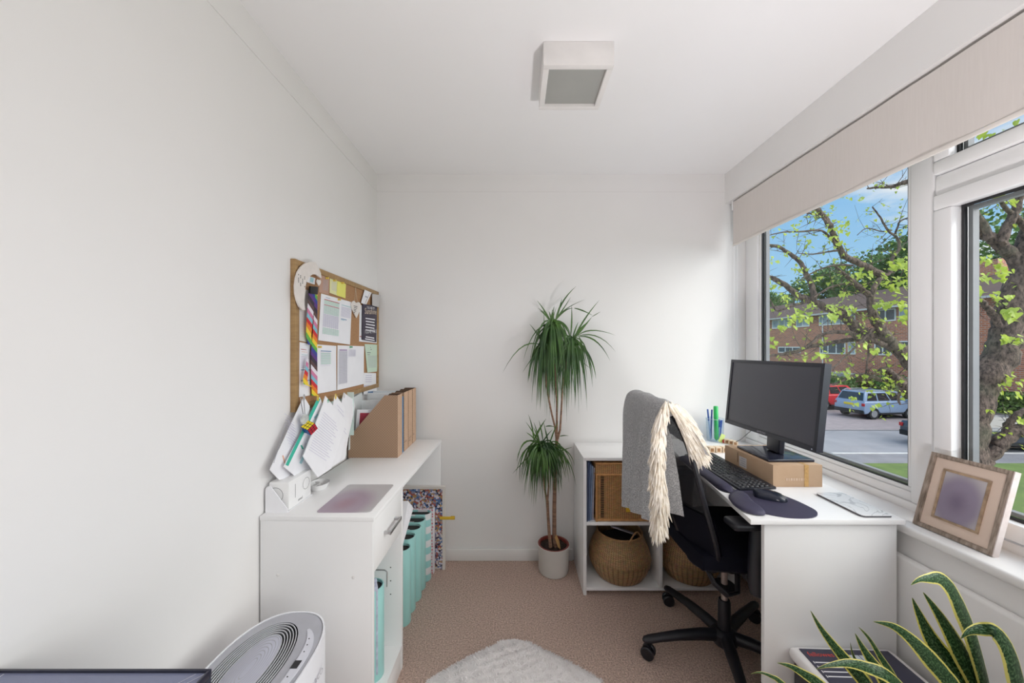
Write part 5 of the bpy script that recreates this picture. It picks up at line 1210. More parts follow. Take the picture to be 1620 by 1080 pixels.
# backrest surface
CYB = 1.548
def half_w(z): 
    f = (z-.41)/(1.10-.41)
    return .225*(max(0, 1-abs(2*f-1)**3.2))**.42*(1-.10*max(0, f-.5))
def backP(u, v, off=0):
    z = lerp(.412, 1.098, v); w_ = half_w(z); y = CYB+(u*2-1)*w_
    x = .578+(1.09-z)*.265-.028*math.sin(PI*min(1, max(0, (z-.41)/.69)))+.055*((u*2-1)**2)*(w_/.225)+off
    return Vector((x, y, z))
b = B(); b.grid(lambda u, v: backP(u, .42+.575*v), 24, 30, Mh, uv=True); obj('backrest_mesh', b, None, ch, recalc=False)
b = B(); b.grid(lambda u, v: backP(u, .003+.420*v, -.006), 24, 20); b.grid(lambda u, v: backP(u, .003+.420*v, .022), 24, 20)
bmesh.ops.bridge_loops(b.bm, edges=[e for e in b.bm.edges if e.is_boundary]) if False else None
obj('backrest_pad', b, M_mesh_solid, ch, recalc=False)
b = B(); loop = [backP(1, k/30, .004) for k in range(1, 30)]+[backP(1-k/10, 1, .004) for k in range(1, 10)]+[backP(0, 1-k/30, .004) for k in range(1, 30)]+[backP(k/10, 0, .004) for k in range(1, 10)]
b.tube(loop+[loop[0]], .010, 8, cap=False); obj('backrest_frame', b, M_cp, ch)
b = B(); b.tube([(.60, CYB, .88), (.66, CYB, .70), (.715, CYB, .52), (.755, CYB, .44), (.81, CYB-.003, .425), (.90, hy_, .43)], [.012, .018, .022, .022, .022, .022], 10, flat=.6); obj('back_support', b, M_cp, ch)
b = B(); b.box(-.004, .004, -.006, .006, 0, .030, .001, M=Matrix.Translation(backP(.06, .16, -.012)+Vector((-.002, -.004, -.01)))); obj('care_label', b, mat('white_care_label', (.62, .64, .66), .6), ch)
b = B(); b.box(.632, .655, 1.672, 1.70, .545, .585, .004); obj('tilt_knob', b, mat('grey_lever', (.10, .10, .10), .25), ch)
# seat
b = B()
pts = smooth_loop([(.70, 1.36, 0), (.735, 1.345, 0), (.95, 1.325, 0), (1.10, 1.335, 0), (1.14, 1.36, 0), (1.145, 1.54, 0), (1.14, 1.73, 0), (1.10, 1.77, 0), (.95, 1.785, 0), (.735, 1.76, 0), (.70, 1.72, 0), (.69, 1.54, 0)], 4)
dome(b, [(p_.x, p_.y) for p_ in pts], .490, .070, edge=.035, pw=.35); obj('seat', b, M_mesh_solid, ch)
b = B(); b.prism([(lerp(p_.x, .92, .12), lerp(p_.y, 1.54, .12), .470) for p_ in pts], (0, 0, .0195)); obj('seat_pan', b, M_cp, ch)
b = B(); b.box(.885, 1.05, 1.48, 1.61, .385, .4698, .012); obj('tilt_mechanism', b, M_cp, ch)
b = B(); b.tube([(.93, 1.49, .44), (.94, 1.37, .435), (.95, 1.32, .43)], [.006, .006, .010], 8); obj('height_lever', b, M_cp, ch)
b = B(); b.tube([(.79, 1.52, .44), (.80, 1.44, .38), (.84, 1.42, .345), (.90, 1.45, .335), (.93, 1.50, .39)], .008, 8, flat=1.6); obj('cable_loop', b, M_cp, ch)
# arms
for sy, yy in ((-1, 1.268), (1, 1.815)):
    b = B(); b.box(.755, .985, yy-.038, yy+.038, .690, .716, .011, seg=3); pad = obj('armrest', b, M_cp, ch)
    b = B(); b.tube([(.87, yy, .689), (.868, yy, .64), (.862, yy, .56), (.862, yy, .50), (.866, yy, .458)], [.030, .032, .031, .031, .028], 14, flat=1.15)
    b.tube([(.866, yy, .475), (.875, yy-sy*.03, .462), (.89, hy_+sy*.19, .460)], [.020, .018, .016], 10); obj('arm_support', b, M_cp, ch)
# lift, hub and five-star base
b = B(); b.cyl((hx_, hy_, .325), (0, 0, 1), .0125, .17, 20); obj('gas_lift_rod', b, mat('bronze_chrome', (.46, .37, .34), .35, metal=.25), ch)
b = B(); b.lathe([(.024, .085), (.026, .10), (.024, .235), (.021, .245)], (hx_, hy_, 0), 24); b.lathe([(.0135, .296), (.042, .300), (.046, .306), (.040, .312), (.0135, .313)], (hx_, hy_, 0), 28); obj('gas_lift_sleeve', b, M_cp, ch)
b = B(); b.lathe([(.0, .060), (.045, .062), (.052, .075), (.050, .108), (.034, .122), (.026, .124), (0, .125)], (hx_, hy_, 0), 32); obj('hub', b, M_cp, ch)
for k in range(5):
    a = math.radians(180.7-72*k+0.4); d_ = Vector((math.cos(a), math.sin(a), 0)); s_ = Vector((-d_.y, d_.x, 0)); c_ = Vector((hx_, hy_, 0))
    b = B(); rings = []
    for f, w_, h_, zc in ((.03, .024, .024, .095), (.10, .024, .022, .099), (.2, .021, .019, .095), (.28, .019, .016, .086), (.325, .019, .015, .080), (.345, .014, .011, .078), (.352, .004, .004, .077)):
        rings.append([b.bm.verts.new(c_+d_*f+s_*w_*math.cos(q)+Vector((0, 0, zc+h_*math.sin(q)))) for q in [2*PI*j/12 for j in range(12)]])
    for p_, q_ in zip(rings, rings[1:]):
        for j in range(12): b.bm.faces.new((p_[j], p_[(j+1) % 12], q_[(j+1) % 12], q_[j]))
    b.bm.faces.new(rings[0][::-1]); b.bm.faces.new(rings[-1]); lg = obj('base_leg', b, M_cp, ch)
    yaw = a+[.9, -.5, .3, 1.2, -.8][k]; w = Vector((math.cos(yaw), math.sin(yaw), 0)); cc = c_+d_*.328
    cst = B(); cst.cyl(cc+Vector((0, 0, .056)), (0, 0, 1), .006, .035, 10); cst.box(-.010, .010, -.006, .006, .026, .056, .002, M=Matrix.Translation(cc) @ Matrix.Rotation(yaw+PI/2, 4, 'Z'))
    for sg in (-1, 1): cst.cyl(cc+w*.014*sg+Vector((0, 0, .0275)), w, .0272, .017, 26, bev=.004)
    obj('caster', cst, M_cp, ch)

# ------------------------------------------------------------------ grey throw with a long cream fringe
M_knit = mat('grey_boucle_knit', (.97, .97, .98), .95, col2=(.46, .46, .48), vscale=240, detail=2, bump=.8, bscale=380, bdist=.006)
M_fr = mat('cream_fringe_wool', (.90, .85, .78), .9, col2=(.74, .66, .54), vscale=50, bump=.3, bscale=300)
th = thing('throw_blanket', 'grey knitted throw with a cream fringed edge draped over the office chair back', 'throw', (.56, 1.55, .62))
def throwP(s, v):
    """s: 0 far edge .. 1 near edge; v: 0 inner hem .. .25 top .. 1 outer hem"""
    y = lerp(1.800, 1.300, s**.97)
    zt = 1.118-.020*(max(0, .12-s)/.12)**2*3-.006*s-.018*max(0, (s-.86)/.14)**2*2
    xt = lerp(.592, .588, s)
    zbot = .586+.075*min(1, max(0, (s-.22)/.12))*(-1 if s > .22 else 0)+.06*s
    zbot = [0, 0][0] or (.590+.0*s if s < .25 else .590+(.655-.590)*min(1, (s-.25)/.55))
    if s > .82: zbot = .655+.055*min(1, (s-.82)/.08)
    xo = lerp(.520, .498, min(1, s/.75)) if s < .75 else lerp(.498, .600, min(1, (s-.75)/.22))
    fold = .013*math.sin(s*19+.6)+.007*math.sin(s*37+1.1)
    if v < .16:      # inner side hanging down
        f = v/.16; return Vector((xt+.045+.07*(1-f)+fold*.3*(1-f), y, lerp(.93, zt-.03, f)))
    if v < .34:
        a = PI*(v-.16)/.18; r = .045; return Vector((xt-.0+math.cos(a)*r*.95, y, zt-.03+math.sin(a)*.030+fold*.2))
    f = (v-.34)/.66
    x = lerp(xt-.043, xo, f**.55)+fold*min(1, f*1.6)
    if s < .08: x += .012*(1-s/.08)*f
    return Vector((x, y+.010*math.sin(f*4+s*6)*f, lerp(zt-.03, zbot+.004*math.sin(s*14), f)))
b = B(); b.grid(throwP, 90, 70); 
for f in b.bm.faces: pass
bmesh.ops.solidify(b.bm, geom=list(b.bm.faces), thickness=.011)
obj('knitted_body', b, M_knit, th)
rnd = random.Random(11)
def tuft(b, p, d, l, r0):
    side = d.cross(Vector((0, 1, 0))).normalized()*rnd.uniform(-.2, .2)+Vector((0, rnd.uniform(-.15, .15), 0))
    q = [p, p+d*l*.35+side*l*.15, p+d*l*.7+side*l*.12+Vector((0, 0, -.002)), p+d*l]
    b.tube(q, [r0*.5, r0, r0*.85, r0*.12], 6)
def interp(tab, f):
    n = len(tab)-1; k = min(int(f*n), n-1); q = f*n-k
    return [lerp(a, c, q) for a, c in zip(tab[k], tab[k+1])]
# outer strand: (px, py, halfwidth px) measured down the near edge
tabL = [(1053, 640, 4), (1047, 655, 9), (1043, 675, 12), (1040, 700, 13), (1039, 725, 14), (1038, 750, 15), (1040, 775, 17), (1043, 795, 17), (1042, 815, 16), (1040, 832, 13), (1040, 845, 9)]
b = B()
for k in range(520):
    f = rnd.random()**.95; px, py, hw = interp(tabL, f); side = rnd.uniform(-1, 1); dep = 1.268+.022*(side*side)+rnd.uniform(0, .02)
    p_ = PD(px+side*hw*.60+2, py-7, dep); d_ = Vector((side*.26+rnd.uniform(-.12, .10)-.12*(1-f), rnd.uniform(-.12, .05), -1)).normalized()
    tuft(b, p_, d_, rnd.uniform(.042, .066), rnd.uniform(.0030, .0042))
obj('fringe', b, M_fr, th, kind='stuff')
tabR = [(1058, 640, 5), (1066, 645, 8), (1075, 655, 11), (1082, 668, 13), (1089, 682, 14), (1095, 697, 15), (1100, 710, 15), (1105, 722, 14)]
b = B()
for k in range(380):
    f = rnd.random()**.9; px, py, hw = interp(tabR, f); side = rnd.uniform(-1, 1); dep = lerp(1.29, 1.325, f)+.018*side*side
    p_ = PD(px+side*hw*.72, py-side*hw*.45-3, dep); d_ = Vector((.62-.30*f+side*.12+rnd.uniform(-.1, .1), rnd.uniform(-.05, .1), -.78)).normalized()
    tuft(b, p_, d_, rnd.uniform(.050, .078), rnd.uniform(.0032, .0046))
obj('fringe', b, M_fr, th, kind='stuff')

# ================================================================== DRAGON TREE by the back wall
PC = Vector((.234, 2.130, 0))
t = thing('dragon_tree', 'tall dragon tree with drooping tufts in a white pot by the back wall', 'potted plant', PC)
b = B(); b.lathe([(0, .0008), (.078, .0008), (.084, .004), (.0885, .02), (.0925, .158), (.0945, .163), (.092, .164), (.088, .150)], PC, 48, end=False); obj('pot', b, mat('white_glazed_pot', (.62, .60, .57), .35, var=.02, vscale=10), t)
b = B(); b.lathe([(.0915, .1635), (.0865, .1655), (.081, .163), (.078, .145), (.0795, .1445), (.0875, .149)], PC, 48, end=False, start=False); obj('inner_pot_rim', b, mat('terracotta_plastic', (.20, .035, .025), .45), t)
b = B()
def soilP(u, v): a = 2*PI*u; r = .0795*v; return PC+Vector((r*math.cos(a), r*math.sin(a), .148+.006*math.sin(r*190+a*5)*.5+.003*math.sin(a*11+r*300)))
b.grid(soilP, 36, 10); obj('soil', b, mat('dark_soil', (.018, .010, .008), .95, col2=(.05, .03, .02), vscale=150, bump=1, bscale=200), t)
M_stem = mat('ringed_brown_stem', (.34, .20, .13), .8, col2=(.16, .09, .06), vscale=22, stretch=(1, 1, 5), bump=.5, bscale=60)
def D(x, y, d=2.12): return PD(x, y, d)
b = B(); b.tube([D(880, 866, 2.125), D(877, 850, 2.125), D(877, 800), D(878, 750), D(880, 715), D(881, 694)], [.017, .0125, .0115, .011, .0095, .0095], 12, M_stem)
b.tube([D(881, 696), D(878, 675), D(873, 655), D(868, 630), D(864, 605), D(862, 560), D(862, 545)], [.008, .006, .0055, .005, .005, .004, .003], 10, M_stem)
b.tube([D(881, 696), D(881, 670), D(881, 640), D(879, 600), D(876, 560), D(874, 515)], [.008, .0062, .0055, .005, .0045, .003], 10, M_stem)
b.tube([D(882, 694), D(886, 680), D(888, 650), D(890, 610), D(896, 570), D(905, 538)], [.008, .006, .0055, .005, .0045, .003], 10, M_stem)
obj('main_stem', b, None, t)
b = B(); b.tube([D(871, 865, 2.10), D(869, 845, 2.10), D(867, 815, 2.10), D(866, 792, 2.10)], [.011, .009, .0085, .0085], 12, M_stem)
b.tube([D(866, 794, 2.10), D(862, 775, 2.10), D(859, 745, 2.10), D(860, 710, 2.10)], [.006, .0055, .005, .003], 8, M_stem); b.tube([D(866, 794, 2.10), D(868, 770, 2.10), D(867, 740, 2.10), D(863, 705, 2.10)], [.006, .005, .0045, .003], 8, M_stem)
obj('side_stem', b, None, t)
b = B(); b.tube([D(886, 868, 2.10), D(883, 855, 2.11), D(879, 846, 2.12)], [.004, .006, .006], 8); b.tube([D(884, 866, 2.09), D(881, 856, 2.10), D(878, 848, 2.12)], [.004, .005, .006], 8); obj('aerial_root', b, mat('pale_root', (.45, .26, .10), .8), t)
M_dl = mat('dragon_leaf', (.075, .175, .028), .38, col2=(.018, .060, .014), vscale=9, detail=3)
rnd = random.Random(5)
def blade(b, p0, p1, p2, w, m=None, n=7):
    """quadratic curved strap leaf"""
    prev = None
    for k in range(n+1):
        f = k/n; p_ = p0*(1-f)**2+p1*2*f*(1-f)+p2*f*f; tg_ = ((p1-p0)*(1-f)+(p2-p1)*f).normalized()
        s_ = tg_.cross(Vector((0, 1, 0))); s_ = (s_.normalized() if s_.length > .05 else Vector((1, 0, 0)))
        ww = w*min(1, .45+f*2.5)*(1-max(0, f-.45)/.55)**.8
        c_ = [b.bm.verts.new(p_-s_*ww), b.bm.verts.new(p_+Vector((0, .25*ww, -.15*ww))), b.bm.verts.new(p_+s_*ww)]
        if prev:
            for j in range(2):
                f_ = b.bm.faces.new((prev[j], prev[j+1], c_[j+1], c_[j])); f_.material_index = b.mi(m)
        prev = c_
def crown(name, cx_, cy_, dep, rpx, drop, n, up_n, explicit=(), w=.0045):
    b = B(); c_ = PD(cx_, cy_, dep)
    for k in range(n):
        a = rnd.uniform(0, 2*PI); sp_ = rnd.uniform(.25, 1.25); s0 = c_+Vector((0, 0, rnd.uniform(-.05, .02)))
        hx, hy = math.cos(a)*sp_, math.sin(a)*sp_
        R_ = rpx*dep/F; ymax = YB-.03-c_.y
        e = Vector((hx*R_, max(-.20, min(ymax, hy*R_*.8)), -drop*dep/F*rnd.uniform(.45, 1.12)*(1-.3*sp_)))
        mid = Vector((hx*R_*.75, max(-.18, min(ymax, hy*R_*.7)), (.03+.05*rnd.random())*(1.2-sp_*.3)))
        blade(b, s0, s0+mid, s0+e, w*rnd.uniform(.8, 1.2))
    for k in range(up_n):
        a = rnd.uniform(0, PI)*2; e = Vector((math.cos(a)*.09, math.sin(a)*.03, rnd.uniform(.06, .15)))
        blade(b, c_, c_+e*.5+Vector((0, 0, .02)), c_+e, w*.9)
    for (x0, y0, x1, y1, x2, y2, ww) in explicit: blade(b, PD(x0, y0, dep), PD(x1, y1, dep-.02), PD(x2, y2, dep-.02), ww)
    return obj(name, b, M_dl, t, recalc=False)
S6 = 6.747
def E(*q): return [(790+a/S6, 440+b_/S6) for a, b_ in zip(q[::2], q[1::2])]
ex = []
for q, w_ in (((600, 440, 650, 230, 825, 80), .005), ((610, 430, 640, 330, 670, 210), .005), ((600, 440, 680, 340, 765, 195), .0038), ((620, 400, 740, 290, 910, 228), .0022), ((600, 450, 700, 310, 790, 320), .0045), ((800, 318, 900, 340, 1000, 400), .004),
              ((480, 700, 475, 550, 478, 330), .0035), ((500, 690, 520, 500, 585, 295), .0045), ((520, 690, 540, 520, 610, 300), .0045), ((590, 480, 560, 400, 590, 290), .004), ((560, 480, 350, 480, 250, 900), .0034), ((460, 720, 230, 600, 30, 1020), .0036), ((440, 750, 340, 850, 245, 1010), .003),
              ((430, 740, 320, 880, 320, 1080), .0045), ((760, 620, 780, 450, 770, 275), .0045)):
    p_ = E(*q); ex.append((*p_[0], *p_[1], *p_[2], w_))
crown('foliage', 873, 512, 2.10, 32, 145, 105, 6, ex)
ex = []
for q, w_ in (((790, 650, 900, 420, 1072, 228), .0048), ((790, 650, 900, 520, 990, 410), .0065), ((990, 410, 1040, 380, 1082, 355), .002), ((840, 610, 960, 500, 1250, 612), .0035), ((830, 620, 1060, 540, 1245, 790), .0032), ((860, 620, 1050, 600, 1185, 885), .0045), ((620, 450, 720, 480, 760, 600), .005), ((600, 480, 680, 500, 740, 660), .0032),
              ((850, 620, 880, 700, 925, 855), .0045), ((870, 700, 1010, 850, 1032, 1080), .0055), ((800, 680, 870, 850, 915, 1080), .0055), ((790, 830, 900, 900, 985, 975), .002), ((930, 800, 990, 900, 1000, 1080), .003)):
    p_ = E(*q); ex.append((*p_[0], *p_[1], *p_[2], w_))
crown('foliage', 905, 538, 2.11, 30, 130, 80, 4, ex)
crown('foliage', 861, 548, 2.12, 24, 110, 70, 3)
S4 = 4.5
ex = []
for q, w_ in (((245, 480, 240, 380, 205, 290), .0042), ((245, 480, 280, 400, 335, 320), .006), ((310, 480, 300, 400, 280, 330), .0035), ((245, 490, 150, 440, 125, 650), .004), ((240, 500, 130, 560, 145, 780), .004), ((240, 560, 160, 640, 90, 720), .003), ((400, 570, 470, 540, 525, 525), .003), ((420, 520, 520, 560, 535, 660), .0028), ((330, 380, 360, 370, 400, 385), .0035), ((430, 450, 460, 440, 495, 447), .003)):
    p_ = [(790+a/S4, 590+c_/S4) for a, c_ in zip(q[::2], q[1::2])]; ex.append((*p_[0], *p_[1], *p_[2], w_))
crown('foliage', 855, 706, 2.08, 34, 88, 120, 7, ex, w=.0042)
crown('foliage', 868, 706, 2.09, 36, 80, 60, 3, w=.0042)

# ================================================================== OUTSIDE (the room is on the first floor; the ground is 4.1 m below the lens)
GZ = -2.77
M_grass = mat('lawn_grass', (.125, .185, .035), .9, col2=(.07, .12, .025), vscale=2.2, detail=8, bump=.4, bscale=30, bdist=.03)
M_asph = mat('grey_asphalt', (.27, .26, .27), .85, col2=(.22, .215, .225), vscale=1.2, detail=8, bump=.2, bscale=60)
M_pave = mat('pavement', (.22, .21, .22), .85, col2=(.16, .155, .165), vscale=2, detail=6)
M_blockp = mat('reddish_block_paving', (.31, .255, .25), .85, col2=(.24, .20, .20), vscale=3, detail=8)
M_kerb = mat('pale_kerbstone', (.55, .53, .51), .8, col2=(.45, .43, .41), vscale=6)
def ground(name, x0, x1, y0, y1, z, m):
    b = B(); b.box(x0, x1, y0, y1, GZ-.4, z); return struct(name, b, m)
ground('bounce_ground', -20, 7.0, -25, 12.5, GZ+.025, mat('pale_bounce_ground', (.52, .50, .48), .8, col2=(.45, .43, .41), vscale=2))  # pale ground added out of view to bounce neutral light indoors
ground('lawn', 7.001, 90, -25, 12.55, GZ+.02, M_grass)
ground('pavement', -20, 90, 12.551, 13.66, GZ+.01, M_pave)
ground('kerb', -20, 90, 13.661, 13.78, GZ+.03, M_kerb)
ground('road', -20, 90, 13.781, 17.55, GZ-.02, M_asph)
ground('kerb', -20, 90, 17.551, 17.66, GZ+.0, mat('dark_kerbstone', (.16, .155, .16), .8))
ground('parking_bay', -20, 90, 17.661, 26.5, GZ, M_blockp)
ground('verge', -20, 90, 26.501, 90, GZ+.005, M_grass)

# brick apartment building
Mbk = bpy.data.materials.new('red_brick'); Mbk.use_nodes = True
tn = Mbk.node_tree; p = [n for n in tn.nodes if n.type == 'BSDF_PRINCIPLED'][0]; p.inputs['Roughness'].default_value = .9
c = tn.nodes.new('ShaderNodeTexCoord'); sp_ = tn.nodes.new('ShaderNodeSeparateXYZ'); cb_ = tn.nodes.new('ShaderNodeCombineXYZ'); tn.links.new(c.outputs['Object'], sp_.inputs[0])
ad_ = tn.nodes.new('ShaderNodeMath'); ad_.operation = 'ADD'; tn.links.new(sp_.outputs['Y'], ad_.inputs[0]); tn.links.new(sp_.outputs['X'], ad_.inputs[1])
tn.links.new(ad_.outputs[0], cb_.inputs[0]); tn.links.new(sp_.outputs['Z'], cb_.inputs[1])
br = tn.nodes.new('ShaderNodeTexBrick'); tn.links.new(cb_.outputs[0], br.inputs[0]); br.inputs['Scale'].default_value = 1; br.inputs['Brick Width'].default_value = .34; br.inputs['Row Height'].default_value = .115; br.inputs['Mortar Size'].default_value = .014
br.inputs['Color1'].default_value = (.58, .21, .11, 1); br.inputs['Color2'].default_value = (.36, .13, .085, 1); br.inputs['Mortar'].default_value = (.50, .40, .34, 1); br.inputs['Bias'].default_value = -.1
tn.links.new(br.outputs[0], p.inputs['Base Color'])
M_roof = mat('brown_roof_tiles', (.135, .080, .062), .9, col2=(.085, .055, .045), vscale=3, detail=6, stretch=(1, .3, 4))
M_ww = mat('white_window_frame', (.80, .80, .80), .4); M_dg = mat('dark_window_glass', (.07, .085, .10), .12, var=.5, vscale=.8); M_cur = mat('net_curtain', (.42, .47, .52), .6, var=.3, vscale=2)
FXB = 28.9
bd = thing('apartment_building', 'three-storey red brick apartment block with a brown tiled roof across the road', 'building', (FXB, 30, GZ))
b = B(); b.box(FXB, 38, 8, 66, GZ+.006, 4.30); obj('brick_walls', b, Mbk, bd)
b = B(); b.prism([(28.35, 7.5, 4.305), (38.55, 7.5, 4.305), (33.5, 7.5, 6.45)], (0, 59, 0)); rf = obj('roof', b, M_roof, bd)
b = B(); b.box(28.32, 28.349, 7.5, 66.5, 4.22, 4.36); obj('fascia_board', b, mat('pale_fascia', (.60, .58, .57), .6), bd)
def yb(px): return F*FXB/(px-CX)
def win(pa, pb, z0, z1, n=2, curtain=False, X=FXB):
    y0, y1 = sorted((yb(pa), yb(pb))); b = B(); w = .09
    b.box(X-.05, X-.002, y0, y1, z0, z0+w); b.box(X-.05, X-.002, y0, y1, z1-w, z1)
    for k in range(n+1): yy = lerp(y0, y1-w, k/n); b.box(X-.05, X-.002, yy, yy+w, z0+w, z1-w)
    f_ = obj('window', b, M_ww, bd)
    b = B(); b.box(X-.025, X-.002, y0+w, y1-w, z0+w, z1-w); obj('pane', b, M_cur if curtain else M_dg, f_)
for a_, c_, n_, cu in ((1208, 1216, 1, 0), (1222, 1252, 3, 1), (1260, 1281, 2, 1), (1296.5, 1353.5, 4, 1), (1386, 1418, 2, 0), (1423, 1460, 3, 1), (1470, 1500, 2, 0)): win(a_, c_, 3.25, 4.2, n_, cu)
for a_, c_, n_, cu in ((1208.5, 1217, 1, 0), (1231.5, 1267, 3, 0), (1297.5, 1338, 3, 0), (1342, 1354, 1, 1), (1384, 1411, 2, 0), (1423.5, 1440, 1, 0), (1448, 1475, 2, 0)): win(a_, c_, .62, 1.72 if a_ != 1231.5 else 1.25, n_, cu)
for a_, c_, n_, cu in ((1232, 1266, 3, 0), (1306, 1338, 2, 1), (1342, 1354, 1, 1), (1382, 1418, 3, 0), (1423, 1452, 2, 0)): win(a_, c_, -2.05, -.98, n_, cu)
b = B(); b.cyl((FXB-.06, yb(1302.5), .8), (0, 0, 1), .05, 7.0, 10); obj('downpipe', b, M_ww, bd)
b = B(); b.box(32.9, 33.9, 24.5, 25.6, 5.8, 7.3); obj('chimney', b, Mbk, bd)

# cars
M_tyre = mat('tyre_rubber', (.015, .015, .016), .8); M_rim = mat('alloy_wheel', (.42, .43, .45), .35, metal=.6); M_cg = mat('car_window_glass', (.02, .025, .03), .08, spec=.8)
def car(label, col, center, yaw, L_, Wd, H_, belt, wb, wr, gh, plate=False, low=True, rails=False):
    m_ = mat('car_paint_%d' % int(L_*100), col, .3, coat=.5, var=.03)
    t = thing('car', label, 'car', (center[0], center[1], GZ+.001), 'parked cars')
    Mx = Matrix.Translation((center[0], center[1], GZ)) @ Matrix.Rotation(yaw, 4, 'Z')
    h = L_/2; hw = Wd/2
    def pr(b, prof, w0, w1=None, m=None, bev=0):
        w1 = w0 if w1 is None else w1; n = len(prof); A = []; Bq = []
        zz = [q[1] for q in prof]; lo, hi = min(zz), max(zz)
        for x, z in prof:
            w_ = lerp(w0, w1, (z-lo)/(hi-lo)); A.append(b.bm.verts.new(Mx @ Vector((x, -w_, z)))); Bq.append(b.bm.verts.new(Mx @ Vector((x, w_, z))))
        fs = [b.bm.faces.new(A[::-1]), b.bm.faces.new(Bq)]+[b.bm.faces.new((A[k], A[(k+1) % n], Bq[(k+1) % n], Bq[k])) for k in range(n)]
        for f in fs: f.material_index = b.mi(m)
        if bev:
            r = bmesh.ops.bevel(b.bm, geom=list(set(list(fs[0].edges)+list(fs[1].edges))), offset=bev, segments=3, affect='EDGES', profile=.5)
            for f in r['faces']: f.material_index = b.mi(m)
    prof = [(-h+.06, .30), (-h, .55), (-h+.03, belt-.10), (-h+.10, belt), (gh[3], belt), (h-.30, belt-.16), (h-.06, belt-.36), (h, .52), (h-.05, .28)]
    # wheel arches cut into the lower edge
    arch = []
    for xc in (wb/2, -wb/2):
        for k in range(9): a = PI*k/8; arch.append((xc+(wr+.07)*math.cos(a), max(.28, wr+(wr+.07)*math.sin(a))))
    b = B(); pr(b, prof+arch, hw, hw-.0, m_, .05); obj('body', b, None, t, ang=50)
    b = B(); pr(b, [(gh[0], belt-.01), (gh[1], H_), (gh[2], H_), (gh[3]+.02, belt-.01)], hw-.05, hw-.20, m_, .03); cab = obj('cabin', b, None, t, ang=50)
    b = B()
    def side(f, zf, s, e=.006):     # f along 0..1, zf 0..1
        xb = lerp(gh[0], gh[3]+.02, f); xt = lerp(gh[1], gh[2], f); z = lerp(belt-.01, H_, zf); x = lerp(xb, xt, zf); return Mx @ Vector((x, s*(lerp(hw-.05, hw-.20, zf)+e), z))
    for s in (-1, 1):
        for f0, f1 in ((.06, .30), (.33, .60), (.63, .92)): b.face([side(f0, .12, s), side(f1, .12, s), side(f1 if f1 < .9 else .90, .86, s), side(f0 if f0 > .1 else .08, .86, s)])
    for xa, xb_, e in ((gh[0], gh[1], -.008), (gh[3]+.02, gh[2], .008)):
        q = []
        for zf, sg in ((.12, -1), (.12, 1), (.88, 1), (.88, -1)): q.append(Mx @ Vector((lerp(xa, xb_, zf)+e, sg*(lerp(hw-.05, hw-.20, zf)-.07), lerp(belt-.01, H_, zf))))
        b.face(q)
    obj('windows', b, M_cg, cab, smooth=False)
    for xc in (wb/2, -wb/2):
        for s in (-1, 1):
            b = B(); cc = Mx @ Vector((xc, s*(hw-.10), wr)); ax = Mx.to_3x3() @ Vector((0, 1, 0)); b.cyl(cc, ax, wr, .19, 28, bev=.02); wh = obj('wheel', b, M_tyre, t)
            b = B(); b.cyl(cc+ax*s*.088, ax, wr*.62, .022, 24)
            for k in range(5):
                a = 2*PI*k/5; d_ = (Mx.to_3x3() @ Vector((math.cos(a), 0, math.sin(a)))); n_ = d_.cross(ax)
                b.face([cc+ax*s*.1005+d_*wr*.28+n_*wr*.07, cc+ax*s*.1005+d_*wr*.56+n_*wr*.12, cc+ax*s*.1005+d_*wr*.56-n_*wr*.12, cc+ax*s*.1005+d_*wr*.28-n_*wr*.07], M_tyre)
            b.mats = [M_rim, M_tyre]; obj('hub_cap', b, None, wh)
    b = B(); pr(b, [(-h-.02, .30), (-h-.03, .50), (-h+.20, .52), (-h+.20, .30)], hw-.03, None, M_tyre)
    pr(b, [(-wb/2+wr+.08, .26), (-wb/2+wr+.08, .36), (wb/2-wr-.08, .36), (wb/2-wr-.08, .26)], hw+.01, None, M_tyre); obj('bumper_and_sill', b, None, t)
    for s in (-1, 1):
        b = B(); b.box(-.03, .03, -.07, .07, -.075, .075, .01, M=Mx @ Matrix.Translation((-h+.02, s*(hw-.06), belt-.16))); obj('tail_light', b, flat('red_lamp', .45, .02, .02, r=.2) if 'red_lamp' not in bpy.data.materials else bpy.data.materials['red_lamp'], t)
        b = B(); b.box(-.05, .05, -.10, .10, -.07, .07, .03, M=Mx @ Matrix.Translation((h-.12, s*(hw-.16), belt-.34))); obj('headlight', b, M_cur, t)
        b = B(); b.box(-.05, .05, -.09, .09, -.06, .06, .02, M=Mx @ Matrix.Translation((gh[3]-.12, s*(hw+.07), belt+.06))); obj('door_mirror', b, m_, t)
    if plate:
        b = B(); b.box(-h-.012, -h+.02, -.26, .26, .74, .86, .004, M=Mx); obj('number_plate', b, flat('yellow_plate', .75, .58, .03), t)
    if rails:
        for s in (-1, 1): b = B(); b.tube([Mx @ Vector((gh[1]+.05, s*(hw-.25), H_+.005)), Mx @ Vector((gh[1]+.2, s*(hw-.25), H_+.06)), Mx @ Vector((gh[2]-.2, s*(hw-.25), H_+.06)), Mx @ Vector((gh[2]-.02, s*(hw-.25), H_+.005))], .018, 8); obj('roof_rail', b, M_rim, t)
    return t
car('pale blue small four-by-four car parked with its rear towards the window', (.25, .33, .46), (21.15, 21.05), math.radians(7), 3.65, 1.66, 1.52, .98, 2.30, .31, (-1.74, -1.50, .55, 1.05), plate=True, rails=True)
car('bright red hatchback parked to the left of the pale blue car', (.62, .02, .03), (21.0, 24.0), math.radians(7), 3.95, 1.72, 1.55, .98, 2.45, .32, (-1.80, -1.45, .60, 1.20))
car('dark blue-grey car parked along the near kerb of the road', (.030, .042, .062), (19.0, 14.75), math.radians(0), 4.55, 1.78, 1.40, .90, 2.62, .33, (-1.75, -.95, .55, 1.35))

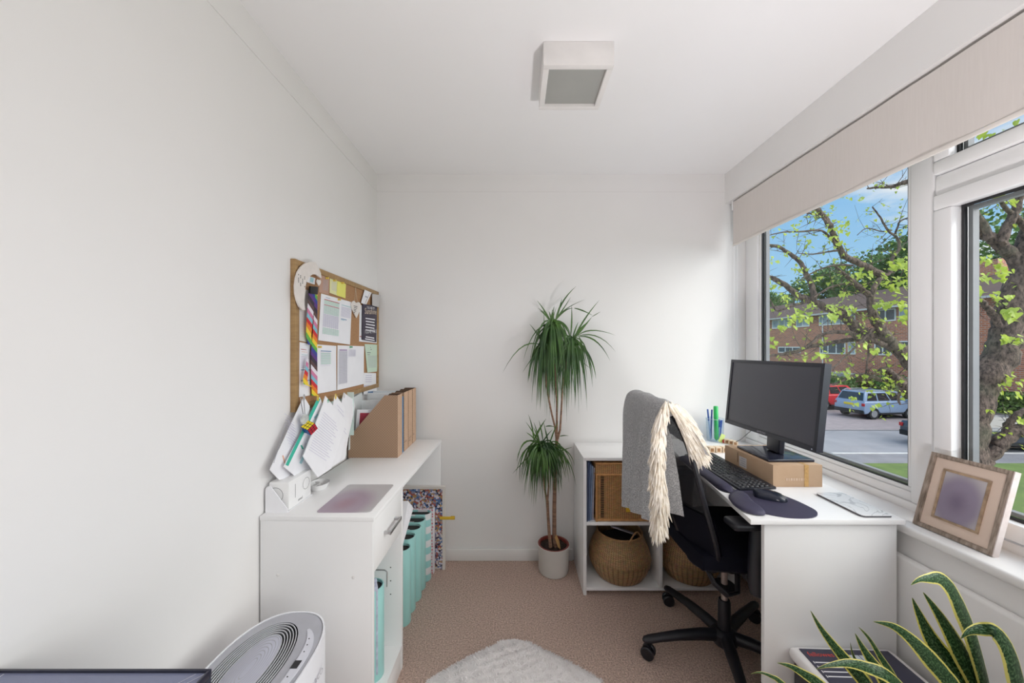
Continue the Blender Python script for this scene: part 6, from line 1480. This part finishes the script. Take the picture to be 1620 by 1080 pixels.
# leaves helper
def leafmat(name, c1, c2, tr=.35):
    m = bpy.data.materials.new(name); m.use_nodes = True; t = m.node_tree; p = [n for n in t.nodes if n.type == 'BSDF_PRINCIPLED'][0]; o = [n for n in t.nodes if n.type == 'OUTPUT_MATERIAL'][0]
    p.inputs['Roughness'].default_value = .55; c = t.nodes.new('ShaderNodeTexCoord'); n = t.nodes.new('ShaderNodeTexNoise'); n.inputs['Scale'].default_value = 3.5 if tr > .3 else .6; t.links.new(c.outputs['Object'], n.inputs[0])
    r = t.nodes.new('ShaderNodeValToRGB'); r.color_ramp.elements[0].position = .35; r.color_ramp.elements[0].color = (*c1, 1); r.color_ramp.elements[1].position = .65; r.color_ramp.elements[1].color = (*c2, 1); t.links.new(n.outputs[0], r.inputs[0]); t.links.new(r.outputs[0], p.inputs['Base Color'])
    tl = t.nodes.new('ShaderNodeBsdfTranslucent'); t.links.new(r.outputs[0], tl.inputs[0]); x = t.nodes.new('ShaderNodeMixShader'); x.inputs[0].default_value = tr; t.links.new(p.outputs[0], x.inputs[1]); t.links.new(tl.outputs[0], x.inputs[2]); t.links.new(x.outputs[0], o.inputs[0])
    return m
M_lf = leafmat('spring_leaf', (.52, .62, .09), (.34, .44, .07), .4)
M_dk = leafmat('dark_tree_leaf', (.045, .12, .03), (.14, .26, .06), .25)
M_hd = leafmat('hedge_leaf', (.08, .18, .03), (.26, .34, .08), .2)
rnd = random.Random(21)
def rndunit():
    while True:
        v = Vector((rnd.uniform(-1, 1), rnd.uniform(-1, 1), rnd.uniform(-1, 1)))
        if .05 < v.length < 1: return v.normalized()
def leaf_card(b, p, s):
    n = rndunit(); a = n.orthogonal().normalized(); c_ = n.cross(a); q = rnd.uniform(0, 2*PI); a, c_ = a*math.cos(q)+c_*math.sin(q), c_*math.cos(q)-a*math.sin(q)
    b.face([p-a*s*.5, p+c_*s*.38+a*s*.05+n*s*.1, p+a*s*.6, p-c_*s*.38+a*s*.05+n*s*.1])
# trees beyond the building
for i, (px, ty, X, R_, l) in enumerate([(1300, 416, 44, 4.6, 'dark green tree behind the roof, left of the middle of the far window'), (1388, 376, 43, 4.8, 'dense green tree behind the roof towards the window mullion'), (1452, 352, 41, 4.6, 'tall green tree rising just left of the window mullion'),
                                    (1238, 452, 47, 4.0, 'low green tree behind the far left end of the roof'), (1542, 345, 40, 5.0, 'dense green tree seen through the near window beside its left edge'), (1596, 300, 42, 6.0, 'tall green tree behind the forked trunk in the near window'), (1345, 440, 46, 3.8, 'small dark tree between the two larger ones behind the roof')]):
    d = F*X/(px-CX); zt = CAMZ-(ty-CY)*d/F; c_ = Vector((X, d, zt-R_*1.05))
    t = thing('background_tree', l, 'tree', (X, d, GZ), 'trees beyond the building')
    b = B(); b.tube([(X, d, GZ), (X+.2, d, GZ+4), (X, d+.2, c_.z)], [.35, .28, .15], 10); obj('trunk', b, mat('bark_dark', (.10, .08, .06), .9) if i == 0 else bpy.data.materials['bark_dark'], t)
    b = B()
    blobs = [(c_+Vector((rnd.uniform(-.55, .55)*R_, rnd.uniform(-.55, .55)*R_, rnd.uniform(-.5, .55)*R_)), R_*rnd.uniform(.30, .5)) for _ in range(11)]
    for k in range(3000):
        q, r_ = blobs[k % 11]; leaf_card(b, q+rndunit()*r_*rnd.uniform(.55, 1.05), rnd.uniform(.28, .50))
    obj('crown', b, M_dk, t, smooth=False, recalc=False, kind='stuff')
# hedge and shrubs along the facade
t = thing('hedge', 'long clipped green hedge along the foot of the brick building', 'hedge', (27.4, 24, GZ))
b = B(); b.box(26.9, 28.1, 14, 33, GZ+.01, -1.55, .2); obj('inner_twigs', b, mat('hedge_core', (.05, .06, .03), .9), t)
b = B()
for k in range(9000):
    y = rnd.uniform(14, 33); f = rnd.random()
    p_ = Vector((26.85+rnd.uniform(-.1, .1), y, rnd.uniform(GZ+.05, -1.35))) if f < .6 else Vector((rnd.uniform(26.8, 28.1), y, -1.45+rnd.uniform(-.1, .22)))
    leaf_card(b, p_, rnd.uniform(.12, .22))
obj('leaves', b, M_hd, t, smooth=False, recalc=False, kind='stuff')
for i, (px, py, X, r_, m_, l) in enumerate([(1318, 610, 25.6, .85, M_dk, 'dark evergreen shrub above the red car'), (1352, 612, 25.4, .9, M_hd, 'leafy shrub right behind the roof of the pale blue car'), (1385, 603, 25.8, .95, leafmat('russet_leaf', (.20, .10, .07), (.30, .24, .10), .2), 'russet twiggy shrub behind the pale blue car'),
                                         (1412, 606, 25.6, 1.0, M_hd, 'green shrub over the bonnet of the pale blue car'), (1440, 620, 25.2, 1.1, leafmat('straw_leaf', (.34, .32, .16), (.24, .27, .10), .2), 'straw coloured shrub at the right of the pale blue car')]):
    d = F*X/(px-CX); c_ = Vector((X, d, CAMZ-(py-CY)*d/F))
    t = thing('shrub', l, 'shrub', (X, d, GZ), None)
    b = B(); b.tube([(X, d, GZ), (X, d, c_.z)], [.08, .03], 8); obj('stem', b, bpy.data.materials['bark_dark'], t)
    b = B()
    for k in range(900): q = rndunit(); leaf_card(b, c_+Vector((q.x*r_, q.y*r_*1.2, q.z*r_*.75))*rnd.uniform(.4, 1.05)+Vector((0, 0, -.1)), rnd.uniform(.12, .2))
    for k in range(500): leaf_card(b, Vector((X+rnd.uniform(-.6, .6)*r_, d+rnd.uniform(-.8, .8)*r_, rnd.uniform(GZ+.1, c_.z))), rnd.uniform(.12, .2))
    obj('foliage', b, m_, t, smooth=False, recalc=False, kind='stuff')

# ------------------------------------------------------------------ the old tree outside the window
Mbark = bpy.data.materials.new('fissured_bark'); Mbark.use_nodes = True
tn = Mbark.node_tree; p = [n for n in tn.nodes if n.type == 'BSDF_PRINCIPLED'][0]; p.inputs['Roughness'].default_value = .9
c = tn.nodes.new('ShaderNodeTexCoord'); n1 = tn.nodes.new('ShaderNodeTexNoise'); n1.inputs['Scale'].default_value = 26; n1.inputs['Detail'].default_value = 7; n1.inputs['Roughness'].default_value = .7
mp = tn.nodes.new('ShaderNodeMapping'); mp.inputs['Scale'].default_value = (1, 1, .45); tn.links.new(c.outputs['Object'], mp.inputs[0]); tn.links.new(mp.outputs[0], n1.inputs[0])
r_ = tn.nodes.new('ShaderNodeValToRGB'); r_.color_ramp.elements[0].position = .38; r_.color_ramp.elements[0].color = (.035, .024, .02, 1); r_.color_ramp.elements[1].position = .64; r_.color_ramp.elements[1].color = (.25, .175, .14, 1); tn.links.new(n1.outputs[0], r_.inputs[0])
n2 = tn.nodes.new('ShaderNodeTexNoise'); n2.inputs['Scale'].default_value = 2.2; tn.links.new(c.outputs['Object'], n2.inputs[0]); rr_ = tn.nodes.new('ShaderNodeMapRange'); rr_.inputs[1].default_value = .52; rr_.inputs[2].default_value = .66; rr_.inputs[4].default_value = .35; tn.links.new(n2.outputs[0], rr_.inputs[0])
mx_ = tn.nodes.new('ShaderNodeMix'); mx_.data_type = 'RGBA'; mx_.blend_type = 'MIX'; tn.links.new(rr_.outputs[0], mx_.inputs[0]); tn.links.new(r_.outputs[0], mx_.inputs[6]); mx_.inputs[7].default_value = (.16, .165, .10, 1); tn.links.new(mx_.outputs[2], p.inputs['Base Color'])
bp_ = tn.nodes.new('ShaderNodeBump'); bp_.inputs['Strength'].default_value = 1; bp_.inputs['Distance'].default_value = .03; tn.links.new(n1.outputs[0], bp_.inputs['Height']); tn.links.new(bp_.outputs[0], p.inputs['Normal'])
tree = thing('old_tree', 'gnarled old tree with mossy spreading branches and fresh leaves just outside the window', 'tree', PD(1552, 1014, 5.0))
def branch(name, pts, seg=9, wob=.35):
    """pts: (px, py, depth, radius px)"""
    P_ = [PD(a[0], a[1], a[2]) for a in pts]; R_ = [a[3]*a[2]/F for a in pts]
    Q = catmull(P_, 5); n = len(Q); rad = []
    for i in range(n):
        f = i/5; k = min(int(f), len(R_)-2) if i < n-1 else len(R_)-2; rad.append(lerp(R_[k], R_[k+1], f-k if i < n-1 else 1))
    Q = [q+Vector((rnd.uniform(-1, 1), rnd.uniform(-1, 1), rnd.uniform(-1, 1)))*r*wob*.5 if 0 < i < n-1 else q for i, (q, r) in enumerate(zip(Q, rad))]
    rad = [r*rnd.uniform(.92, 1.08) for r in rad]
    b = B(); b.tube(Q, rad, seg); o = obj(name, b, Mbark, tree, ang=80); return list(zip(Q, rad))
def lim(xs, d0, d1, r0, r1):
    n = len(xs)-1; return [(x, y, lerp(d0, d1, i/n), lerp(r0, r1, (i/n)**.8)) for i, (x, y) in enumerate(xs)]
trunk = branch('trunk', [(1545, 1050, 5.0, 34), (1540, 900, 5.0, 24), (1538, 760, 5.0, 20), (1537, 700, 5.0, 18), (1544, 645, 5.0, 19), (1560, 600, 5.0, 19.5), (1583, 558, 5.0, 19), (1595, 518, 5.0, 17.5), (1604, 480, 5.0, 17), (1614, 440, 5.0, 16), (1624, 400, 5.0, 15), (1638, 350, 5.0, 13), (1650, 250, 5.0, 12), (1660, 130, 5.0, 8)], 16, .25)
BR = []
def add(xs, d0, d1, r0, r1): BR.append(branch('branch', lim(xs, d0, d1, r0, r1)))
add([(1618, 430), (1600, 404), (1578, 383), (1555, 369), (1530, 358), (1490, 340), (1447, 290), (1433, 288), (1413, 295), (1392, 296), (1372, 298)], 5.0, 5.3, 11, 1.2)
add([(1582, 385), (1596, 355), (1609, 325), (1614, 290), (1610, 240)], 5.0, 4.9, 7, 4)
add([(1566, 378), (1554, 352), (1540, 330), (1522, 310), (1500, 270), (1480, 215)], 5.0, 5.1, 5.5, 2.5)
add([(1628, 372), (1610, 345), (1590, 328), (1580, 312)], 5.0, 4.9, 5, 2)
add([(1542, 750), (1562, 722), (1580, 702), (1600, 686), (1625, 672), (1670, 645)], 5.0, 4.8, 12, 9)
add([(1592, 690), (1598, 668), (1612, 655), (1640, 640)], 4.95, 4.8, 6, 4)
add([(1588, 530), (1575, 505), (1560, 484), (1545, 471), (1520, 462), (1495, 470)], 5.0, 5.0, 6, 2)
# main limb across the far light
add([(1548, 660), (1510, 628), (1480, 604), (1449, 580), (1427, 558), (1409, 543), (1390, 535), (1372, 528), (1353, 517), (1335, 500), (1309, 487), (1283, 476), (1260, 466), (1242, 451), (1223, 440), (1208, 436), (1180, 430)], 5.0, 5.6, 14, 2.2)
add([(1288, 478), (1285, 455), (1277, 437), (1268, 418), (1253, 404), (1233, 391), (1208, 387), (1180, 380)], 5.35, 5.5, 4.5, 2)
add([(1405, 541), (1396, 522), (1384, 506), (1378, 485), (1376, 468), (1366, 460), (1353, 448), (1340, 437), (1329, 428), (1318, 418)], 5.15, 5.3, 8.5, 1.5)
add([(1376, 470), (1388, 446), (1396, 438), (1409, 430), (1412, 408), (1422, 394), (1420, 377), (1405, 365), (1392, 343), (1380, 327)], 5.2, 5.4, 4, 1)
add([(1400, 436), (1384, 430), (1372, 422), (1347, 411), (1332, 400), (1322, 380), (1313, 357), (1298, 337), (1289, 328), (1275, 312), (1262, 290)], 5.25, 5.2, 5.5, 3)
add([(1313, 357), (1300, 343), (1288, 339), (1272, 336)], 5.2, 5.2, 2, 1)
add([(1400, 545), (1380, 538), (1359, 537), (1335, 539), (1307, 544), (1279, 549), (1251, 559), (1214, 563), (1190, 565)], 5.15, 5.5, 5, 1.6)
add([(1376, 531), (1360, 534), (1346, 527), (1320, 525), (1298, 530), (1285, 541), (1268, 552), (1240, 558)], 5.15, 5.3, 4.5, 1.2)
add([(1353, 517), (1345, 505), (1338, 494), (1330, 488)], 5.2, 5.1, 4, 1.2)
add([(1283, 476), (1262, 481), (1245, 487), (1228, 491), (1222, 480), (1214, 470)], 5.4, 5.5, 2.2, .7)
add([(1500, 650), (1447, 626), (1430, 609), (1417, 598), (1408, 588), (1400, 583), (1391, 588)], 5.0, 5.1, 7, 3.6)
add([(1445, 604), (1420, 601), (1394, 600), (1372, 594), (1350, 594), (1333, 602), (1317, 609)], 5.05, 5.2, 5.5, 1.2)
add([(1430, 606), (1425, 618), (1421, 630), (1424, 640)], 5.05, 5.0, 3.6, 1.2)
add([(1288, 470), (1310, 456), (1330, 450), (1352, 450), (1372, 462)], 5.3, 5.2, 1.4, 1.8)
add([(1268, 440), (1300, 425), (1325, 419), (1350, 420)], 5.3, 5.1, 1, 1.6)
add([(1322, 385), (1300, 365), (1270, 366), (1240, 367), (1217, 372)], 5.2, 5.3, 2, .8)
add([(1326, 396), (1310, 398), (1285, 402), (1262, 400)], 5.2, 5.3, 1.8, .6)
add([(1416, 370), (1420, 360), (1424, 350), (1438, 344), (1450, 340)], 5.4, 5.3, 1.6, .8)
add([(1410, 364), (1395, 366), (1380, 362), (1368, 362), (1356, 372)], 5.4, 5.4, 1.2, .5)
add([(1376, 545), (1374, 560), (1371, 580), (1370, 598)], 5.15, 5.1, 2, 1)
add([(1380, 520), (1362, 540), (1350, 552), (1335, 566), (1320, 580), (1300, 590)], 5.1, 5.0, 2, .8)
# twigs
b = B(); tips = []
for br_ in BR:
    for (q, r) in br_[5::2]:
        if rnd.random() < .9:
            d_ = rndunit(); d_.y *= .5; d_.z = d_.z*.7+.1; L_ = rnd.uniform(.15, .5); q2 = q+d_*L_*.5+Vector((0, 0, -.01)); q3 = q+d_*L_+rndunit()*.05
            rr0 = min(r*.4, .006); b.tube([q, q2, q3], [rr0, rr0*.7, .0012], 5); tips.append(q3); tips.append(q2)
            for _ in range(2):
                e = q2+rndunit()*rnd.uniform(.06, .2); b.tube([q2, (q2+e)/2+rndunit()*.01, e], [rr0*.6, rr0*.4, .001], 5); tips.append(e)
obj('twigs', b, Mbark, tree, kind='stuff', ang=80)
# leaves: clusters read off the photograph (px, py, n, spread px, depth, size)
def heart(b, p, s):
    n = rndunit(); n.z = abs(n.z)*.7+.25; n.y -= .5; n.normalize(); dn = Vector((rnd.uniform(-.6, .6), rnd.uniform(-.3, .3), -1)); u = (dn-n*dn.dot(n)).normalized(); w = n.cross(u)
    o_ = [(-.05, 0), (-.18, .25), (-.05, .48), (.25, .46), (.6, .25), (1, 0), (.6, -.25), (.25, -.46), (-.05, -.48), (-.18, -.25)]
    b.face([p+(u*a+w*c_)*s+n*s*.12*abs(c_) for a, c_ in o_])
CL = [(1320, 370, 34, 17, 5.1, .075), (1283, 385, 7, 7, 5.0, .085), (1338, 353, 14, 9, 5.2, .06), (1258, 361, 12, 10, 5.2, .055), (1220, 411, 12, 9, 5.2, .07), (1243, 403, 10, 8, 5.2, .06), (1262, 425, 12, 9, 5.1, .06), (1240, 470, 14, 12, 5.2, .07), (1218, 450, 14, 10, 5.3, .07), (1232, 455, 8, 10, 5.3, .06),
      (1270, 497, 34, 15, 4.9, .085), (1255, 505, 22, 12, 4.9, .08), (1236, 517, 16, 8, 4.9, .09), (1285, 480, 8, 6, 5.0, .07), (1316, 485, 14, 8, 4.9, .085), (1346, 487, 14, 9, 4.8, .085), (1319, 498, 12, 8, 4.8, .09), (1338, 468, 12, 9, 5.0, .075), (1362, 435, 14, 9, 4.9, .085), (1376, 432, 8, 6, 4.9, .08),
      (1390, 478, 12, 9, 4.8, .09), (1403, 481, 8, 6, 4.8, .08), (1418, 418, 24, 12, 4.8, .085), (1436, 410, 26, 11, 4.8, .09), (1412, 450, 24, 13, 4.8, .095), (1436, 448, 20, 12, 4.8, .09), (1440, 430, 14, 10, 4.8, .08), (1425, 480, 16, 11, 4.8, .09), (1440, 496, 18, 11, 4.8, .085), (1430, 503, 14, 9, 4.8, .085), (1400, 437, 10, 8, 4.9, .08),
      (1300, 398, 6, 10, 5.2, .05), (1330, 386, 8, 8, 5.1, .06), (1363, 315, 9, 7, 5.3, .05), (1373, 330, 4, 7, 5.3, .04), (1396, 321, 4, 5, 5.3, .045), (1427, 322, 7, 8, 5.3, .045), (1441, 276, 6, 6, 5.3, .06), (1405, 290, 5, 6, 5.3, .05), (1380, 295, 8, 12, 5.3, .04), (1340, 312, 8, 8, 5.2, .05), (1307, 338, 8, 7, 5.2, .05), (1317, 328, 7, 6, 5.2, .055), (1442, 335, 3, 5, 5.3, .05), (1412, 346, 3, 5, 5.3, .045),
      (1302, 560, 14, 10, 4.9, .085), (1275, 563, 9, 7, 4.9, .08), (1232, 567, 9, 9, 5.0, .07), (1365, 547, 9, 8, 4.9, .08), (1385, 553, 8, 5, 4.8, .1), (1340, 590, 6, 8, 5.0, .07), (1398, 568, 7, 6, 5.0, .06), (1214, 530, 12, 9, 5.1, .08), (1222, 545, 12, 9, 5.1, .08), (1210, 520, 8, 6, 5.1, .08), (1290, 440, 8, 9, 5.2, .06), (1430, 545, 6, 8, 4.8, .09), (1438, 560, 4, 6, 4.8, .09),
      (1405, 615, 18, 13, 5.0, .06), (1420, 600, 8, 8, 5.0, .06), (1375, 620, 12, 11, 5.0, .055), (1350, 632, 10, 8, 5.0, .07), (1385, 640, 6, 6, 5.0, .07), (1345, 648, 4, 4, 5.0, .07), (1395, 660, 3, 4, 5.0, .07), (1447, 659, 4, 4, 4.9, .09), (1400, 597, 6, 6, 5.0, .06),
      (1585, 425, 26, 14, 4.6, .10), (1560, 438, 12, 10, 4.6, .09), (1540, 450, 16, 9, 4.6, .09), (1545, 462, 12, 10, 4.6, .09), (1560, 412, 12, 10, 4.7, .08), (1585, 440, 10, 10, 4.6, .09), (1578, 467, 9, 7, 4.6, .085), (1595, 468, 8, 7, 4.6, .085), (1600, 496, 22, 13, 4.4, .10), (1590, 538, 9, 7, 4.4, .10), (1610, 536, 12, 9, 4.4, .10),
      (1584, 312, 14, 9, 4.7, .10), (1600, 318, 8, 8, 4.7, .08), (1595, 598, 12, 9, 4.8, .085), (1585, 616, 14, 12, 4.9, .08), (1608, 622, 10, 10, 4.8, .08), (1566, 650, 7, 5, 4.8, .08), (1615, 665, 6, 6, 4.7, .08), (1615, 600, 6, 8, 4.8, .08), (1538, 520, 6, 6, 4.8, .07), (1532, 470, 8, 6, 4.7, .08), (1545, 545, 5, 8, 4.8, .05), (1590, 205, 6, 8, 5, .05), (1545, 215, 5, 8, 5, .05)]
b = B()
for (x, y, n, sp_, d, s) in CL:
    for k in range(int(n*.85)+1): heart(b, PD(x+rnd.gauss(0, sp_*.5), y+rnd.gauss(0, sp_*.45), d+rnd.uniform(-.15, .15)), s*.84*rnd.uniform(.5, 1.1))
for q in tips:
    if rnd.random() < .5:
        for k in range(rnd.choice((1, 2))): heart(b, q+rndunit()*.04, rnd.uniform(.025, .055))
obj('leaves', b, M_lf, tree, smooth=False, recalc=False, kind='stuff')
# upper crown beyond the frame keeps the tree whole
b = B()
for k in range(1500):
    q = rndunit(); heart(b, Vector((7.0, 4.9, 5.6))+Vector((q.x*2.2, q.y*2, q.z*1.4))*rnd.uniform(.3, 1), rnd.uniform(.07, .12))
obj('upper_leaves', b, M_lf, tree, smooth=False, recalc=False, kind='stuff')
